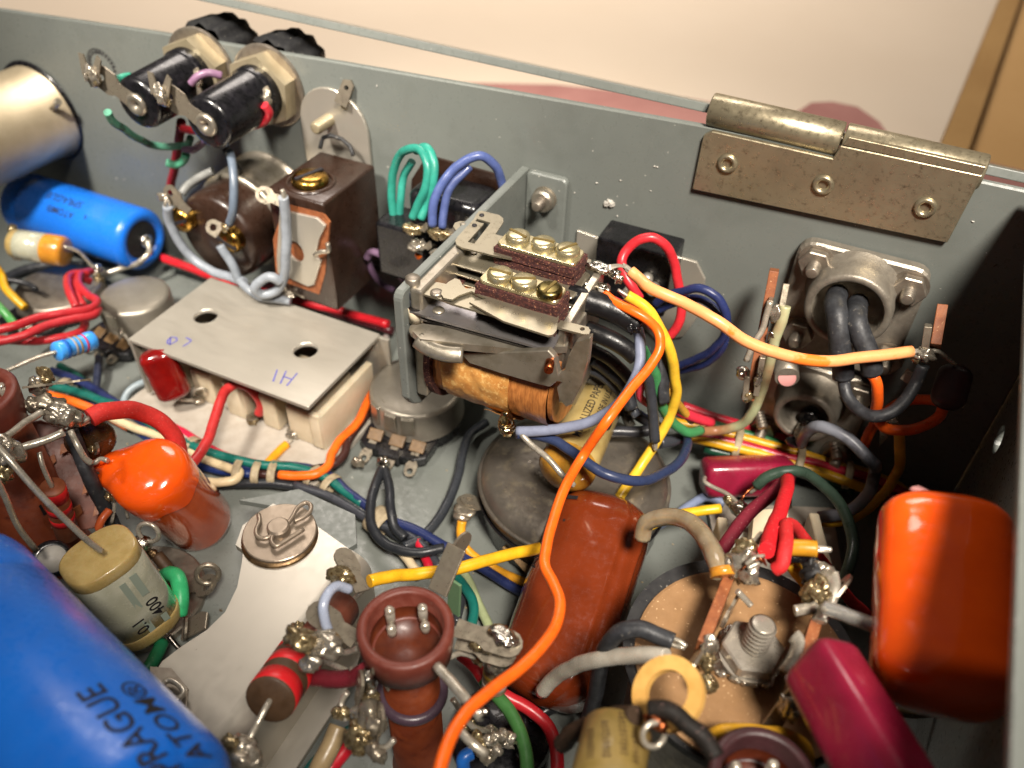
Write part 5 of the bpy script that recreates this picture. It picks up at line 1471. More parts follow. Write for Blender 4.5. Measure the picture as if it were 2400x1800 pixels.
# small clamp parts by the connectors
t = thing('cable_clamp', 'cylindrical clamp screw and ferrule between the tag board and lower connector', 'clamp', P(1850, 880, y=-10))
part('ferrule', MB().cyl(P(1840, 845, y=-8), P(1845, 885, y=-14), 2.8, 2.6, 24), 'cast', t)
part('ferrule_face', MB().cyl(P(1845, 885, y=-13.9), P(1845.3, 886, y=-14.2), 1.9, n=20), 'pinkresin', t)
for (x0, y0, x1, y1) in ((1778, 968, 1788, 1004), (1955, 1040, 1962, 1075)):
    part('clamp_screw', MB().thread(P(x0, y0, y=-6), P(x1, y1, y=-9), 1.3, .8), 'oldnickel', t)
# thin lugs in the dark corner
t = thing('hanging_lug', 'pointed pale lug hanging below the orange wire loop', 'lug', P(2075, 1030, y=-14))
part('blade', MB().plate([(-1.4, 3.5), (1.4, 3.5), (1.2, 0), (0, -4), (-1.2, 0)], .5, frame(P(2076, 1010, y=-14), (1, 0, 0), (.2, -1, .3))), 'lug', t)
joint(t, P(2092, 985, y=-14), (1.2, 1.0, 1.0), 'solder', .3, 2, .8)

# buff tube with copper in the bottom foreground
a_, c_ = P(1448, 1712, d=112), P(1395, 1950, d=100)
ax = axial(a_, c_); R = 4.6
t = thing('paper_tube', 'buff printed paper tube in the blurred bottom foreground under charred leads', 'capacitor', c_)
part('tube', MB().lathe(a_, ax, [(0, 0), (0, R - .3), (.3, R), (14, R), (14.1, 0)], 40), 'paperdark', t)
up = facing(a_, ax)
for i, (off, x0, l_) in enumerate(((-34, 4.5, 5.0), (-10, 4.0, 6.5), (14, 5.5, 6.0), (38, 6.0, 5.0))):
    u = up.copy(); u.rotate(Matrix.Rotation(rad(off), 3, ax))
    row = MB()
    fr_ = frame(a_ + ax * x0 + u * (R + .02), ax + ax.cross(u) * -.25, u)
    for k in range(int(l_ / .62)):
        for e in (-.3, .3): row.box((-l_ / 2 + .62 * k, e * random.uniform(.5, 1.1), 0), (random.uniform(.2, .4), random.uniform(.3, .55), .05), fr_)
    part('printed_line', row, 'brownink', t)
q = P(1566, 1625, d=112)
t = thing('cream_ring', 'cream card ring standing on edge in the blurred bottom foreground', 'ring', q - Vector((0, 0, 5)))
fa = (CAM - q).normalized(); fa = (fa + Vector((-.5, .1, .1))).normalized()
part('ring', MB().lathe(q - fa * .6, fa, [(0, 3.0), (0, 5.0), (1.2, 5.0), (1.2, 3.0), (0, 3.0)], 44, smooth=False), 'wax', t)
part('copper_core', MB().blob(P(1535, 1690, d=106), (1.3, .9, 1.0), .25).blob(P(1550, 1705, d=105), (.9, .7, .7), .25), 'copper', t)
part('brass_eyelet', MB().torus(P(1532, 1722, d=105), (.5, -.5, .6), 1.5, .4), 'lead', t)
# ================================================================ wires
RED, PINK, ORG, YEL, NAVY, TEAL, GRN, GREY, BLK, CREAM = '#c32b33', '#d32a45', '#ef6418', '#ddae22', '#27305c', '#146157', '#3f8250', '#6f747f', '#1e1e21', '#dac49a'
GW = 'loose wires around the relay'
# --- relay fan
wire('thick pale orange striped wire running from the relay tail to the right tag board', '#e99a4d', [(1478, 636, 62.5), (1492, 648, 62), (1520, 672, 62), (1600, 708, 61), (1680, 752, 60), (1745, 797, None), (1830, 830, None), (1920, 846, None), (2040, 836, None), (2138, 824, Y(-19))], 1.25, bare=(0, 1), m=M['orangestripe'], wob=.1)
wire('red wire arching in a loop over the black wall switch', RED, [(1500, 700, Y(-22)), (1478, 668, Y(-22)), (1462, 640, Y(-21)), (1458, 612, Y(-19)), (1475, 580, Y(-17)), (1500, 561, Y(-16)), (1530, 558, Y(-15)), (1560, 578, Y(-14)), (1578, 610, Y(-13)), (1590, 670, Y(-13)), (1598, 715, Y(-13)), (1592, 755, Y(-14)), (1570, 790, Y(-15))], 1.15)
wire('navy blue wire looping behind the pale orange wire, upper strand', NAVY, [(1535, 712, Y(-13)), (1560, 695, Y(-14)), (1600, 683, Y(-15)), (1645, 676, Y(-16)), (1680, 695, Y(-16)), (1700, 730, Y(-16)), (1702, 775, Y(-15)), (1675, 815, Y(-14)), (1630, 842, Y(-12)), (1590, 858, Y(-10))], 1.05)
wire('navy blue wire looping behind the pale orange wire, lower strand', NAVY, [(1540, 728, Y(-11)), (1580, 712, Y(-11)), (1640, 700, Y(-12)), (1690, 740, Y(-13)), (1698, 800, Y(-13)), (1660, 848, Y(-11)), (1610, 866, Y(-9)), (1585, 872, Y(-8))], .95)
wire('yellow wire bowing down from the relay to the wirewound pot', '#e0b432', [(1468, 692, 60), (1492, 706, 59), (1525, 735, 57), (1552, 780, 53), (1572, 830, 48), (1582, 880, 42), (1584, 930, 36), (1572, 970, 31), (1545, 1025, 26), (1500, 1095, 21), (1455, 1160, 18.5), (1425, 1205, 15)], 1.2, bare=(0,))
wire('bright orange wire crossing the whole scene from the relay down over the brown capacitor', ORG, [(1418, 690, 60), (1440, 708, 60), (1480, 728, 60), (1520, 752, 59), (1544, 782, 58), (1546, 815, 56), (1525, 855, 54), (1480, 910, 52), (1420, 990, 50), (1365, 1070, D(157)), (1325, 1140, None), (1298, 1215, None), (1281, 1280, None), (1277, 1325, D(140)), (1296, 1365, None), (1312, 1408, None), (1308, 1450, None), (1270, 1515, D(126)), (1215, 1570, None), (1150, 1618, None), (1095, 1668, None), (1055, 1730, None), (1032, 1800, D(108)), (1018, 1880, D(104))], 1.03, bare=(0,), wob=.05)
wire('grey blue wire from the black sleeve round to the coil terminal', '#7d8398', [(1494, 770, 53), (1500, 800, 52), (1500, 840, 50), (1482, 900, 47), (1450, 946, 44), (1400, 980, 41), (1340, 1000, 38), (1270, 1010, 36), (1212, 1010, 35)], 1.2)
wire('dark navy wire from the coil terminal sagging over the wirewound pot', '#2c3654', [(1210, 1018, 34.5), (1245, 1018, 34), (1290, 1028, 34), (1340, 1058, 34), (1385, 1092, 33.5), (1430, 1115, 33), (1490, 1128, 31), (1550, 1112, 28), (1592, 1082, 25), (1610, 1045, 22), (1608, 1020, 19)], 1.15)
wire('thick black sleeve beside the relay stacks, end torn', '#1d1d20', [(1335, 694, 59), (1370, 704, 59), (1415, 718, 58.5), (1460, 738, 57.5), (1498, 762, 56)], 2.7, m=M['sleeveblack'], name='sleeve', cat='sleeve', wob=.25)
wire('second black sleeve below the torn one, thinner', '#1d1d20', [(1378, 772, 52), (1420, 790, 52), (1455, 808, 51), (1490, 835, 49)], 2.0, m=M['sleeveblack'], name='sleeve', cat='sleeve', wob=.2)
blob = MB()
for i in range(7): blob.blob(P(1484 + random.uniform(-8, 8), 757 + random.uniform(-12, 14), z=56.5), (.9, .8, .9), .4, 2)
solo('torn_tape', blob, 'black', 'torn crumbly black end of the thick sleeve by the orange wire', 'tape')
wire('orange red wire lying inside the orange bend near the relay', '#c2344a', [(1438, 705, 58), (1468, 720, 58), (1505, 742, 57), (1530, 765, 56)], 1.0)
wire('dark grey wire dropping straight down with a bare tip', '#33353a', [(1512, 815, 48), (1518, 860, 44), (1526, 920, 38), (1531, 980, 32), (1534, 1035, 27)], 1.25, bare=(1,))
wire('flat dusty black strip hanging behind the orange wire', '#1c1c1e', [(1560, 805, 47), (1556, 850, 44), (1556, 900, 40), (1558, 945, 36)], 1.5, flat=.45, m=M['rubber'], name='strap', cat='strap')
wire('green wire hanging from the relay into a pale tube', GRN, [(1505, 818, 49), (1520, 850, 46), (1535, 880, 42), (1546, 930, 36), (1558, 965, 31), (1582, 995, 26), (1612, 1013, 23), (1642, 1008, 21)], 1.25)
wire('olive tan tube rising from the green wire to the left tag board', '#8f8a6a', [(1632, 1012, 21), (1680, 1010, 20), (1726, 1000, Y(-19)), (1760, 970, Y(-20)), (1785, 920, Y(-20)), (1802, 860, Y(-20)), (1815, 800, Y(-20)), (1832, 750, Y(-19)), (1840, 718, Y(-18))], 1.2, m=M['olive'])
wire('red wire stub lying across the harness near the flat black strip', '#cf3043', [(1552, 938, 30), (1575, 955, 28), (1610, 972, 25), (1645, 985, 22), (1668, 990, 20)], 1.3)
wire('amber wire dropping beside the yellow wire into the harness', '#cf9a35', [(1566, 905, 38), (1580, 935, 34), (1598, 960, 28), (1620, 985, 22)], 1.1)
for i, (c_, pts, r_) in enumerate(((('#2a2c30'), [(1385, 842, 40), (1420, 862, 38), (1465, 905, 35), (1480, 960, 31)], 1.6), ('#3d4047', [(1372, 862, 36), (1410, 880, 35), (1450, 915, 32), (1495, 975, 28)], 1.3),
                                  ('#4a4740', [(1375, 885, 32), (1410, 900, 30), (1445, 930, 27), (1480, 1000, 22)], 1.3), (NAVY, [(1372, 878, 30), (1420, 915, 28), (1462, 950, 25), (1520, 985, 21)], 1.15),
                                  ('#2b2b2f', [(1470, 960, 26), (1520, 990, 23), (1545, 1000, 22)], 1.2), ('#26262a', [(1375, 815, 44), (1420, 835, 43), (1460, 870, 40), (1490, 910, 37)], 1.4), ('#d23a50', [(1500, 855, 44), (1508, 880, 41), (1500, 930, 34), (1530, 955, 30)], .9), ('#2b2b2f', [(1425, 1010, 22), (1480, 1012, 22), (1530, 1008, 22)], 1.4), ('#35373c', [(1545, 1038, 20), (1575, 1035, 19), (1600, 1025, 18)], 1.5))):
    wire(['upper black wire in the dark tangle right of the relay tail', 'dark grey wire in the tangle behind the grey blue wire', 'brownish grey wire in the tangle above the paper capacitor', 'navy wire in the tangle above the paper capacitor', 'black wire in the tangle passing under the dark grey drop wire',
          'topmost black wire in the dark tangle, under the thin sleeve', 'thin red wire glimpsed behind the orange wire in the tangle', 'black wire lying along the back of the wirewound pot', 'short dusty grey wire crossing at the tip of the dark drop wire'][i], c_, pts, r_, group='dark wires tangled right of the relay')
# --- harness along the wall
GH = 'harness wires along the foot of the back wall'
for lb, c_, pts in (('red harness wire nearest the wall', '#c4283a', [(1600, 950, 14), (1640, 966, 13), (1700, 985, 12), (1780, 1010, 10), (1850, 1035, 9)]),
                    ('green harness wire beside the red one nearest the wall', '#2f6b42', [(1640, 985, 12), (1700, 1003, 11), (1780, 1026, 10), (1850, 1050, 9), (1900, 1068, 8)]),
                    ('upper yellow harness wire passing the lower connector', '#d39c1e', [(1560, 985, 12), (1640, 1000, 12), (1730, 1022, 11), (1850, 1056, 10), (1930, 1080, 9), (2030, 1108, 8), (2120, 1150, 7), (2160, 1190, 6)]),
                    ('crimson harness wire between the two yellow ones', '#b02437', [(1620, 1015, 12), (1730, 1040, 11), (1860, 1075, 10), (1960, 1100, 9), (2060, 1128, 8), (2150, 1175, 7), (2200, 1215, 6)]),
                    ('lower yellow harness wire running behind the crimson capacitor', '#d7a321', [(1600, 1022, 11), (1700, 1044, 11), (1800, 1068, 10), (1900, 1098, 9), (1960, 1120, 9), (2030, 1146, 8)]),
                    ('dark green harness wire at the bottom of the run', '#173c2c', [(1650, 1052, 8), (1750, 1075, 8), (1850, 1100, 8), (1950, 1132, 7), (2000, 1150, 6)]),
                    ('second crimson harness wire fading into the dark corner', '#7d1c2a', [(1880, 1090, 8), (1960, 1112, 8), (2050, 1142, 7), (2120, 1185, 6), (2180, 1240, 5)])):
    wire(lb, c_, pts, 1.25, group=GH)
def tie(label, px, py, z, ax, R, w=1.6, m='lace', fl=.7):
    c = P(px, py, z=z)
    mb = MB().lathe(c - Vector(ax).normalized() * w / 2, ax, [(0, R * .9), (.15, R), (w * .33, R * 1.02), (w * .5, R * .98), (w * .66, R * 1.02), (w - .15, R), (w, R * .9)], 20)
    for q in mb.v: q.z = c.z + (q.z - c.z) * fl
    return solo('lacing_tie', mb, m, label, 'tie', 'waxed lacing ties round the harness')
hx = (P(1900, 1090, z=9) - P(1700, 1035, z=10)).normalized()
tie('lacing tie on the wall harness left of the lower connector', 1728, 1036, 10, hx, 4.4, 1.8)
tie('lacing tie on the wall harness just right of the crimson capacitor', 1872, 1078, 9, hx, 4.4, 1.8)
tie('lacing tie on the wall harness in the shade at the right', 1984, 1112, 8, hx, 4.2, 1.8)
# --- connector leads
wire('dusty black lead bending out of the upper connector, left one', '#2a2b2e', [(1962, 690, Y(-6)), (1958, 705, Y(-12)), (1962, 740, Y(-17)), (1968, 790, Y(-19)), (1975, 850, Y(-20)), (1978, 885, Y(-20))], 2.35, m=M['rubber'], wob=.3)
wire('black cable sagging in a U from the connector to the right tag board', '#26282b', [(1978, 870, Y(-20)), (1980, 905, Y(-21)), (1992, 940, Y(-23)), (2020, 965, Y(-25)), (2050, 975, Y(-26)), (2090, 965, Y(-25)), (2125, 935, Y(-22)), (2148, 895, Y(-19)), (2164, 855, Y(-18))], 1.35, m=M['rubber'])
wire('dusty black lead bending out of the upper connector, right one', '#2a2b2e', [(2012, 712, Y(-6)), (2008, 725, Y(-12)), (2010, 755, Y(-17)), (2022, 800, Y(-19)), (2038, 845, Y(-20)), (2042, 870, Y(-20))], 2.3, m=M['rubber'], wob=.3)
wire('orange wire leaving the right connector lead and looping in the dark corner', '#e35c1a', [(2034, 866, Y(-20)), (2050, 890, Y(-21)), (2056, 930, Y(-21)), (2058, 980, Y(-20)), (2075, 1003, Y(-20)), (2120, 1008, Y(-19)), (2170, 995, Y(-17)), (2205, 970, Y(-15)), (2208, 948, Y(-13)), (2180, 938, Y(-11)), (2130, 940, Y(-10)), (2090, 955, Y(-10)), (2060, 980, Y(-11)), (2040, 1010, Y(-12)), (2022, 1050, Y(-13))], 1.2)
wire('grey wire curving out of the lower connector and down beside the harness', '#6d7078', [(1876, 1040, Y(-13)), (1892, 1014, Y(-17)), (1925, 1000, Y(-20)), (1962, 1012, Y(-21)), (2000, 1040, Y(-22)), (2034, 1072, Y(-23)), (2050, 1110, 22), (2040, 1150, 20), (2010, 1185, 17), (1970, 1205, 14), (1920, 1212, 11)], 1.45, m=M['greywire'])
t = thing('connector_pin', 'bright pin and black insulator seen inside the lower connector', 'pin', P(1880, 1015, y=-8))
part('pin', MB().cyl(P(1890, 990, y=-5), P(1876, 1018, y=-13), 1.5, n=16), 'solderbright', t)
part('insulator', MB().blob(P(1862, 1036, y=-13), (1.8, 1.5, 1.5), .2).cyl(P(1900, 965, y=-3), P(1895, 985, y=-6), 2.2, n=18), 'black', t)
wire('yellow wire rising from the floor past the grey wire into the dark corner', '#c99620', [(1905, 1218, 10), (1950, 1224, 10), (1990, 1218, 11), (2030, 1195, 13), (2072, 1155, 16), (2100, 1110, 20), (2110, 1060, Y(-18)), (2106, 1015, Y(-15))], 1.2)
wire('yellow wire on the floor from the brown capacitor to the cream switch', YEL, [(1360, 1395, 16), (1405, 1362, 15), (1450, 1310, 14), (1485, 1262, 13), (1530, 1228, 13), (1585, 1208, 13), (1640, 1198, 13), (1690, 1192, 13.5)], 1.2)
wire('pale blue grey wire on the floor left of the small crimson capacitor', '#76819c', [(1540, 1235, 3), (1580, 1210, 3), (1620, 1182, 4), (1655, 1165, 4), (1700, 1180, 4)], 1.15)
wire('dark green wire arching over the small crimson capacitor', '#33453a', [(1772, 1140, 17), (1790, 1122, 19), (1830, 1106, 21), (1875, 1106, 22), (1920, 1130, 23), (1962, 1172, 23), (1988, 1220, 22), (2000, 1265, 21), (1992, 1320, 20), (1975, 1370, 18), (1968, 1420, 16)], 1.3, bare=(0,))
wire('thin copper strands at the end of the dark green wire', '#8f4a25', [(1772, 1140, 17), (1755, 1150, 16.5), (1742, 1164, 15.5), (1733, 1182, 15)], .3, m=M['copper'])
CL = 'red cloth covered wires at the tag strip'
wire('bright red cloth wire bent over at the top of the tag strip', '#c81e26', [(1848, 1122, 30), (1842, 1150, 37), (1828, 1200, 43), (1808, 1250, 48), (1797, 1292, 51)], 1.4, True, group=CL)
wire('dark maroon wire slanting down left from the bent red one', '#6e1a2a', [(1846, 1124, 29), (1815, 1150, 30), (1775, 1185, 31), (1735, 1228, 31), (1700, 1275, 30), (1672, 1320, 26), (1655, 1345, 20)], 1.4, True, group=CL)
wire('red wire bent in a hairpin right of the bright red cloth wire', '#c42a2c', [(1815, 1334, 49), (1830, 1326, 50), (1838, 1300, 51), (1844, 1262, 50), (1843, 1232, 48), (1858, 1232, 45), (1888, 1268, 38), (1930, 1320, 30), (1980, 1390, 22), (2030, 1440, 16)], 1.2, True, group=CL)
wire('short stout red cloth wire beside the hairpin', '#b8151f', [(1822, 1235, 48), (1824, 1262, 47), (1822, 1290, 47), (1814, 1312, 47)], 1.35, True, group=CL)
wire('stiff amber covered stub lying on the tag strip', '#b9811f', [(1846, 1285, 49), (1875, 1286, 49.5), (1915, 1288, 50)], 1.45, bare=(1,))
wire('yellow wire dropping from the tag strip behind the card flap', '#cf9a22', [(1846, 1316, 44), (1865, 1335, 42), (1890, 1365, 38), (1900, 1390, 34)], 1.3)
wire('dark burnt tape curling round the right tag board', '#17130f', [(1850, 1298, 48), (1880, 1300, 48), (1902, 1320, 48), (1905, 1350, 47), (1895, 1375, 46)], 1.5, m=M['black'], flat=.5, name='tape', cat='tape')
wire('tan translucent tube arching from the brown capacitor to the tag strip', '#a9967a', [(1505, 1262, 30), (1512, 1228, 33), (1545, 1214, 36), (1590, 1214, 39), (1632, 1236, 42), (1662, 1275, 45), (1682, 1320, 47), (1690, 1345, 47)], 1.75, m=M['tan'], name='tube', cat='tube')
part('resin_collar', MB().cyl(P(1692, 1330, z=47.2), P(1696, 1352, z=46.6), 2.0, 2.1, 20), 'amber', bpy.data.objects[[o.name for o in COL.objects if o.name.startswith('tube')][-1]])
wire('black wire bending over the card top rim with a bare tip', '#2c2d31', [(1372, 1700, 12), (1392, 1640, 20), (1410, 1560, 30), (1428, 1508, 38), (1458, 1478, 42), (1500, 1474, 43), (1540, 1488, 43), (1578, 1504, 43)], 1.45, m=M['rubber'], bare=(1,))
wire('milky sleeve running left from the card top over the brown capacitor', '#bdb7a8', [(1270, 1622, D(150)), (1300, 1590, D(146)), (1345, 1562, D(140)), (1400, 1546, D(134)), (1460, 1538, D(130)), (1520, 1536, D(127)), (1562, 1542, D(125))], 1.45, m=M['whitegrey'], name='sleeve', cat='sleeve')
wire('charred brown cloth lead curving in the bottom foreground', '#3a2c20', [(1315, 1745, D(120)), (1335, 1722, D(118)), (1390, 1702, D(115)), (1440, 1682, D(112)), (1490, 1672, D(109))], 1.4, True, wob=.5)
wire('black charred lead descending past the copper core', '#1c1815', [(1520, 1668, D(107)), (1570, 1670, D(106)), (1610, 1695, D(105)), (1650, 1735, D(104)), (1680, 1775, D(103))], 1.3, True, wob=.6)
wire('yellow wire arching behind the dark maroon post', '#d29d2c', [(1655, 1735, D(120)), (1690, 1718, D(118)), (1740, 1716, D(118)), (1800, 1722, D(119)), (1850, 1730, D(120)), (1885, 1755, D(120)), (1890, 1800, D(120))], 1.3)
wire('green wire curving down on the floor right of the centre post', '#3d6b38', [(1110, 1562, 12), (1130, 1590, 13), (1162, 1625, 14), (1195, 1670, 14), (1218, 1715, 14), (1232, 1770, 14), (1236, 1830, 14)], 1.3)
wire('red wire curving down on the floor beside the green one', '#b02028', [(1080, 1535, 14), (1110, 1560, 14), (1140, 1600, 13), (1190, 1635, 12), (1240, 1660, 11), (1280, 1695, 10), (1302, 1745, 10), (1306, 1830, 10)], 1.3)
wire('short blue wire in the shadow under the centre post', '#1f5cab', [(1085, 1800, 20), (1088, 1775, 22), (1105, 1765, 22)], 1.2)
# --- middle floor
wire('yellow wire crossing from the bracket lug to the brown capacitor', '#e0a81f', [(866, 1362, 36), (905, 1352, 35), (960, 1346, 33), (1020, 1340, 32), (1090, 1328, 31), (1170, 1306, 30), (1265, 1284, 28)], 1.2)
wire('amber wire dropping from the wirewound pot lug to the floor', '#dd9a26', [(1082, 1222, 8), (1080, 1250, 6), (1088, 1280, 4), (1112, 1305, 3), (1160, 1335, 2), (1215, 1360, 2), (1250, 1372, 2)], 1.15)
wire('pale green wire on the floor beside the centre post', '#9ba57c', [(1078, 1330, 3), (1092, 1352, 3), (1112, 1395, 3), (1132, 1440, 3), (1150, 1480, 3)], 1.1)
wire('teal wire on the floor beside the pale green one', '#17655c', [(1060, 1345, 4), (1085, 1370, 4), (1104, 1402, 4), (1110, 1440, 4), (1100, 1480, 4)], 1.15)
wire('dark grey wire on the floor under the teal one', '#2e3034', [(1085, 1385, 2), (1078, 1420, 2), (1068, 1460, 2)], 1.0)
wire('short cream wire on the floor behind the centre post', '#d2bf9d', [(940, 1292, 3), (955, 1312, 3), (972, 1335, 3), (985, 1352, 3)], 1.15)
wire('short red wire on the floor behind the centre post', '#c21f33', [(978, 1265, 3), (990, 1292, 3), (1002, 1318, 3), (1010, 1345, 3)], 1.15)
wire('left black wire of the pair hanging from the relay side potentiometer', '#25272b', [(895, 1100, 6.5), (880, 1135, 7), (868, 1185, 7), (872, 1235, 6), (900, 1272, 5), (945, 1290, 5), (1000, 1294, 5), (1040, 1285, 5)], 1.25)
wire('right black wire of the pair hanging from the relay side potentiometer', '#25272b', [(903, 1100, 6.5), (912, 1140, 7), (915, 1190, 7), (924, 1235, 5), (950, 1262, 4)], 1.2)
wire('dark grey wire curving on the floor between the two pots', '#303338', [(1140, 990, 4), (1105, 1015, 4), (1085, 1060, 3.5), (1072, 1120, 3), (1050, 1175, 3), (1020, 1225, 3), (985, 1262, 3), (945, 1282, 3)], 1.25)
# --- left harness
GL = 'harness wires crossing the floor at the left'
for lb, c_, pts, r_ in (
    ('teal harness wire running along the top of the left bundle', '#166258', [(120, 905, 6), (190, 922, 6), (235, 938, 6), (290, 958, 6), (345, 988, 5), (410, 1025, 5), (470, 1052, 5), (540, 1074, 5), (620, 1090, 5), (690, 1096, 5), (750, 1112, 5), (800, 1145, 4), (850, 1180, 4)], 1.2),
    ('navy harness wire running the whole length of the left bundle', '#252e58', [(120, 868, 4), (180, 890, 4), (225, 915, 4), (280, 950, 4), (350, 1000, 3.5), (430, 1050, 3.5), (520, 1085, 3.5), (600, 1094, 4), (690, 1092, 4), (760, 1110, 4), (830, 1165, 4), (900, 1212, 4), (980, 1245, 4), (1060, 1290, 3), (1150, 1345, 2.5), (1240, 1400, 2)], 1.2),
    ('second navy harness wire beside the left bundle tie', '#1d2c5e', [(140, 900, 2.5), (200, 935, 2.5), (260, 968, 2.5), (330, 1015, 2), (420, 1070, 2), (500, 1100, 2.5), (590, 1112, 3)], 1.15),
    ('dark green harness wire curving from the grey pot', '#10493c', [(140, 858, 3), (180, 880, 3), (210, 915, 3), (235, 945, 3)], 1.2),
    ('cream harness wire ending in a hook near the ties', '#d8c39c', [(255, 975, 4), (310, 1000, 4), (370, 1022, 4), (430, 1050, 4), (490, 1080, 4), (540, 1098, 4.5), (561, 1106, 4.5), (552, 1122, 4.5), (520, 1130, 4.5), (485, 1130, 4.5)], 1.2),
    ('orange harness wire emerging under the left post lug', '#ef6b1c', [(85, 918, 5), (130, 930, 5), (190, 948, 5), (240, 968, 4), (300, 1000, 3)], 1.25),
    ('pink red harness wire under the teal one', '#cc2240', [(380, 985, 2), (430, 1012, 2), (480, 1042, 2), (540, 1072, 2), (600, 1085, 2)], 1.0),
    ('dark brown harness wire under the orange hook', '#3a211d', [(590, 1110, 3.5), (660, 1112, 4), (730, 1102, 4.5), (785, 1085, 5), (806, 1066, 5), (815, 1035, 5), (850, 985, 4), (880, 935, 4)], 1.15),
    ('orange harness wire hooking up behind the cover box to the relay', '#ef6a1c', [(655, 1113, 5), (700, 1116, 5.5), (740, 1112, 6), (770, 1090, 6), (778, 1062, 6), (800, 1030, 6), (835, 995, 6), (862, 940, 7), (885, 905, 8), (930, 878, 9), (965, 870, 10)], 1.2),
    ('black harness wire along the bottom of the left bundle', '#26282c', [(480, 1142, 2), (560, 1132, 2.5), (640, 1134, 3), (720, 1145, 3), (780, 1168, 3), (840, 1205, 3), (900, 1235, 2.5), (950, 1268, 2)], 1.2),
    ('grey black harness wire near the bracket strip', '#3a3c42', [(690, 1135, 4), (760, 1158, 4), (820, 1190, 3.5), (880, 1225, 3.5), (940, 1245, 3), (1000, 1290, 3), (1030, 1330, 3)], 1.1)):
    wire(lb, c_, pts, r_, group=GL)
lx = (P(700, 1110, z=4) - P(560, 1100, z=4)).normalized()
for i, (px, py, R_, lb) in enumerate(((560, 1102, 3.2, 'first lacing tie on the left harness, next to the cream hook'), (604, 1106, 3.3, 'second lacing tie on the left harness'), (642, 1106, 3.3, 'third lacing tie on the left harness, left of the orange hook'), (738, 1116, 3.2, 'lacing tie round the orange hook and teal wire'), (775, 1134, 2.9, 'lacing tie right of the orange hook'), (150, 905, 2.6, 'lacing tie at the left end under the post lug'), (448, 1046, 2.9, 'pale lacing tie between the two red cloth wires'))):
    dx = lx if i < 3 else (P(800, 1150, z=4) - P(740, 1110, z=4)).normalized() if i < 5 else (P(240, 935, z=4) - P(140, 905, z=4)).normalized() if i == 5 else (P(480, 1065, z=4) - P(400, 1025, z=4)).normalized()
    tie(lb, px, py, 4, dx, R_, 2.0)
tie('broad pale lacing wrap behind the black wire pair', 890, 1222, 4, (P(930, 1240, z=4) - P(860, 1190, z=4)).normalized(), 3.6, 4.5)
wire('yellow stub wire soldered to the front lug of the cover box', '#e0991f', [(672, 1042, 3), (655, 1058, 3), (632, 1080, 3.5), (622, 1092, 4)], 1.2, bare=(0,))
wire('pale blue wire curling from the cover box base onto the floor', '#8d9aa0', [(345, 893, 4), (318, 905, 4), (298, 922, 3), (290, 945, 2), (296, 968, 2)], 1.0)
wire('dark grey wire dropping from the round pot to the floor', '#2c3144', [(232, 838, 4), (230, 870, 4), (226, 905, 3), (222, 930, 3)], 1.1)
wire('thick red cloth wire looping from the left post lug into the orange drop', '#c3302b', [(212, 980, 40), (235, 968, 40), (280, 960, 38), (330, 966, 34), (378, 990, 30), (408, 1025, 26), (420, 1065, 22), (418, 1110, 18)], 2.0, True, bare=(0,))
wire('red wire rising from the orange drop to the middle lug of the cover box', '#b3302f', [(400, 1120, 14), (450, 1085, 14), (480, 1045, 14), (500, 995, 15), (516, 945, 16), (532, 912, 16), (555, 900, 16), (580, 905, 15), (602, 928, 12), (612, 950, 9), (606, 970, 6)], 1.35)
GR = 'red wires bunched at the left'
for i, pts in enumerate(([(-20, 778, 24), (40, 762, 24), (100, 742, 23), (160, 732, 22), (215, 722, 20), (228, 706, 19), (205, 690, 18), (184, 664, 17), (190, 642, 15), (215, 636, 13)],
                         [(-20, 805, 22), (50, 788, 22), (110, 762, 22), (170, 748, 21), (222, 738, 19), (230, 725, 18)],
                         [(0, 795, 18), (60, 800, 18), (120, 795, 18), (180, 782, 17), (200, 760, 16), (190, 735, 16)],
                         [(180, 722, 18), (165, 690, 19), (158, 660, 18), (170, 642, 16), (208, 640, 14)],
                         [(195, 718, 17), (182, 690, 17), (178, 662, 16), (192, 652, 14), (212, 660, 12)])):
    wire(['uppermost red wire running in from the left edge', 'second red wire running in from the left edge', 'lowest red wire of the bunch, dipping under', 'left red loop rising to the blue capacitor lead', 'inner red loop rising to the blue capacitor lead'][i], '#b02a30', pts, 1.2, group=GR)
t = thing('soldered_tag', 'shiny solder cluster joining the red bunch and the blue capacitor lead', 'terminal', P(235, 655, z=2))
joint(t, P(228, 632, z=10), (1.6, 1.3, 1.8), 'solderbright', .3, 3, 1.2)
joint(t, P(232, 655, z=7), (1.7, 1.3, 1.6), 'flux', .3, 4, 1.5)
joint(t, P(240, 672, z=4), (1.3, 1.1, 1.2), 'flux', .3, 2, .8)
part('post', MB().box((P(238, 668, z=3).x, P(238, 668, z=3).y, 3.5), (3, 1.2, 7), bev=.2), 'copperlug', t)
wire('yellow wire curling at the left edge', '#d8a31c', [(-10, 625, 14), (5, 650, 14), (12, 672, 13), (35, 700, 11), (60, 722, 9)], 1.25)
wire('green wire at the left edge below the yellow one', '#4f9a52', [(-15, 705, 12), (5, 725, 11), (25, 748, 9), (38, 768, 8)], 1.25)
wire('thin black rod at the left edge', '#2b2c2f', [(-15, 652, 14), (30, 658, 13), (70, 668, 12), (85, 678, 12)], .9)
wire('black cable in the shadow beneath the amber ended capacitor', '#161618', [(0, 660, 2), (60, 632, 2), (130, 620, 2), (200, 622, 2)], 1.6, m=M['rubber'])
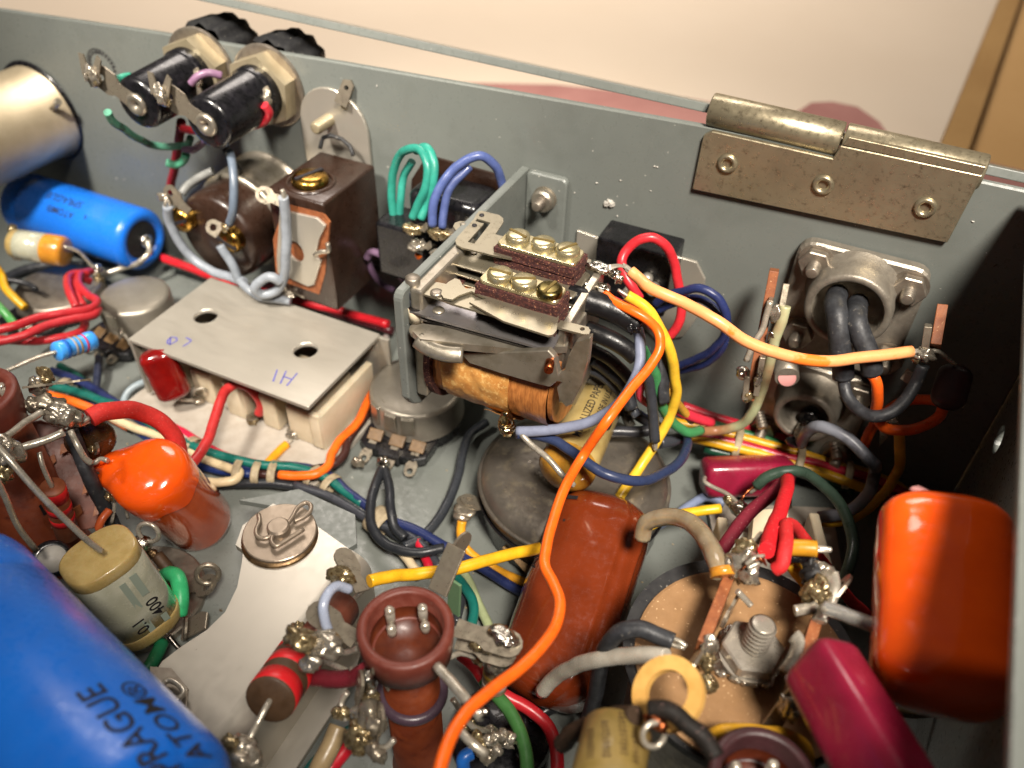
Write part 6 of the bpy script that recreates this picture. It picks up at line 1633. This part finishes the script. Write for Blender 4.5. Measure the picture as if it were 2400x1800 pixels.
# amber ended capacitor under the blue one
a_, c_ = P(45, 572, z=18), P(152, 590, z=17)
ax = axial(a_, c_); L = (c_ - a_).length
t = thing('film_capacitor', 'small pale capacitor with an orange resin end in front of the blue capacitor', 'capacitor', (a_ + c_) / 2 - Vector((0, 0, 5)))
yv = facing(a_, ax); xv = yv.cross(ax)
part('foil_body', MB().lathe(a_, ax, [(0, 4.0), (.3, 4.4), (L * .64, 4.5), (L * .64, 3)], 32), 'film', t)
part('resin_end', MB().lathe(a_ + ax * L * .6, ax, [(0, 4.45), (.5, 4.6), (L * .36, 4.55), (L * .42, 4.2), (L * .45, 3.2), (L * .46, 0)], 32), 'amber', t)
part('resin_end', MB().lathe(a_ + ax * .8, -ax, [(0, 4.4), (2.2, 4.3), (3.2, 3.2), (3.4, 0)], 32), 'paleepoxy', t)
part('lead', MB().tube([P(150, 578, z=20), P(178, 586, z=18), P(205, 610, z=14), P(224, 632, z=10)], .5, 8, 5), 'lead', t)
joint(t, P(32, 535, z=20), (1.3, 1.1, 1.4), 'flux', .3, 3, 1.2)
joint(t, P(42, 600, z=15), (1.3, 1.1, 1.4), 'solder', .3, 3, 1.4)
# maroon dipped drop in front of the cover box
a_, c_ = P(360, 820, z=22), P(415, 932, z=7)
t = thing('dipped_capacitor', 'small glossy dark red dipped capacitor standing at the corner of the cover box', 'capacitor', c_)
part('body', capsule(a_, c_, 4.3, 2.9, 3.0, .5, .55, 10), 'maroon', t)
part('lead', MB().tube([P(352, 822, z=19), P(330, 815, z=17), P(305, 800, z=13), P(290, 782, z=9)], .4, 8, 4), 'lead', t)
part('lead', MB().tube([P(360, 830, z=17), P(335, 830, z=14), P(312, 815, z=11), P(296, 790, z=8)], .35, 8, 4), 'lead', t)
part('lead', MB().tube([P(420, 935, z=6), P(440, 938, z=5), P(460, 938, z=4)], .5, 8, 4), 'lead', t)
# --- tube socket saddle by the film capacitor
c_ = P(330, 1395, z=2)
t = thing('socket_saddle', 'round grey socket saddle on the floor with bent lugs behind the film capacitor', 'socket', c_)
part('disc', MB().lathe((c_.x, c_.y, 0), Z, [(.2, 13.2), (1.6, 13.2), (2.0, 12.8), (2.0, 6), (5, 5.4), (5, 0)], 48, smooth=False), 'oldnickel', t)
lug(t, P(445, 1372, z=3), (.9, .1, .5), (-.4, -.3, .8), 8, 5, 1.4, 'lug')
part('lug_eye', MB().torus(P(487, 1346, z=7), (.6, -.7, .4), 2.2, .6, 26, 8), 'lug', t)
joint(t, P(332, 1276, z=14), (2.3, 2.0, 2.0), 'solderbright', .15, 1)
part('wire_eye', MB().torus(P(348, 1248, z=17), (.3, -.9, .3), 2.2, .5, 26, 8), 'lead', t)
joint(t, P(358, 1300, z=11), (1.2, 1.0, 1.2), 'copperlug', .3, 3, 1.0)
part('sleeve', MB().tube([P(368, 1302, z=11), P(385, 1322, z=10), P(398, 1340, z=9)], 1.3, 10, 4), 'carbon', t)
joint(t, P(375, 1342, z=9), (1.0, .9, 1.0), 'flux', .3, 3, 1.0)
lug(t, P(430, 1450, z=4), (.5, -.6, .5), (-.7, -.6, .3), 7, 4.4, 0)
part('plate_corner', MB().plate([(-3, -2.5), (3, -2.5), (3, 1.5), (1.5, 2.5), (-3, 2)], .6, frame(P(455, 1462, z=4), (.8, .6, .2), (-.4, -.2, .9)), bev=.1), 'lug', t)
wire('bright mint green wire stub beside the film capacitor', '#39b071', [(388, 1350, 10), (400, 1345, 12), (414, 1352, 13), (423, 1375, 13), (424, 1405, 12), (420, 1440, 10)], 1.75)
wire('dark green wire between the film capacitor and the big blue can', '#1d6b45', [(382, 1505, 8), (365, 1540, 9), (345, 1570, 10), (325, 1600, 10)], 1.4)
wire('black cable beside the brown post running down to the socket', '#1c1c1e', [(165, 1010, 36), (185, 1060, 32), (205, 1110, 28), (232, 1165, 22), (258, 1215, 16), (280, 1260, 10)], 1.6, m=M['rubber'])
wire('second black cable behind the first beside the brown post', '#202024', [(178, 1020, 30), (190, 1070, 26), (212, 1130, 21), (240, 1190, 15)], 1.0, m=M['rubber'])
# --- by the bakelite socket and fuse holders
wire('grey wire sweeping from the left screw lug of the bakelite socket', '#868c94', [(392, 482, Y(-28)), (396, 515, Y(-28)), (412, 555, Y(-28)), (448, 602, Y(-27)), (490, 632, Y(-27)), (535, 648, Y(-27)), (572, 660, Y(-28))], 1.35, bare=(0,))
wire('grey wire dropping from the middle lug of the bakelite socket', '#80878f', [(516, 575, Y(-28)), (530, 598, Y(-28)), (545, 622, Y(-28)), (556, 648, Y(-28)), (562, 662, Y(-28))], 1.3)
wire('grey wire from the block screw lug knotted over the cover box', '#8a9097', [(664, 462, Y(-28)), (668, 490, Y(-28)), (671, 540, Y(-28)), (670, 600, Y(-29)), (662, 660, Y(-29)), (645, 684, Y(-30)), (612, 690, Y(-32)), (597, 676, Y(-33)), (612, 658, Y(-32)), (640, 650, Y(-31)), (656, 662, Y(-30))], 1.35, bare=(0,))
wire('grey wire tail lying on the cover box edge', '#7f858c', [(560, 655, Y(-28)), (580, 678, Y(-30)), (605, 694, 24), (640, 700, 24), (680, 706, 23.5)], 1.2)
wire('grey blue wire hanging from the second fuse holder to the bakelite socket', '#5f6a78', [(540, 355, Y(-20)), (545, 390, Y(-23)), (549, 440, Y(-26)), (546, 490, Y(-28)), (538, 525, Y(-28))], 1.15, bare=(1,))
wire('pale grey wire slanting behind the bakelite socket', '#7d7e7b', [(500, 400, Y(-16)), (470, 415, Y(-18)), (440, 435, Y(-20)), (425, 455, Y(-22))], 1.2)
wire('faded green wire sagging from the first fuse holder tip', '#4d6f5b', [(252, 262, Y(-32)), (262, 280, Y(-31)), (290, 302, Y(-28)), (330, 328, Y(-22)), (370, 342, Y(-17)), (410, 343, Y(-14)), (440, 338, Y(-12)), (447, 322, Y(-12))], 1.05, m=M['fadegreen'])
wire('short teal wire behind the first fuse holder body', '#3c9c82', [(252, 198, Y(-24)), (275, 186, Y(-22)), (305, 178, Y(-18))], 1.05)
wire('lavender wire arching between the two fuse holders', '#82627c', [(446, 196, Y(-14)), (460, 182, Y(-13)), (490, 172, Y(-11)), (520, 178, Y(-9))], 1.05)
wire('lavender wire curling below the second fuse holder', '#7d5f78', [(430, 350, Y(-13)), (452, 350, Y(-13)), (475, 335, Y(-13)), (490, 318, Y(-14))], 1.05)
wire('dark red cloth wire hanging down the wall below the fuse holders', '#8e1d22', [(425, 285, Y(-12)), (420, 330, Y(-10)), (412, 375, Y(-8)), (404, 420, Y(-6)), (398, 450, Y(-5))], 1.3, True)
wire('red wire looping beside the second fuse holder body', '#c62f3a', [(425, 300, Y(-14)), (450, 305, Y(-14)), (520, 302, Y(-13)), (580, 296, Y(-12)), (620, 285, Y(-11)), (630, 262, Y(-11)), (618, 246, Y(-12))], 1.15)
wire('mint green wire end pointing left below the fuse holders', '#57a583', [(390, 382, Y(-14)), (410, 386, Y(-13)), (428, 378, Y(-12)), (436, 362, Y(-12))], 1.2)
wire('black wire dropping between the fuse holder and the bakelite socket', '#1d1e22', [(520, 320, Y(-10)), (530, 350, Y(-12)), (545, 380, Y(-14)), (560, 400, Y(-12))], 1.2)
wire('red wire running along the wall foot under the bakelite socket', '#c5202a', [(380, 605, 8), (430, 622, 8), (480, 642, 7), (540, 662, 7), (640, 690, 6), (740, 715, 6), (830, 738, 6), (910, 760, 6)], 1.4, name='wire')
wire('dark maroon wire beside the red wall foot wire', '#45151c', [(600, 660, 5), (700, 698, 5), (800, 740, 4), (920, 775, 4)], 1.3)
# --- jack loops
GJ = 'looped wires on the black jack'
wire('outer green loop rising from the jack', '#2d8474', [(945, 610, Y(-14)), (930, 560, Y(-14)), (920, 490, Y(-13)), (918, 430, Y(-12)), (930, 375, Y(-12)), (955, 350, Y(-13)), (985, 352, Y(-14)), (1002, 385, Y(-16)), (998, 440, Y(-18)), (980, 480, Y(-19)), (966, 512, Y(-20))], 1.1, group=GJ)
wire('inner green loop rising from the jack', '#31897a', [(940, 600, Y(-12)), (940, 540, Y(-12)), (938, 470, Y(-12)), (948, 410, Y(-10)), (966, 378, Y(-10))], 1.05, group=GJ)
wire('right hand green loop rising from the jack', '#2f8a79', [(975, 352, Y(-12)), (1000, 346, Y(-13)), (1016, 380, Y(-15)), (1014, 435, Y(-17)), (1000, 480, Y(-18)), (985, 514, Y(-20))], 1.1, group=GJ)
wire('outer blue loop arching right from the jack', '#4c5a8c', [(1014, 530, Y(-20)), (1015, 480, Y(-19)), (1030, 440, Y(-17)), (1060, 400, Y(-14)), (1095, 374, Y(-12)), (1130, 366, Y(-10)), (1158, 385, Y(-8)), (1175, 425, Y(-6)), (1182, 470, Y(-5))], 1.15, group=GJ)
wire('inner blue loop arching right from the jack', '#46527f', [(1036, 534, Y(-20)), (1040, 490, Y(-18)), (1050, 450, Y(-16)), (1070, 420, Y(-14)), (1100, 390, Y(-11))], 1.05, group=GJ)
wire('tan sleeve beside the jack wires', '#7d5c41', [(905, 528, Y(-15)), (918, 548, Y(-15)), (935, 580, Y(-14)), (950, 615, Y(-12))], 1.6, flat=.6, name='sleeve', cat='sleeve')
wire('short orange wire under the jack', '#e86a22', [(984, 592, Y(-18)), (984, 620, Y(-16)), (985, 655, Y(-14))], 1.25)
wire('upper lavender wire under the jack', '#7d637c', [(860, 605, Y(-12)), (868, 592, Y(-12)), (890, 595, Y(-13)), (920, 622, Y(-14)), (950, 660, Y(-14)), (968, 690, Y(-14))], 1.1)
wire('lower lavender wire under the jack', '#634c63', [(862, 600, Y(-10)), (872, 635, Y(-10)), (895, 665, Y(-9)), (925, 680, Y(-8))], 1.0)
wire('pale tube passing behind the cover box under the relay', '#b3a9a4', [(905, 790, 4), (885, 850, 4), (872, 900, 4), (850, 950, 3)], 1.2)
wire('maroon wire running out of the left lug cluster', '#6b222b', [(690, 1590, D(136)), (740, 1590, D(134)), (780, 1592, D(132)), (830, 1588, D(130)), (862, 1570, D(128))], 1.5)
wire('milky blue loop of sleeve over the left lug cluster', '#b6bccb', [(775, 1500, D(128)), (762, 1450, D(127)), (758, 1420, D(127)), (768, 1392, D(128)), (790, 1375, D(130)), (820, 1382, D(132))], .85, m=M['paleblue'], name='sleeve', cat='sleeve')
wire('teal wire in the bottom foreground beside the bracket flange', '#1c5a55', [(840, 1700, 6), (790, 1740, 6), (730, 1800, 6), (690, 1860, 6)], 1.3)
wire('tan wire in the bottom foreground left of the centre post', '#94805f', [(795, 1700, 26), (775, 1745, 25), (748, 1800, 24), (730, 1850, 24)], 1.7)
wire('red wire in the bottom foreground left of the centre post', '#b51d2b', [(822, 1738, 22), (800, 1770, 21), (770, 1805, 20), (740, 1850, 20)], 1.4)

mb = MB()
for i in range(26):
    px, py = (random.gauss(1430, 60), random.gauss(440, 60)) if i < 8 else (random.uniform(150, 2300), random.uniform(150, 520))
    q = P(px, py, y=-.1)
    if 4 < q.z < 76: mb.blob(q, (random.uniform(.12, .3), .12, random.uniform(.12, .3)), .3, 1)
for px, py in ((1428, 473), (1434, 478), (1422, 478)): mb.blob(P(px, py, y=-.2), (.8, .5, .7), .4, 2)
o = solo('wall_flecks', mb, 'card', None, None, None, 'stuff')
mb = MB()
for i in range(140):
    q = P(random.uniform(150, 1900), random.uniform(700, 1750), z=.15)
    mb.blob(q, (random.uniform(.12, .32), random.uniform(.12, .3), .12), .3, 1)
o = solo('floor_crumbs', mb, 'lace', None, None, None, 'stuff')
# ================================================================ small clutter between the larger parts
# charred board behind the upright resistor at the left
px = ((40, 1000), (95, 985), (140, 1000), (172, 1012), (180, 1045), (196, 1072), (190, 1090), (214, 1118), (222, 1150), (246, 1172), (262, 1206), (236, 1236), (170, 1246), (110, 1236), (60, 1180))
q = [P(a, c, d=178) for a, c in px]
c0 = sum(q, Vector()) / len(q)
nz_ = (CAM - c0).normalized()
fr_ = frame(c0, (1, 0, 0), nz_)
inv = fr_.inverted()
t = thing('charred_board', 'scorched red brown fibre board with a jagged edge behind the small upright resistor', 'board', c0 - Vector((0, 0, 12)))
part('board', MB().plate([((inv @ v).x, (inv @ v).y) for v in q][::-1], 1.6, fr_, bev=.15), 'phenol', t)
for a, c, r in ((150, 1050, 1.0), (205, 1140, 1.2), (120, 1080, .9), (232, 1190, 1.3), (180, 1200, 1.0)):
    part('flake', MB().plate([(-r * 1.6, -r * .5), (r * .4, -r), (r * 1.7, .2 * r), (.2 * r, r)], .3, frame(P(a, c, d=175.5), (.6, .3, .8), (nz_ + Vector((random.uniform(-.6, .6), 0, random.uniform(-.5, .5)))).normalized())), 'fibre', t)
t = thing('left_lug_cluster', 'row of dark soldered lugs on the scorched board beside the orange drop', 'terminal', P(215, 1060, d=172))
for a, c in ((196, 1012), (206, 1050), (228, 1108), (246, 1160)):
    b_ = P(a, c, d=174)
    lug(t, b_, (.8, -.2, .5), (-.3, -.8, .4), 4.5, 2.8, .7)
    joint(t, b_ + Vector((2.4, -.6, 1.4)), (.9, .8, .9), random.choice(('solder', 'flux')), .35, 2, .8)
part('bare_lead', MB().tube([P(240, 1100, d=172), P(262, 1130, d=172), P(268, 1180, d=173), P(262, 1225, d=174)], .4, 6, 5), 'lead', t)
part('bare_lead', MB().tube([P(255, 1150, d=172), P(285, 1170, d=174), P(300, 1215, d=176)], .35, 6, 5), 'lead', t)
wire('short copper coloured wire loop beside the scorched board', '#b5532a', [(255, 1195, D(172)), (240, 1215, D(171)), (232, 1238, D(171)), (245, 1252, D(172))], .9)

# extra bare leads and lugs round the bottom centre post
t = thing('lead_tangle', 'tangle of bare soldered leads left of the bottom centre post', 'terminal', P(850, 1640, d=128))
for pts in (((690, 1492, 141), (740, 1520, 138), (800, 1530, 134), (842, 1520, 131)), ((862, 1560, 128), (872, 1610, 126), (858, 1660, 125), (840, 1712, 125)),
            ((820, 1570, 130), (846, 1600, 128), (880, 1640, 126), (895, 1690, 125)), ((745, 1545, 136), (790, 1560, 133), (835, 1590, 130), (850, 1620, 128)),
            ((852, 1715, 124), (870, 1745, 123), (905, 1752, 122), (925, 1735, 122)), ((812, 1690, 127), (800, 1650, 128), (815, 1620, 128))):
    part('bare_lead', MB().tube([P(a, c, d=e) for a, c, e in pts], .5, 7, 5, wob=.25), 'lead', t)
for a, c, d_, r, m_ in ((868, 1640, 126, 1.3, 'flux'), (846, 1675, 126, 1.5, 'solder'), (885, 1700, 125, 1.3, 'solder'), (835, 1740, 124, 1.6, 'flux'), (880, 1765, 122, 1.5, 'lug'), (805, 1672, 127, 1.1, 'flux'), (902, 1590, 127, 1.0, 'solder'), (700, 1478, 142, 1.4, 'flux'), (730, 1470, 140, 1.0, 'solder')):
    joint(t, P(a, c, d=d_), (r, r * .8, r * 1.2), m_, .4, 3, 1.1)
for a, c, d_ in ((858, 1600, 127), (832, 1650, 127), (878, 1728, 124)):
    lug(t, P(a, c, d=d_), (-.4, -.3, .8), (-.7, -.6, .2), 7.5, 3.2, .7)
t = thing('lead_tangle', 'tangle of bare soldered leads right of the bottom centre post', 'terminal', P(1120, 1660, d=140))
for pts in (((1042, 1545, 133), (1080, 1530, 135), (1120, 1540, 137), (1150, 1528, 138)), ((1060, 1640, 133), (1095, 1690, 134), (1130, 1712, 138), (1165, 1722, 142)),
            ((1150, 1515, 139), (1175, 1535, 140), (1180, 1570, 142), (1165, 1600, 144)), ((1100, 1760, 134), (1130, 1740, 138), (1175, 1750, 142))):
    part('bare_lead', MB().tube([P(a, c, d=e) for a, c, e in pts], .5, 7, 5, wob=.25), 'lead', t)
for a, c, d_, r, m_ in ((1095, 1700, 137, 1.2, 'flux'), (1150, 1720, 142, 1.4, 'solder'), (1185, 1735, 145, 1.3, 'solder'), (1120, 1535, 137, 1.5, 'flux'), (1155, 1560, 141, 1.2, 'lug'), (1140, 1770, 141, 1.6, 'lug'), (1108, 1500, 137, 1.4, 'flux')):
    joint(t, P(a, c, d=d_), (r, r * .8, r), m_, .4, 3, 1.1)
for k in range(7):
    lug(t, P(1100 + k * 17, 1742 - 6 * (k % 2), d=143), (random.uniform(-.3, .3), -.5, .8), (.2, -.8, -.4), 4.5, 2.2, .5)
c_ = P(1175, 1705, z=5)
t = thing('valve_socket', 'black round valve socket on the floor under the green wire at the bottom', 'socket', (c_.x, c_.y, 0))
part('body', MB().lathe((c_.x, c_.y, 0), Z, [(0, 9.5), (3, 9.5), (3.6, 9.0), (3.6, 5.2), (6.5, 5.0), (6.8, 4.4), (6.8, 0)], 44), 'black', t)
part('saddle_ear', MB().plate(circ(0, 0, 3.2, 20), .6, Matrix.Translation(P(1232, 1772, z=1.2)), [circ(0, 0, 1.2, 14)]), 'oldnickel', t)
resistor('carbon_resistor', 'small buff resistor with pale bands standing under the right lug of the centre post', P(1158, 1612, d=150), P(1168, 1535, d=146), 2.3, [(.12, .26, 'band_grey'), (.40, .54, 'band_gold'), (.68, .82, 'band_grey')], 'buffres', None, None)
# a second small black wire run at the very bottom
wire('dark wire crossing the floor at the bottom between the posts', '#1d1e20', [(1240, 1690, 3), (1290, 1660, 4), (1330, 1650, 5), (1372, 1655, 6), (1400, 1690, 6)], 1.3)
wire('dusty black wire running along the side wall behind the crimson capacitor', '#1b1b1d', [(1905, 1460, 8), (1945, 1500, 8), (1975, 1560, 7), (2010, 1640, 6), (2040, 1730, 6)], 1.3)
wire('brown lead leaving the orange capacitor at the lower right', '#4a3a22', [(2095, 1665, 14), (2140, 1672, 13), (2190, 1668, 12), (2240, 1660, 10)], 1.0)
